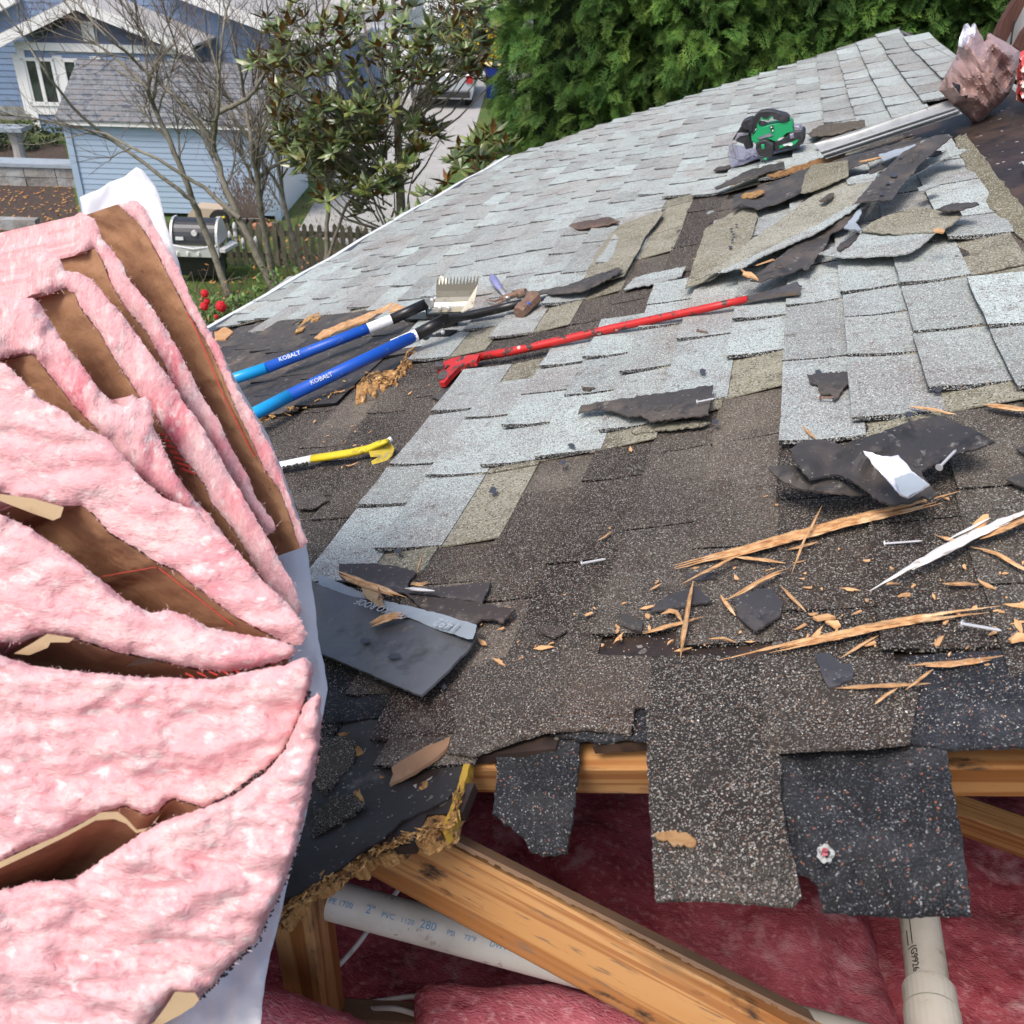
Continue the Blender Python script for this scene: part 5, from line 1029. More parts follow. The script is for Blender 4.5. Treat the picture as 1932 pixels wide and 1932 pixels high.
# yellow bar with a notched head
t = empty('yellow_nail_puller', roof(650, 860, .03), 'yellow handled tool with a notched worn head on the dark shingles', 'hand tool')
mb = MB(); rod(mb, [(586,866),(620,861),(660,855),(695,847),(715,838),(732,832)], [11,11,11,11,10,6], [.03,.032,.034,.038,.045,.05], flat=.6); mb.build('handle', 'yellow_paint', t, smooth=True)
mb = MB(); rod(mb, [(500,884),(540,876),(588,866)], [10.5,10.5,10.8], [.03,.03,.031], flat=.6); mb.build('sleeve', 'label_white', t, smooth=True)
mb = MB()
for i in range(9): rod(mb, [(528+i*6, 884.5-i*1.1), (532+i*6, 883.5-i*1.1)], [2.2+1.6*(i % 2), 2.2+1.2*(i % 3)], [.036, .036], n=6)
mb.build('printing', 'black_ink', t)
O = roof(715, 880, .0); nr_ = ((CAM-O).normalized()+RN*.2).normalized()
mb = MB(); mb.prism([plane_hit(x, y, O, nr_) for x, y in [(733,829),(744,846),(740,860),(711,887),(703,880),(700,870),(714,862),(699,862),(695,849),(712,836)]], -nr_*.012); mb.build('notched_head', 'yellow_worn', t)
mb = MB(); mb.tube([plane_hit(731, 834, O, nr_), plane_hit(739, 828, O, nr_)], .008, 8); mb.build('striking_end', 'galvanised', t)
# ------------------------------------------------------------------ circular saw
def sc(pts): return [(1343.1+.10695*x, 187.3+.10695*y) for x, y in pts]
B0, B1 = roof(1380, 314, .034), roof(1510, 276, .034); SX = (B1-B0).normalized(); SN = SX.cross(RN).normalized()
if SN.dot(CAM-B0) < 0: SN = -SN
SZ = RN; SO = roof(1450, 296, .034)
t = empty('circular_saw', SO, 'green and black cordless circular saw resting on its base plate on the grey shingles', 'saw')
def spr(pts, off, th, name, matn, smooth=False):
    mb = MB(); O = SO+SN*off; poly = [plane_hit(x, y, O, SN) for x, y in sc(pts)]
    n = len(poly); c = sum(poly, Vector())/n; ins = [p+(c-p).normalized()*.004 for p in poly]
    vs = [p-SN*.004 for p in poly]; top = ins; back = [p-SN*(th-.004) for p in poly]; bk2 = [p-SN*th for p in ins]
    allv = top+vs+back+bk2; fs = [tuple(range(n)), tuple(range(4*n-1, 3*n-1, -1))]
    for k_ in range(3):
        for i in range(n): fs.append((k_*n+i, (k_+1)*n+i, (k_+1)*n+(i+1) % n, k_*n+(i+1) % n))
    mb.add(allv, fs); return mb.build(name, matn, t, smooth)
spr([(800,385),(770,440),(790,520),(745,600),(690,645),(700,740),(780,792),(840,745),(960,705),(1050,725),(1130,755),(1200,705),(1330,600),(1440,565),(1415,470),(1385,385),(1240,405),(1010,455),(900,480),(830,480),(815,440)], .045, .085, 'body', 'green_plastic')
spr([(835,395),(920,400),(975,425),(940,460),(870,470),(835,450)], .047, .02, 'body_hole', 'black_plastic')
spr([(715,340),(780,270),(850,215),(960,196),(1080,206),(1180,235),(1300,262),(1350,300),(1368,360),(1340,400),(1265,410),(1190,370),(1110,355),(1090,310),(1050,330),(990,372),(920,360),(870,310),(835,350),(800,385),(770,450),(745,560),(700,615),(660,560),(680,450)], .050, .05, 'handle', 'black_plastic')
spr([(860,310),(905,350),(985,365),(1060,300),(1095,300),(1088,322),(1040,335),(995,378),(900,366),(845,335)], .052, .012, 'handle_seam', 'green_plastic')
spr([(510,450),(540,395),(600,360),(700,330),(740,380),(740,470),(700,610),(650,540),(600,545),(540,530)], .055, .06, 'front_grip', 'black_plastic')
spr([(355,720),(440,590),(510,480),(640,555),(670,620),(700,760),(715,860),(600,890),(555,790),(430,745),(410,720)], .02, .045, 'blade_guard', 'black_plastic')
spr([(455,600),(650,585),(660,625),(480,650),(420,730),(400,715)], .024, .008, 'guard_rim', 'dusty_metal')
spr([(1110,760),(1230,720),(1340,640),(1380,590),(1440,575),(1600,570),(1622,620),(1612,780),(1500,850),(1300,890),(1120,935),(1085,850)], .06, .11, 'battery', 'black_plastic')
spr([(1180,825),(1330,780),(1500,715),(1540,712),(1500,770),(1410,845),(1350,825),(1190,870)], .063, .006, 'battery_stripe', 'green_plastic')
spr([(1250,800),(1400,765),(1430,790),(1400,820),(1340,810),(1270,825)], .0655, .003, 'battery_badge', 'label_white')
spr([(1370,620),(1440,600),(1450,690),(1375,705)], .066, .01, 'latch', 'dusty_metal')
spr([(1440,470),(1540,478),(1580,530),(1600,590),(1480,590),(1445,560)], .03, .06, 'battery_top', 'dusty_metal')
spr([(800,680),(1030,592),(1085,640),(850,705)], .0475, .003, 'nameplate', 'dusty_metal')
spr([(1020,470),(1080,460),(1095,560),(1050,575)], .0475, .003, 'switch_panel', 'black_plastic')
spr([(1035,480),(1062,478),(1066,500),(1040,504)], .0490, .003, 'switch', 'label_white'); spr([(1058,540),(1085,535),(1088,560),(1062,566)], .0490, .003, 'switch', 'label_white')
spr([(1140,745),(1180,690),(1280,665),(1230,705)], .0475, .003, 'emblem', 'label_white')
c = plane_hit(*sc([(930,880)])[0], SO+SN*.05, SN); rr = 150*.10695*dz(1440, 290)/1779
spr([(775,795),(840,745),(905,722),(965,728),(1020,765),(1080,800),(1090,900),(1070,990),(1030,1030),(940,1020),(850,1000),(800,960),(770,880)], .078, .09, 'motor_housing', 'black_plastic')
mb = MB()
for k_ in range(5):
    z = -.3+.28*k_; mb.tube([c+SN*.030+SZ*(-rr*z*.8)-SX*rr*.7, c+SN*.034+SZ*(-rr*z*.8-rr*.12), c+SN*.030+SZ*(-rr*z*.8)+SX*rr*.7], rr*.045, 6)
mb.build('cooling_rib', 'black_plastic', t)
mb = MB(); mb.rbox(c+SN*.031+SZ*rr*.45, (rr*.35, rr*.5, .01), .003, (SX, SZ, SN)); mb.build('motor_cap', 'green_plastic', t)
mb = MB(); mb.rbox(c+SN*.031-SZ*rr*.85, (rr*.35, rr*.3, .01), .003, (SX, SZ, SN)); mb.build('motor_clip', 'green_plastic', t)
mb = MB(); 
bp = sc([(335,1195),(270,840),(380,745),(720,865),(1180,905),(1560,830),(1240,925),(860,1015),(560,1120),(520,1150)])
mb.prism([roof(x, y, .036) for x, y in sc([(335,1195),(285,850),(420,800),(730,860),(1540,800),(1550,840),(860,1015),(560,1130)])], -RN*.004); mb.build('base_plate', 'dusty_metal', t)
mb = MB(); 
for q0, q1 in (((600,930),(760,1010)), ((700,900),(560,1040)), ((760,890),(830,1000)), ((620,1060),(800,930)), ((300,1000),(560,1090)), ((420,820),(480,1120))): 
    a, b = [roof(x, y, .040) for x, y in sc([q0, q1])]; mb.tube([a, b], .004, 6)
mb.build('plate_rib', 'dusty_metal', t)
spr([(290,800),(345,770),(380,860),(425,1040),(390,1060),(340,960),(300,880)], .03, .012, 'rip_fence', 'dusty_metal')
# ------------------------------------------------------------------ crumpled bag, red bag, dormer
def cb(pts): return [(1717.6+.1404*x, .1404*y) for x, y in pts]
bo = cb([(640,625),(650,555),(670,480),(700,400),(715,350),(735,322),(772,312),(800,350),(815,380),(830,330),(860,308),(882,330),(910,400),(935,450),(962,480),(990,560),(1020,540),(1030,470),(1048,436),(1080,448),(1130,480),(1200,520),(1280,562),(1370,620),(1470,690),(1460,800),(1440,900),(1420,1010),(1400,1100),(1370,1190),(1330,1260),(1220,1380),(1100,1500),(1000,1590),(900,1655),(830,1650),(800,1620),(770,1580),(700,1515),(650,1450),(580,1420),(480,1310),(380,1215),(430,1090),(470,1000),(530,900),(600,800)])
DB = dz(1830, 236)+.02
def bagpos(sg):
    def f(x, y):
        D = dist_poly((x, y), bo); e = 1-math.exp(-D/16.); y_ = (y-140)/100
        fold = .10*abs(noise.noise(Vector(((x-y*.5)/40., (x+y)/90., 3))))+.05*abs(noise.noise(Vector((x/20., (y-x*.4)/45., 8))))
        return dep(x, y, DB - sg*(.16*e+.03*y_*e) - sg*(-fold)*e*1.6 + .004*noise.noise(Vector((x/14., y/14., 1))))
    return f
bag = empty('foil_bag', dep(1830, 236, DB), 'crumpled pinkish brown foil bag standing at the end of the metal flashing', 'bag')
pts, tris, ol = cdt(bo, 5.5, .8, 5)
mb = MB(); fT = [bagpos(1)(x, y) for x, y in pts]; fB = [bagpos(-.8)(x, y) for x, y in pts]; nb = len(ol)
for i in range(nb): fB[i] = fT[i] = dep(pts[i][0], pts[i][1], DB)
def ori(a, P, s_): p, q, r = (P[i] for i in a); return a if ((q-p).cross(r-p).dot(FWD) < 0) == (s_ > 0) else a[::-1]
mb.add(fT, [ori(a, fT, 1) for a in tris]); mb.add(fB, [ori(a, fB, -1) for a in tris]); mb.build('bag_film', 'foil_pink', bag, smooth=False)
mb = MB(); cuff = cb([(645,620),(652,555),(672,480),(702,400),(718,350),(737,324),(772,314),(800,352),(815,382),(832,332),(860,310),(880,330),(868,480),(820,560),(750,640),(700,635)])
sheet_mesh(mb, cuff, lambda x, y: dep(x, y, DB-.075+.04*noise.noise(Vector((x/9., y/22., 2)))), .002, 4, -FWD); mb.build('white_cuff', 'foil_white', bag)
mb = MB(); hp = cb([(550,1110),(590,1130),(660,1150),(665,1200),(650,1240),(680,1270),(640,1250),(600,1200)])
for poly in (hp, cb([(715,1290),(760,1285),(765,1310),(740,1340),(722,1325)])): sheet_mesh(mb, poly, lambda x, y: bagpos(1)(x, y)-FWD*.006, .001, 4, -FWD)
mb.build('torn_hole', 'tar', bag)
rb = cb([(1480,700),(1540,670),(1700,650),(1900,680),(1900,1400),(1540,1390),(1420,1340),(1430,1150),(1425,1000),(1450,850)])
DR = DB-.12
pts, tris, ol = cdt(rb, 8, 1, 8); bt = [dep(x, y, DR-.10*(1-math.exp(-dist_poly((x, y), rb)/14.))+.02*noise.noise(Vector((x/12., y/12., 0)))) for x, y in pts]; bb = [dep(x, y, DR+.10*(1-math.exp(-dist_poly((x, y), rb)/14.))) for x, y in pts]
mb = MB(); mb.add(bt, [ori(a, bt, 1) for a in tris]); mb.add(bb, [ori(a, bb, -1) for a in tris]); o = mb.build('printed_bag', 'red_bag', smooth=True); tag(o, 'shiny red, white and yellow printed bag at the right edge behind the foil bag', 'bag')
dw = empty('dormer', dep(1920, 60, DB+.5), 'cream wall with dark red brown trim at the top right corner', 'dormer')
Dd = (dep(1910, 60, DB+.45)-CAM).dot(HD)
def fslab(pts, D, th, name, matn, parent, **kw):
    mb = MB(); mb.prism([fac(x, y, D) for x, y in pts], HD*th); return mb.build(name, matn, parent, **kw)
fslab([(1895,82),(1938,-5),(2080,-60),(2080,150),(1905,150),(1893,92)], Dd+.05, .02, 'wall_panel', 'cream_wall', dw)
fslab([(1880,66),(1892,40),(1910,10),(1930,-20),(1948,-20),(1928,20),(1912,52),(1898,80)], Dd-.02, .04, 'sloping_trim', 'brown_trim', dw)
fslab([(1918,88),(1932,62),(1950,40),(1975,60),(1950,100),(1925,98)], Dd-.04, .04, 'sloping_trim', 'brown_trim', dw)
mb = MB(); mb.tube([fac(1907, 84, Dd-.03), fac(1910, 60, Dd-.03), fac(1914, 40, Dd-.03)], .004, 6); mb.build('thin_cord', 'black_plastic', dw)
# ------------------------------------------------------------------ the neighbourhood
def stru(name, mb, matn): o = mb.build(name, matn); o['kind'] = 'structure'; return o
mb = MB(); n = 60; vs = []; 
for i in range(n+1):
    for j in range(n+1):
        a = -150+300*i/n; b = -20+320*j/n; vs.append(Vector((a, b, 0)))
mb.add(vs, [(i*(n+1)+j, (i+1)*(n+1)+j, (i+1)*(n+1)+j+1, i*(n+1)+j+1) for i in range(n) for j in range(n)]); stru('lawn', mb, 'grass')
def gpoly(pts, z, name, matn, th=.01):
    mb = MB(); mb.prism([gnd(x, y, z) for x, y in pts], Vector((0, 0, -th))); return stru(name, mb, matn)
gpoly([(560,440),(700,470),(800,400),(860,300),(897,240),(918,165),(905,145),(880,128),(800,130),(740,180),(640,300)], .012, 'driveway', 'concrete')
gpoly([(700,150),(1000,150),(1030,125),(1000,118),(860,118),(700,130)], .02, 'pavement', 'concrete')
gpoly([(500,20),(1100,20),(1100,56),(500,56)], .02, 'road', 'asphalt')
gpoly([(-300,272),(122,272),(150,420),(160,500),(-300,480)], .012, 'mulch_bed', 'mulch')
gpoly([(830,134),(1010,134),(1010,122),(830,122)], .03, 'flower_bed', 'mulch')
# lap siding clipped to a convex outline (a, z) on a vertical plane
def scan(poly, z):
    xs = []
    for i in range(len(poly)):
        (a0, z0), (a1, z1) = poly[i], poly[(i+1) % len(poly)]
        if (z0 > z) != (z1 > z): xs.append(a0+(a1-a0)*(z-z0)/(z1-z0))
    return (min(xs), max(xs)) if len(xs) > 1 else None
def siding(poly, D, lap, name, matn, parent, pr=.016):
    mb = MB(); z0, z1 = min(p[1] for p in poly), max(p[1] for p in poly); z = z0
    while z < z1-1e-3:
        zt = min(z+lap, z1); q = scan(poly, z+1e-3); r = scan(poly, zt-1e-3)
        if q and r:
            c = R(.93, 1.05)
            mb.add([FP(q[0], z, D-pr), FP(q[1], z, D-pr), FP(r[1], zt, D), FP(r[0], zt, D), FP(q[0], z, D+.01), FP(q[1], z, D+.01)], [(0,1,2,3),(4,5,1,0)], (c, c, c))
        z = zt
    mb.add([FP(a, zz, D+.012) for a, zz in poly], [tuple(range(len(poly)))]); return mb.build(name, matn, parent)
def pf(pts, D): return [fa(x, y, D) for x, y in pts]
def fbox(a0, a1, z0, z1, D, th, mb): mb.prism([FP(a0, z0, D), FP(a1, z0, D), FP(a1, z1, D), FP(a0, z1, D)], HD*th)
DH = 27.6; DBW = 26.0
bh = empty('blue_house', FP(fa(150, 200, DH)[0], 0, DH), 'two tone blue house with white trim, a gabled window bay and a pale roof', 'house')
main = pf([(-160,-140),(150,-140),(350,-4),(618,82)], DH); ar = main[-1][0]; al = main[0][0]
siding([(al, .05), (ar, .05), main[3], main[2], (main[1][0], main[1][1]), main[0]], DH, .15, 'wall', 'siding_blue', bh)
mb = MB(); fbox(ar-.02, ar+.16, 0, main[3][1], DH-.05, .1, mb); mb.build('corner_board', 'trim_white', bh)
mb = MB(); mb.prism([FP(ar, 0, DH), FP(ar, main[3][1], DH), FP(ar, main[3][1], DH+7), FP(ar, 0, DH+7)], HR*-.05); mb.build('side_wall', 'siding_blue', bh)
# main roof: seen from above, sloping down to the right, running away
e0, e1 = fa(300, -22, DH), fa(648, 92, DH)
mb = MB(); mb.prism([FP(e0[0], e0[1]+.35, DH-.45), FP(e1[0], e1[1]+.05, DH-.45), FP(e1[0], e1[1]+.05, DH+8), FP(e0[0], e0[1]+.35, DH+8)], (0, 0, -.08)); mb.build('roof', 'roof_pale', bh)
mb = MB(); mb.prism([FP(e0[0], e0[1]+.33, DH-.47), FP(e1[0], e1[1]+.03, DH-.47), FP(e1[0], e1[1]-.24, DH-.47), FP(e0[0], e0[1]+.0, DH-.47)], HD*.04); mb.build('fascia', 'trim_white', bh)
mb = MB(); l0, l1 = fa(-60, 44, DH), fa(36, -8, DH); mb.prism([FP(l0[0], l0[1]+.12, DH-.3), FP(l1[0], l1[1]+.12, DH-.3), FP(l1[0], l1[1]-.14, DH-.3), FP(l0[0], l0[1]-.14, DH-.3)], HD*.25); mb.build('fascia', 'trim_white', bh)
# gabled bay
g = pf([(34,96),(155,26),(366,98)], DBW); zb = fa(64, 262, DBW)[1]; a0, a1 = g[0][0]+.02, g[2][0]-.25
zt = fa(40, 92, DBW)[1]
siding([(a0, zb), (a1, zb), (a1, zt), (a0, zt)], DBW, .15, 'bay_wall', 'siding_blue', bh)
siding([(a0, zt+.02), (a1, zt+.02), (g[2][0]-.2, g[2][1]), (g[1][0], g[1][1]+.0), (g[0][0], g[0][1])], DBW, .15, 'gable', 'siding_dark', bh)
mb = MB(); fbox(a0, a1, zb, zt, DBW+.05, DH-DBW-.06, mb); mb.build('bay_side', 'siding_blue', bh)
mb = MB(); fbox(a0-.05, a1+.05, zb-.16, zb+.10, DBW-.06, .4, mb); fbox(a0-.04, a0+.14, zb+.1, zt, DBW-.05, .1, mb); fbox(a0-.05, a1+.1, zt-.02, zt+.16, DBW-.07, .1, mb); mb.build('bay_trim', 'trim_white', bh)
for side, (p, q) in enumerate((((-8,92),(157,10)), ((153,10),(376,100)))):
    (ax_, az_), (bx2, bz2) = fa(*p, DBW), fa(*q, DBW)
    mb = MB(); mb.prism([FP(ax_, az_+.20, DBW-.45), FP(bx2, bz2+.20, DBW-.45), FP(bx2, bz2-.06, DBW-.45), FP(ax_, az_-.06, DBW-.45)], HD*.05); mb.build('fascia', 'trim_white', bh)
    mb = MB(); mb.prism([FP(ax_, az_+.22, DBW-.42), FP(bx2, bz2+.22, DBW-.42), FP(bx2, bz2+.22, DH+.4), FP(ax_, az_+.22, DH+.4)], (0, 0, -.05)); mb.build('gable_roof', 'roof_pale', bh)
v0, v1 = fa(152, 40, DBW), fa(182, 78, DBW); mb = MB(); fbox(v0[0], v1[0], v1[1], v0[1], DBW-.05, .05, mb); mb.build('gable_vent', 'trim_white', bh)
wz1, wz0 = fa(45, 109, DBW)[1], fa(60, 196, DBW)[1]
for (xl, xr) in ((40,101),(116,172),(188,246),(262,318)):
    A0, A1 = fa(xl, 110, DBW)[0], fa(xr, 110, DBW)[0]; fr_ = MB()
    for b in ((A0, A0+.07, wz0, wz1), (A1-.07, A1, wz0, wz1), (A0, A1, wz0-.03, wz0+.06), (A0, A1, wz1-.06, wz1+.02), ((A0+A1)/2-.045, (A0+A1)/2+.045, wz0, wz1)): fbox(*b, DBW-.07, .06, fr_)
    w_ = fr_.build('window', 'trim_white', bh); mb = MB(); fbox(A0+.07, A1-.07, wz0+.06, wz1-.06, DBW-.03, .01, mb); mb.build('pane', 'glass_dark', w_)
mb = MB()
for xl, xr in ((26,40),(101,116),(172,188),(246,262),(318,340)): fbox(fa(xl, 110, DBW)[0]-.02, fa(xr, 110, DBW)[0]+.02, wz0-.2, wz1+.08, DBW-.035, .03, mb)
fbox(fa(26, 110, DBW)[0], fa(340, 110, DBW)[0], wz0-.24, wz0-.02, DBW-.04, .03, mb); mb.build('window_surround', 'trim_white', bh)
A0, A1 = fa(470, 104, DH)[0], fa(556, 104, DH)[0]; z1_, z0_ = fa(470, 98, DH)[1], fa(480, 150, DH)[1]; mb = MB()
for b in ((A0, A1, z1_-.12, z1_+.05), (A0, A1, z0_-.1, z0_+.05), (A0, A0+.1, z0_, z1_), (A1-.1, A1, z0_, z1_)): fbox(*b, DH-.08, .06, mb)
w_ = mb.build('window', 'trim_white', bh); mb = MB(); fbox(A0+.1, A1-.1, z0_, z1_-.1, DH-.04, .01, mb); mb.build('pane', 'glass_dark', w_)
f = MB(); fbox(al, ar, 0, .35, DH-.015, .02, f); f.build('foundation', 'stone', bh)
# garden shed
DS = 18.3; sh = empty('garden_shed', FP(fa(350, 400, DS)[0], 0, DS), 'pale blue garden shed with a slate grey shingled roof', 'shed')
s0, s1 = fa(123, 238, DS), fa(511, 239, DS); zt = s1[1]
siding([(s0[0], .08), (s1[0], .08), (s1[0], zt), (s0[0], zt)], DS, .10, 'front_wall', 'siding_pale', sh, .010)
for _a in (s0[0]-.03, s1[0]-.09): mb = MB(); fbox(_a, _a+.12, 0, zt, DS-.04, .05, mb); mb.build('corner_board', 'siding_pale', sh)
mb = MB(); fbox(s0[0]-.1, s1[0]+.12, zt-.05, zt+.03, DS-.14, .06, mb); mb.build('eave_trim', 'trim_white', sh)
rdz = .82; rdd = 1.35
mb = MB(); nrow = 12
for i in range(nrow):
    t0, t1 = i/nrow, (i+1)/nrow+.01; lx0, lx1 = s0[0]-.12, s1[0]+.14
    mb.prism([FP(lx0, zt+rdz*t0+.05, DS-.16+(rdd+.16)*t0), FP(lx1, zt+rdz*t0+.05, DS-.16+(rdd+.16)*t0), FP(lx1, zt+rdz*t1+.03, DS-.16+(rdd+.16)*t1), FP(lx0, zt+rdz*t1+.03, DS-.16+(rdd+.16)*t1)], (0, 0, -.03))
mb.prism([FP(lx0, zt+rdz+.06, DS+rdd), FP(lx1, zt+rdz+.06, DS+rdd), FP(lx1, zt, DS+2*rdd+.1), FP(lx0, zt, DS+2*rdd+.1)], (0, 0, -.03)); mb.build('roof', 'roof_slate', sh)
for aa, nm, mm in ((s1[0], 'side_wall', 'trim_white'), (s0[0], 'side_wall', 'siding_pale')):
    mb = MB(); mb.prism([FP(aa, 0, DS+.02), FP(aa, zt, DS+.02), FP(aa, zt+rdz-.05, DS+rdd), FP(aa, zt, DS+2*rdd), FP(aa, 0, DS+2*rdd)], HR*-.04); mb.build(nm, mm, sh)
# low stone wall, slabs and bench at the left
z_ = .45
def glow(px, py, z): return gnd(px, py, z)
mb = MB(); Dw = (gnd(60, 352) - CAM).dot(HD); a0, a1 = fa(-200, 350, Dw)[0], fa(150, 350, Dw)[0]
x = a0; random.seed(3)
while x < a1:
    L = R(.3, .7); q = R(.75, 1.2)
    for zz in (0, .2): mb.prism([FP(x, zz, Dw-R(0, .04)), FP(min(a1, x+L)-.02, zz, Dw-R(0, .03)), FP(min(a1, x+L)-.02, zz+.19, Dw-.01), FP(x, zz+.19, Dw-.02)], HD*.35)
    x += L
st_w = tag(mb.build('stone_wall', 'stone'), 'low grey stone garden wall left of the pale blue shed', 'garden wall')
mb = MB(); fbox(a0, a1, .40, .47, Dw-.06, .55, mb); cs = mb.build('cap_stone', 'slab'); tag(cs, 'long blue grey slab topping the low stone wall', 'slab')
Db = (gnd(35, 345) - CAM).dot(HD)+.7; bn = empty('stone_bench', FP(fa(35, 330, Db)[0], 0, Db), 'small stone bench on a pale pedestal beside the blue house', 'bench')
a0, a1 = fa(-60, 315, Db)[0], fa(56, 315, Db)[0]; mb = MB(); fbox(a0, a1, .88, .96, Db, .5, mb); mb.build('seat', 'slab', bn)
ac = fa(36, 330, Db)[0]; mb = MB(); P0 = FP(ac, 0, Db+.25); mb.tube([P0, P0+Vector((0,0,.1)), P0+Vector((0,0,.35)), P0+Vector((0,0,.6)), P0+Vector((0,0,.88))], [.2,.19,.13,.12,.17], 10); mb.build('pedestal', 'concrete', bn)
mb = MB(); Dl = (gnd(40, 436)-CAM).dot(HD); a0, a1 = fa(-200, 436, Dl)[0], fa(70, 436, Dl)[0]; fbox(a0, a1, 0, .2, Dl, .2, mb); tag(mb.build('edging_stone', 'stone'), 'pale stone edging strip at the left edge of the mulch bed', 'edging')
# fence
Df = (gnd(470, 503)-CAM).dot(HD); ff = empty('picket_fence', FP(fa(470, 503, Df)[0], 0, Df), 'weathered mossy picket fence in front of the shed', 'fence')
a0, a1 = fa(250, 503, Df)[0], fa(790, 503, Df)[0]; mb = MB(); x = a0
while x < a1:
    h_ = .74+R(-.02, .02); dx = R(-.008, .008); wv = .075
    mb.prism([FP(x, .03, Df), FP(x+wv, .03, Df), FP(x+wv+dx, h_-.06, Df), FP(x+wv*.8+dx, h_-.02, Df), FP(x+wv*.5+dx, h_, Df), FP(x+wv*.2+dx, h_-.02, Df), FP(x+dx, h_-.06, Df)], HD*-.02); x += .125+R(-.01, .01)
mb.build('picket', 'fence_wood', ff)
for z0 in (.14, .52): mb = MB(); fbox(a0, a1, z0, z0+.09, Df-.0+.004, .04, mb); mb.build('rail', 'fence_wood', ff)
x = a0+.3
while x < a1: mb = MB(); fbox(x, x+.1, 0, .72, Df+.05, .1, mb); mb.build('post', 'fence_wood', ff); x += 2.1
# grill
Dg = 14.6; gr = empty('gas_grill', FP(fa(385, 500, Dg)[0], 0, Dg), 'gas grill with a black hood, steel control panel and side shelf', 'grill')
def ga(x): return fa(x, 470, Dg)[0]
def gz(y): return fa(385, y, Dg)[1]
l0, l1 = ga(330), ga(410); zl = gz(462); zt = gz(421); mb = MB(); vs = []; n = 8
for xx in (l0, l1):
    vs += [FP(xx, zl, Dg-.02)]
    for i in range(n+1): an = pi*.5*i/n; vs.append(FP(xx, zl+(zt-zl)*sin(an), Dg+.22-.24*cos(an)))
    vs += [FP(xx, zt, Dg+.32), FP(xx, zl, Dg+.5)]
m_ = len(vs)//2; mb.add(vs, [tuple(range(m_)), tuple(range(2*m_-1, m_-1, -1))]+[(i, i+m_, (i+1) % m_+m_, (i+1) % m_) for i in range(m_)]); lid = mb.build('hood', 'grill_lid', gr)
for xx in (l0-.035, l1): 
    mb = MB(); vs = [FP(xx, zl, Dg-.05)]+[FP(xx, zl+(zt-zl)*1.08*sin(pi*.5*i/n), Dg+.22-.28*cos(pi*.5*i/n)) for i in range(n+1)]+[FP(xx, zt+.02, Dg+.34), FP(xx, zl, Dg+.54)]
    mb.prism(vs, HR*.035); mb.build('hood_end', 'stainless', gr)
mb = MB(); mb.tube([FP(l0-.02, zl+.01, Dg-.09), FP((l0+l1)/2, zl-.03, Dg-.13), FP(l1+.02, zl+.01, Dg-.09)], .02, 8); mb.build('hood_handle', 'stainless', gr)
cc = FP((l0+l1)/2+.02, gz(439), Dg-.02); mb = MB(); mb.tube([cc, cc-HD*.03], .045, 14); mb.build('thermometer', 'trim_white', lid)
mb = MB(); c2_ = FP(l0+.11, gz(450), Dg-.035); mb.box(c2_, (.12, .012, .05), (HR, HD, Vector((0,0,1)))); mb.build('badge', 'label_white', lid)
mb = MB(); fbox(l0-.05, l1+.05, gz(481), gz(464), Dg-.12, .1, mb); pn = mb.build('control_panel', 'stainless', gr)
for xx in (338, 358, 378): mb = MB(); q = FP(ga(xx), gz(474), Dg-.12); mb.tube([q, q-HD*.04], .025, 10); mb.build('knob', 'trim_white', pn)
mb = MB(); zz = gz(466); mb.prism([FP(l1+.06, zz, Dg-.1), FP(ga(428), zz, Dg-.1), FP(ga(440), zz, Dg+.3), FP(l1+.1, zz, Dg+.38)], (0, 0, -.05)); mb.build('side_shelf', 'trim_white', gr)
mb = MB(); fbox(l0, l1, .12, gz(482), Dg-.06, .45, mb); mb.build('cabinet', 'tar', gr)
mb = MB(); fbox(l1+.02, l1+.08, .0, gz(480), Dg-.02, .05, mb); fbox(l0-.08, l0-.02, 0, gz(480), Dg-.02, .05, mb); mb.build('leg', 'black_plastic', gr)
for (x, y, col_) in ((411,444,'trim_white'),(421,445,'trim_white'),(432,443,'trim_white'),(442,444,'trim_white'),(440,431,'trim_white'),(463,446,'label_white'),(474,454,'label_white'),(454,460,'label_white')):
    pass
bl = [((475.5-61.5)+i, 0) for i in ()]
for i, (x, y, cap, lab) in enumerate(((411,450,'red_paint','string light bulb with a reddish base nearest the grill hood'),(422,451,'purple_grip','string light bulb with a purple base above the grill shelf'),(434,450,'blue_paint','string light bulb with a bright blue base'),(445,449,'trim_white','white string light bulb right of the blue based one'),(443,434,'trim_white','highest string light bulb, hanging from the fence top'),(470,450,'trim_white','long white string light bulb right of the leaning trunk'),(459,463,'trim_white','low white string light bulb on the pickets'),(483,460,'trim_white','rightmost pale string light bulb on the pickets'))):
    t = empty('light_bulb', fac(x, y, Df-.1), lab, 'light bulb', 'string light bulbs along the fence'); b = fac(x, y, Df-.1); mb = MB(); mb.tube([b, b+Vector((0,0,.04)), b+Vector((0,0,.09)), b+Vector((0,0,.13))], [.03,.035,.028,.006], 8); mb.build('glass', 'trim_white', t, smooth=True); mb = MB(); mb.tube([b-Vector((0,0,.05)), b], [.024,.026], 8); mb.build('base', cap, t)
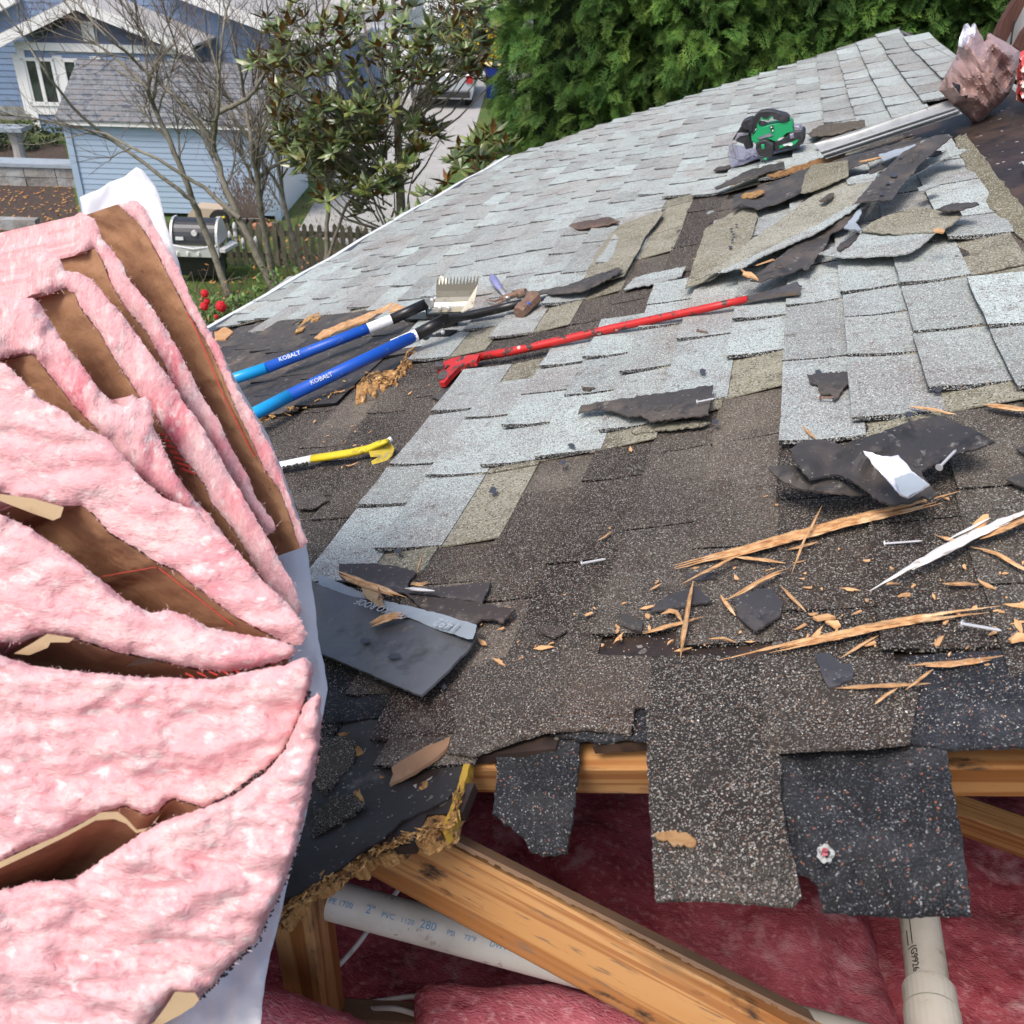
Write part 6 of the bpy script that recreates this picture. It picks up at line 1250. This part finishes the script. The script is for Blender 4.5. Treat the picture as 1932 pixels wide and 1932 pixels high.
# things against the shed
t = empty('wheelbarrow', fac(395, 440, 17.6), 'tan tipped wheelbarrow with a black wheel leaning by the shed', 'wheelbarrow')
mb = MB(); mb.prism([fac(x, y, 17.3) for x, y in [(349,424),(356,402),(366,392),(418,396),(428,420),(420,440),(360,440)]], HD*.4); mb.build('tray', 'tan_plastic', t)
c = fac(414, 414, 17.25); mb = MB(); mb.tube([c-HD*.05, c+HD*.05], .17, 20); wh = mb.build('wheel', 'tyre', t); mb = MB(); mb.tube([c-HD*.07, c-HD*.05], .07, 10); mb.build('hub', 'trim_white', wh)
mb = MB(); mb.tube([fac(396, 422, 17.1), fac(424, 409, 17.1)], .02, 8); mb.build('handle', 'flower_yellow', t)
t = empty('potted_plant', fac(480, 420, 17.8), 'dark leafless potted plant standing against the shed', 'potted plant')
mb = MB(); 
for i in range(90):
    x, y = 455+R(-4, 4), 415; p = fac(x+R(0, 30), 418, 17.8); q = p+HR*R(-.45, .45)+Vector((0, 0, R(.3, .9))); mb.tube([p, p.lerp(q, .5)+HR*R(-.08, .08), q], [.01, .007, .003], 4)
    for _ in range(3): s_ = q+HR*R(-.12, .12)+Vector((0,0,R(-.25, .05))); mb.add([s_, s_+HR*.04, s_+HR*.02+Vector((0,0,.05))], [(0,1,2)])
mb.build('stems', 'twig', t)
p = fac(496, 425, 17.5); mb = MB(); mb.tube([p-Vector((0,0,.25)), p-Vector((0,0,.0)), p+Vector((0,0,.02))], [.13,.19,.20], 14); mb.build('pot', 'terracotta', t)
t = empty('plant_stand', fac(480, 430, 17.6), 'black scrolled iron plant stand against the shed', 'plant stand')
mb = MB()
for xx in (452, 462, 476, 488, 500): 
    b_ = fac(xx, 432, 17.6); mb.tube([b_+HR*(.1*cos(a/6*pi*2))+Vector((0,0,.1*sin(a/6*pi*2)+.1)) for a in range(7)], .018, 6)
a, b = fac(446, 424, 17.6), fac(506, 424, 17.6); mb.tube([a, b], .02, 6); mb.build('frame', 'black_paint', t)
# garage, car, bins, far cottage
DG = 33; gg = empty('white_garage', FP(fa(700, 160, DG)[0], 0, DG), 'white garage half hidden behind the magnolia', 'garage')
q = pf([(640,60),(770,60)], DG); siding([(q[0][0], 0), (q[1][0], 0), (q[1][0], 2.7), (q[0][0], 2.7)], DG, .18, 'wall', 'trim_white', gg)
mb = MB(); mb.prism([FP(q[0][0]-.2, 2.7, DG-.3), FP(q[1][0]+.3, 2.7, DG-.3), FP(q[1][0]+.3, 3.9, DG+3), FP(q[0][0]-.2, 3.9, DG+3)], (0, 0, -.1)); mb.build('roof', 'roof_pale', gg)
mb = MB(); aL = q[0][0]+.4; fbox(aL, aL+.9, 0, 2.05, DG-.06, .05, mb); mb.build('door', 'siding_pale', gg)
mb = MB(); fbox(q[1][0], q[1][0]+.02, 0, 2.7, DG, 5, mb); mb.build('side_wall', 'trim_white', gg)
DC = (gnd(845, 206)-CAM).dot(HD); car = empty('parked_car', FP(fa(838, 200, DC)[0], 0, DC), 'silver car seen from behind on the pale driveway', 'car')
ca = fa(838, 200, DC)[0]; hw = .9
def ring_(z, w_, d0, d1): return [FP(ca-w_, z, DC+d0), FP(ca+w_, z, DC+d0), FP(ca+w_, z, DC+d1), FP(ca-w_, z, DC+d1)]
mb = MB(); lv = [ring_(.28,.84,.08,4.3), ring_(.55,.91,.0,4.4), ring_(.92,.91,.02,4.4), ring_(1.0,.88,.08,4.3), ring_(1.5,.70,.45,2.6), ring_(1.58,.62,.6,2.4)]
vs = sum(lv, []); fs = [(k*4+i, k*4+(i+1) % 4, (k+1)*4+(i+1) % 4, (k+1)*4+i) for k in range(5) for i in range(4)]+[(3,2,1,0),(20,21,22,23)]; mb.add(vs, fs); mb.build('body', 'car_silver', car)
mb = MB(); mb.prism([FP(ca-.74, 1.06, DC+.12), FP(ca+.74, 1.06, DC+.12), FP(ca+.62, 1.44, DC+.39), FP(ca-.62, 1.44, DC+.39)], HD*-.02); mb.build('rear_window', 'glass_dark', car)
for s_ in (-1, 1):
    mb = MB(); mb.box(FP(ca+s_*.78, .86, DC+.0), (.2, .05, .22), (HR, HD, Vector((0,0,1)))); mb.build('tail_light', 'tail_red', car)
    mb = MB(); b = FP(ca+s_*.72, .31, DC+.8); mb.tube([b-HR*.11, b+HR*.11], .31, 18); wq = mb.build('wheel', 'tyre', car)
mb = MB(); mb.box(FP(ca, .42, DC-.03), (1.6, .08, .16), (HR, HD, Vector((0,0,1)))); mb.build('bumper', 'black_plastic', car)
mb = MB(); mb.box(FP(ca, .72, DC-.02), (.32, .03, .16), (HR, HD, Vector((0,0,1)))); mb.build('number_plate', 'trim_white', car)
def bin_(px, py, lab, bm, lm):
    p = gnd(px, py); t = empty('wheelie_bin', p, lab, 'bin', 'wheelie bins by the driveway'); mb = MB()
    mb.prism([p+HR*-.24, p+HR*.24, p+HR*.24+HD*.45, p+HR*-.24+HD*.45], (0, 0, .1)); vs = [p+HR*x*.24+HD*(.24+y*.24)+Vector((0,0,.1)) for x, y in ((-1,-1),(1,-1),(1,1),(-1,1))]+[p+HR*x*.30+HD*(.24+y*.30)+Vector((0,0,.95)) for x, y in ((-1,-1),(1,-1),(1,1),(-1,1))]
    mb.add(vs, [(0,1,5,4),(1,2,6,5),(2,3,7,6),(3,0,4,7),(4,5,6,7)]); mb.build('tub', bm, t); mb = MB(); mb.rbox(p+HD*.24+Vector((0,0,.99)), (.66, .66, .07), .02, (HR, HD, Vector((0,0,1)))); mb.build('lid', lm, t)
bin_(932, 186, 'blue wheelie bin with a pale yellow lid beside the driveway', 'bin_blue', 'bin_lid'); bin_(956, 184, 'pale grey bin half hidden by the cedar hedge', 'trim_white', 'siding_pale')
DF2 = 62; ct = empty('white_cottage', FP(fa(900, 30, DF2)[0], 0, DF2), 'white house across the road, mostly hidden by leaves', 'house')
q = pf([(560,30),(985,30)], DF2); siding([(q[0][0], 0), (q[1][0], 0), (q[1][0], 5.0), (q[0][0], 5.0)], DF2, .22, 'wall', 'trim_white', ct)
for xx in (700, 800, 930): A0 = fa(xx, 20, DF2)[0]; mb = MB(); fbox(A0, A0+1.1, 2.2, 3.8, DF2-.08, .05, mb); w_ = mb.build('window', 'siding_blue', ct); mb = MB(); fbox(A0+.1, A0+1.0, 2.3, 3.7, DF2-.1, .03, mb); mb.build('pane', 'glass_dark', w_)
mb = MB(); mb.prism([FP(q[0][0]-.5, 5, DF2-.5), FP(q[1][0]+.5, 5, DF2-.5), FP(q[1][0]+.5, 8, DF2+5), FP(q[0][0]-.5, 8, DF2+5)], (0, 0, -.1)); mb.build('roof', 'roof_slate', ct)
# ------------------------------------------------------------------ plants
def leaf(mb, p, d, up, L, W, fold, col, back=False):
    s_ = d.cross(up).normalized(); n_ = s_.cross(d).normalized(); m1 = p+d*L*.45; tip = p+d*L-n_*L*.12
    mb.add([p, m1+s_*W*.5+n_*fold, tip, m1-s_*W*.5+n_*fold, m1], [(0,1,4),(1,2,4),(4,2,3),(0,4,3)] if not back else [(0,4,1),(1,4,2),(4,3,2),(0,3,4)], col)
def rv(): return Vector((R(-1,1), R(-1,1), R(-1,1))).normalized()
SPRAY = []
for _s in range(10):
    q_ = []
    def quad(a, b, w_):
        d_ = np.array(b)-np.array(a); n_ = np.array([-d_[1], d_[0], 0]); n_ = n_/(np.linalg.norm(n_)+1e-9)*w_; m_ = np.array(a)+d_*.5; q_.extend([np.array(a), m_+n_, np.array(b), m_-n_])
    for i in range(6):
        t_ = .05+.15*i
        for sg in (-1, 1):
            ll = .55*(1-t_*.75)*R(.75, 1.25); a = (t_, 0, 0); e = (t_+ll*.72, sg*ll*.62, R(-.06, .06)); quad(a, e, .017)
            if i < 5:
                for u_ in (.35, .62):
                    g = np.array(a)+(np.array(e)-np.array(a))*u_; quad(g, g+np.array([ll*.42, sg*ll*R(-.05, .12), R(-.05, .02)]), .015); quad(g, g+np.array([ll*.08, sg*ll*.40, R(-.05, .02)]), .015)
    quad((0, 0, 0), (1.05, 0, 0), .014); SPRAY.append(np.array(q_))
# cedar hedge: drooping fans of narrow leaflets
def cedar(px, D, rad, hgt, n, label):
    base = gnd(px, 300); base = CAM+Vector((0,0,-5))+HD*D+HR*fa(px, 300, D)[0]; t = empty('cedar_tree', base, label, 'cedar tree', 'cedars of the tall hedge')
    mb = MB(); mb.tube([base, base+Vector((0,0,hgt*.6)), base+Vector((0,0,hgt))], [.16,.1,.02], 8); mb.build('trunk', 'bark', t)
    mb = MB(); so_ = R(0, 50)
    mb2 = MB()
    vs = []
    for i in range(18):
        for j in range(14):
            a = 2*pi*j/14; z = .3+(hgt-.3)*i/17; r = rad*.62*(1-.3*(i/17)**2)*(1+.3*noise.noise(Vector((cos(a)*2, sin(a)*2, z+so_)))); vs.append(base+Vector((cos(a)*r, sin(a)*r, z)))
    mb2.add(vs, [(i*14+j, i*14+(j+1) % 14, (i+1)*14+(j+1) % 14, (i+1)*14+j) for i in range(17) for j in range(14)], (.10,.12,.10)); mb2.build('inner_shade_shell', 'cedar', t)  # closed shell in a near-black leaf tint, standing for shade between the sprays
    k = 0; Vl = []; Cl = []
    while k < n:
        a = R(0, 2*pi); z = R(.3, hgt)
        dr = Vector((cos(a), sin(a), 0))
        if dr.dot(-HD) < -.35 and R(0, 1) < .85: continue
        cl = noise.noise(Vector((cos(a)*2.6+so_, sin(a)*2.6, z*2.0)))+.45*noise.noise(Vector((cos(a)*7+so_, sin(a)*7, z*5)))
        if cl < -.32 and R(0, 1) < .5: continue
        dpt = R(0, 1)**1.6
        r = rad*(1-.25*(z/hgt)**3)*(.92+.26*cl-.34*dpt); p = base+dr*r+Vector((0,0,z))
        d = (dr*R(.5, 1)+Vector((0,0,R(-.7, .45)))+rv()*.5).normalized(); s_ = d.cross(Vector((0,0,1))).normalized(); nn = s_.cross(d); tw = R(-1.1, 1.1); s_ = (s_*cos(tw)+nn*sin(tw)).normalized(); n2 = s_.cross(d)
        q = max(.4, .95+.8*cl-.45*dpt+R(-.12, .3)); L = R(.13, .25)
        T = SPRAY[random.randrange(len(SPRAY))]
        M = np.array([[d.x, s_.x, n2.x], [d.y, s_.y, n2.y], [d.z, s_.z, n2.z]]); W = T @ M.T * L; W[:, 2] -= (T[:, 0]**2)*L*.35
        Vl.append(W+np.array(p)); Cl.append(np.tile([[q*R(.95, 1.25), q, q*.8]], (len(T)//4, 1))); k += 1
    V = np.concatenate(Vl); Fc = np.arange(len(V)).reshape(-1, 4); fastmesh('crown', V, Fc, np.concatenate(Cl), 'cedar', t)
random.seed(21)
labs = ['leftmost cedar of the hedge, its edge against the driveway', 'second cedar of the hedge from the left', 'middle cedar of the hedge behind the roof, left of the saw', 'fourth cedar of the hedge, right above the circular saw', 'fifth cedar of the hedge behind the roof peak', 'rightmost cedar of the hedge behind the foil bag']
for (px, D, rd, nn), lb in zip(((1110,10.6,1.12,1500),(1290,10.3,1.1,1500),(1470,10.2,1.15,1500),(1640,10.1,1.1,1400),(1800,9.9,1.1,1300),(1985,9.6,1.15,1100)), labs): cedar(px, D, rd, 5.6, int(nn*4.4), lb)
# magnolia
random.seed(5)
def magnolia(px, D, blobs, label, n, th_=4.6):
    base = CAM+Vector((0,0,-5))+HD*D+HR*fa(px, 300, D)[0]; t = empty('magnolia_tree', base, label, 'magnolia tree'); mb = MB(); lb = MB(); bk = MB()
    mb.tube([base, base+Vector((.1,0,1.0*th_/4.6)), base+Vector((.05,.1,2.6*th_/4.6)), base+Vector((.1,0,th_))], [.10,.08,.05,.02], 8)
    for _ in range(n):
        x0, y0, rx, ry, wt = random.choice(blobs); a = R(0, 2*pi); q = sqrt(R(0, 1)); x, y = x0+cos(a)*rx*q, y0+sin(a)*ry*q; p = fac(x, y, D+R(-1.1, 1.1))
        core = base+Vector((0,0,max(.5, min(th_-.2, (p.z)*.7)))); mb.tube([core.lerp(p, .35)+rv()*.1, core.lerp(p, .7)-Vector((0,0,.1)), p], [.016,.011,.006], 5) if R(0, 1) < .3 else None
        ax = (rv()*.5+Vector((0,0,.9))+(p-core).normalized()*.5).normalized(); sx = ax.orthogonal().normalized(); sy = ax.cross(sx); nl = random.randint(7, 11); br = R(0, 1) < .3; wc = R(.6, 1.5)
        for i in range(nl):
            an = 2*pi*i/nl*1.62+R(-.3, .3); ra = sx*cos(an)+sy*sin(an); op = R(.35, 1.35); d = (ax*cos(op)+ra*sin(op)-Vector((0,0,R(0, .35)))).normalized(); L = R(.13, .23); W = L*.36; c = R(.7, 1.5)*wc
            leaf(lb, p, d, ax, L, W, -.012, (c*R(.9, 1.2), c, c*R(.75, 1)))
            o_ = -d.cross(ax).cross(d).normalized()*.004*(1 if d.cross(ax).cross(d).dot(ax) > 0 else -1)
            c2 = R(.6, 1.35); leaf(bk, p+o_, d, ax, L*.98, W*.96, -.012, (c2, c2*R(.8, 1.1), c2*.8), True)
    mb.build('branches', 'bark', t); lb.build('leaves', 'magnolia', t); bk.build('leaf_undersides', 'magnolia_back', t)
magnolia(740, 12.6, [(520,120,50,60,1),(600,230,60,40,1),(930,40,60,40,1),(560,260,40,40,1),(620,100,60,50,1),(900,120,40,30,1),(640,340,70,50,1),(690,380,60,35,1),(610,270,60,50,1),(730,300,60,60,1),(670,200,70,60,1),(560,60,70,60,1),(700,40,120,60,1),(840,40,90,50,1),(640,150,90,70,1),(760,170,70,60,1),(850,150,80,60,1),(560,190,50,50,1),(640,260,80,60,1),(700,230,80,50,1),(900,60,50,50,1),(600,300,50,40,1),(700,330,60,40,1),(800,260,40,30,1),(760,110,80,40,1),(850,100,60,50,1)], 'tall magnolia with glossy dark leaves and rusty undersides between house and hedge', 450)
magnolia(880, 10.4, [(900,350,70,50,1),(840,390,60,40,1),(950,310,40,45,1),(980,370,30,40,1),(790,440,40,30,1),(880,300,30,30,1),(915,270,25,25,1)], 'lower magnolia bough reaching over the far eave of the roof', 110, 1.6)
# bare trees
random.seed(11)
def twigs(mb, p, d, L, r, dep_, mb_t):
    pts = [p]; k = 5; q = p; dd = d
    for i in range(k): dd = (dd+rv()*.16+Vector((0,0,.05))).normalized(); q = q+dd*L/k; pts.append(q)
    (mb if r > .007 else mb_t).tube(pts, [r*(1-.6*i/k) for i in range(k+1)], 5 if r > .007 else 3, cap=False)
    if dep_ > 0:
        for i in range(random.randint(4, 6) if dep_ > 1 else random.randint(3, 5)):
            j = random.randint(1, k); nd = (dd*.9+rv()*.75+Vector((0,0,.15))).normalized(); twigs(mb, pts[j], nd, L*R(.45, .75), r*.5, dep_-1, mb_t)
def bare(trunks, D, label, r0, nt=14, L=1.0, dp=2):
    x, y = trunks[0][0]; base = gnd(x, y); base = fac(x, y, D); g0 = Vector((base.x, base.y, 0)); t = empty('bare_tree', g0, label, 'bare tree', 'bare multi stemmed trees behind the roof'); mb = MB(); mt = MB()
    for ti, tr in enumerate(trunks):
        Dt = D+R(-.1, .1); P = [fac(x, y, Dt+i*R(-.12, .12)) for i, (x, y) in enumerate(tr)]
        if ti == 0: P = [Vector((P[0].x, P[0].y, min(-.02, P[0].z)))]+P
        m_ = len(P); ra = r0*.72*(1 if ti == 0 else .55); rad = [max(.008, ra*(1-.85*i/(m_-1))) for i in range(m_)]
        S_ = []; RR = []
        for i in range(m_-1):
            for k in range(4): S_.append(P[i].lerp(P[i+1], k/4)+rv()*.012); RR.append(rad[i]+(rad[i+1]-rad[i])*k/4)
        S_.append(P[-1]); RR.append(rad[-1]); mb.tube(S_, RR, 8, cap=False)
        for _ in range(nt if ti == 0 else nt*2//3):
            j = random.randint(len(S_)//3, len(S_)-1); d = (S_[min(j+1, len(S_)-1)]-S_[max(0, j-1)]).normalized(); twigs(mb, S_[j], (d+rv()*.7).normalized(), L*R(.6, 1.2), RR[j]*.42+.003, dp, mt)
    mb.build('trunk', 'bark', t, smooth=True); mt.build('twigs', 'twig', t)
bare([C(1, [(1290,1650),(1130,1240),(1060,1050),(960,800),(870,600),(830,500),(740,400),(560,260),(300,-60)]), C(1, [(1100,1150),(1000,1060),(640,800),(400,600),(240,380),(130,200),(0,20)]), C(1, [(830,500),(900,300),(780,150),(760,-40)])], 14.0, 'leftmost bare tree, its trunk passing right behind the grill', .085)
bare([C(1, [(1560,1660),(1350,1230),(1270,1050),(1200,810),(1230,640),(1250,200),(1310,-60)]), C(1, [(1350,1230),(1150,1060),(900,900),(600,760),(300,690),(0,640)]), C(1, [(1200,810),(1050,600),(800,380),(600,200),(380,-40)]), C(1, [(1230,640),(1400,560),(1480,450),(1600,200),(1660,-50)])], 13.6, 'bare tree with the thickest fork, leaning left in front of the shed', .09)
bare([C(1, [(1550,1600),(1470,1200),(1450,980),(1420,800),(1380,560),(1340,300),(1250,-40)]), C(1, [(1460,1000),(1560,930),(1700,880),(1900,810)]), C(1, [(1450,960),(1500,800),(1620,640),(1700,460),(1760,260),(1860,0)]), C(1, [(1420,800),(1300,640),(1180,520),(1000,300),(900,-30)])], 14.4, 'upright bare tree at the right corner of the shed', .085)
bare([C(1, [(1730,1560),(1640,1300),(1590,1080),(1560,820),(1530,560),(1530,300),(1500,-40)]), C(1, [(1560,820),(1420,700),(1300,560),(1180,400),(1060,200)]), C(1, [(1590,1080),(1500,940),(1440,900)])], 14.9, 'slim bare tree in front of the shed\'s white side', .075)
bare([C(1, [(1840,1480),(1850,1200),(1840,900),(1850,600),(1820,300),(1780,-40)]), C(1, [(1850,900),(1950,800),(2100,760),(2300,640)]), C(2, [(100,1500),(200,1200),(290,1050),(440,880),(450,600),(420,300),(440,0)])], 13.0, 'rightmost bare tree, thin stems in front of the magnolia', .06)
# brush and dry leaves along the eave
random.seed(13)
def brush(px, py, D, n, spread, h_, label, leaves=60, cat='shrub', nm='dry_shrub'):
    b = fac(px, py, D); b.z = 0; t = empty(nm, b, label, cat); mt = MB(); lf = MB()
    for _ in range(n):
        p = b+HR*R(-spread, spread)+HD*R(-.5, .5); d = (Vector((0,0,1))+rv()*.8).normalized(); q = p; pts = [p]
        for i in range(5): d = (d+rv()*.3).normalized(); q = q+d*h_/5*R(.7, 1.2); pts.append(q)
        mt.tube(pts, [.010,.009,.008,.006,.005,.003], 4, cap=False)
        for _ in range(3):
            j = random.randint(1, 5); e = (rv()+Vector((0,0,.4))).normalized(); mt.tube([pts[j], pts[j]+e*.18+rv()*.03, pts[j]+e*.38], [.005,.004,.002], 3, cap=False)
            if R(0, 1) < leaves/100: leaf(lf, pts[j]+e*.38, rv(), Vector((0,0,1)), R(.05,.09), .045, -.01, (R(.7,1.4),)*3)
    mt.build('stems', 'twig', t); lf.build('dead_leaves', 'dry_leaf', t)
brush(640, 480, 13.2, 55, .55, 1.3, 'tangle of dry stems with a few tan leaves, left of two beyond the eave', 50)
brush(735, 440, 13.0, 60, .6, 1.4, 'tangle of dry stems with a few tan leaves, right of two beyond the eave', 45)
brush(400, 560, 12.4, 14, .5, .9, 'sparse dry twigs beside the red flowers', 60)
# camellia with red flowers
p0 = fac(455, 640, 11.8); p0.z = 0; t = empty('camellia_bush', p0, 'green camellia bush with red flowers at the corner of the eave', 'bush'); lb = MB(); sb = MB()
for _ in range(430):
    x, y = (R(383, 470), R(560, 660)) if R(0, 1) < .6 else (R(440, 565), R(500, 650))
    if y < 560+(x-440)*-.3 and R(0, 1) < .5: continue
    p = fac(x, y, 11.8+R(-.35, .35)); sb.tube([p0.lerp(p, .5)+rv()*.06, p], [.008, .004], 4) if R(0, 1) < .3 else None
    for _ in range(3): c = R(.55, 1.7); leaf(lb, p, (rv()+Vector((0,0,.2))).normalized(), (rv()+Vector((0,0,1.5))).normalized(), R(.06, .10), .04, -.006, (c, c, c))
sb.build('stems', 'twig', t); lb.build('leaves', 'shrub_leaf', t)
for (x, y, r) in ((387,553,.062),(386,577,.065),(418,577,.085),(408,597,.035),(391,568,.05)):
    mb = MB(); c = fac(x, y, 11.4); 
    for ring2 in range(3):
        for i in range(6):
            an = 2*pi*i/6+ring2*.5; d = (Vector((cos(an), sin(an), 0)).cross(Vector((0,0,0))) if 0 else (HR*cos(an)+Vector((0,0,1))*sin(an))*(.4+.3*ring2)-HD*(1-.25*ring2)).normalized(); mb.ball(c+d*r*.55, r*.42, 6, 4)
    mb.build('flower', 'flower_red', t)
for (x, y) in ((409,608),(447,599)): mb = MB(); mb.ball(fac(x, y, 11.4), .03, 8, 6); mb.build('bud', 'splinter', t)
# yellow bush, ornamental grass, dark shrubs by the road
def bush(px, py, D, rx, h_, matn, label, n, nm='bush', cat='bush', L=.16):
    b = gnd(px, py); t = empty(nm, b, label, cat); mb = MB(); st2 = MB()
    for _ in range(n):
        d = rv(); p = b+Vector((d.x*rx, d.y*rx, h_*(.5+.5*d.z)))*1.0; p = b+(p-b)*R(.7, 1.05); c = R(.6, 1.3)
        for _ in range(3): leaf(mb, p, rv(), rv(), L*R(.6, 1.2), L*.4, -.01, (c, c, c))
    for _ in range(12): st2.tube([b, b+Vector((R(-rx, rx)*.7, R(-rx, rx)*.7, h_*.8))], [.02, .008], 4)
    mb.build('foliage', matn, t); st2.build('stems', 'twig', t)
mat('yellow_leaf', (.70,.50,.02), .7, tint=True); mat('dark_leaf', (.035,.055,.02), .6, tint=True)
bush(910, 126, 0, 1.3, 1.9, 'yellow_leaf', 'bright yellow flowering bush across the driveway', 900)
bush(862, 124, 0, 1.5, 2.0, 'dark_leaf', 'dark green bush left of the yellow one', 900)
bush(790, 118, 0, 1.8, 3.2, 'dark_leaf', 'dark shrub behind the silver car', 900)
bush(40, 275, 0, 1.0, .5, 'dark_leaf', 'low dark ground shrub along the blue house foundation', 250)
b = gnd(950, 130); t = empty('ornamental_grass', b, 'tall tan dry grass clump left of the hedge', 'grass clump'); mb = MB()
for _ in range(420):
    a = R(0, 2*pi); d = Vector((cos(a), sin(a), 0)); r = R(.1, .9); tip = b+d*r+Vector((0,0,R(1.2, 2.4))); s_ = d.cross(Vector((0,0,1)))*.02; mb.add([b+d*.2-s_, b+d*.2+s_, tip], [(0,1,2)], (R(.7,1.2),)*3)
mat('dry_blade', (.55,.42,.27), .9, tint=True); mb.build('blades', 'dry_blade', t)
# grass blades and fallen leaves (uncountable cover)
mb = MB()
for _ in range(9000):
    p = gnd(R(330, 960), R(330, 640)); 
    a = R(0, 6.28); h_ = R(.03, .08); s_ = Vector((cos(a), sin(a), 0))*.006; c = R(.7, 1.6); mb.add([p-s_, p+s_, p+Vector((R(-.03,.03), R(-.03,.03), h_))], [(0,1,2)], (c, c, c))
mat('blade', (.09,.15,.03), .9, tint=True); g_ = mb.build('grass_blades', 'blade'); g_['kind'] = 'stuff'; g_['label'] = 'short grass of the garden lawn'
mb = MB()
for _ in range(420):
    x, y = (R(-20, 160), R(345, 470)) if R(0, 1) < .65 else (R(330, 800), R(420, 640)); p = gnd(x, y, .03); c = R(.6, 1.4); leaf(mb, p, Vector((R(-1,1), R(-1,1), R(-.1,.4))).normalized(), Vector((0,0,1)), R(.05,.10), .05, -.012, (c, c, c))
g_ = mb.build('fallen_leaves', 'dry_leaf'); g_['kind'] = 'stuff'; g_['label'] = 'tan fallen leaves on the bed and lawn'
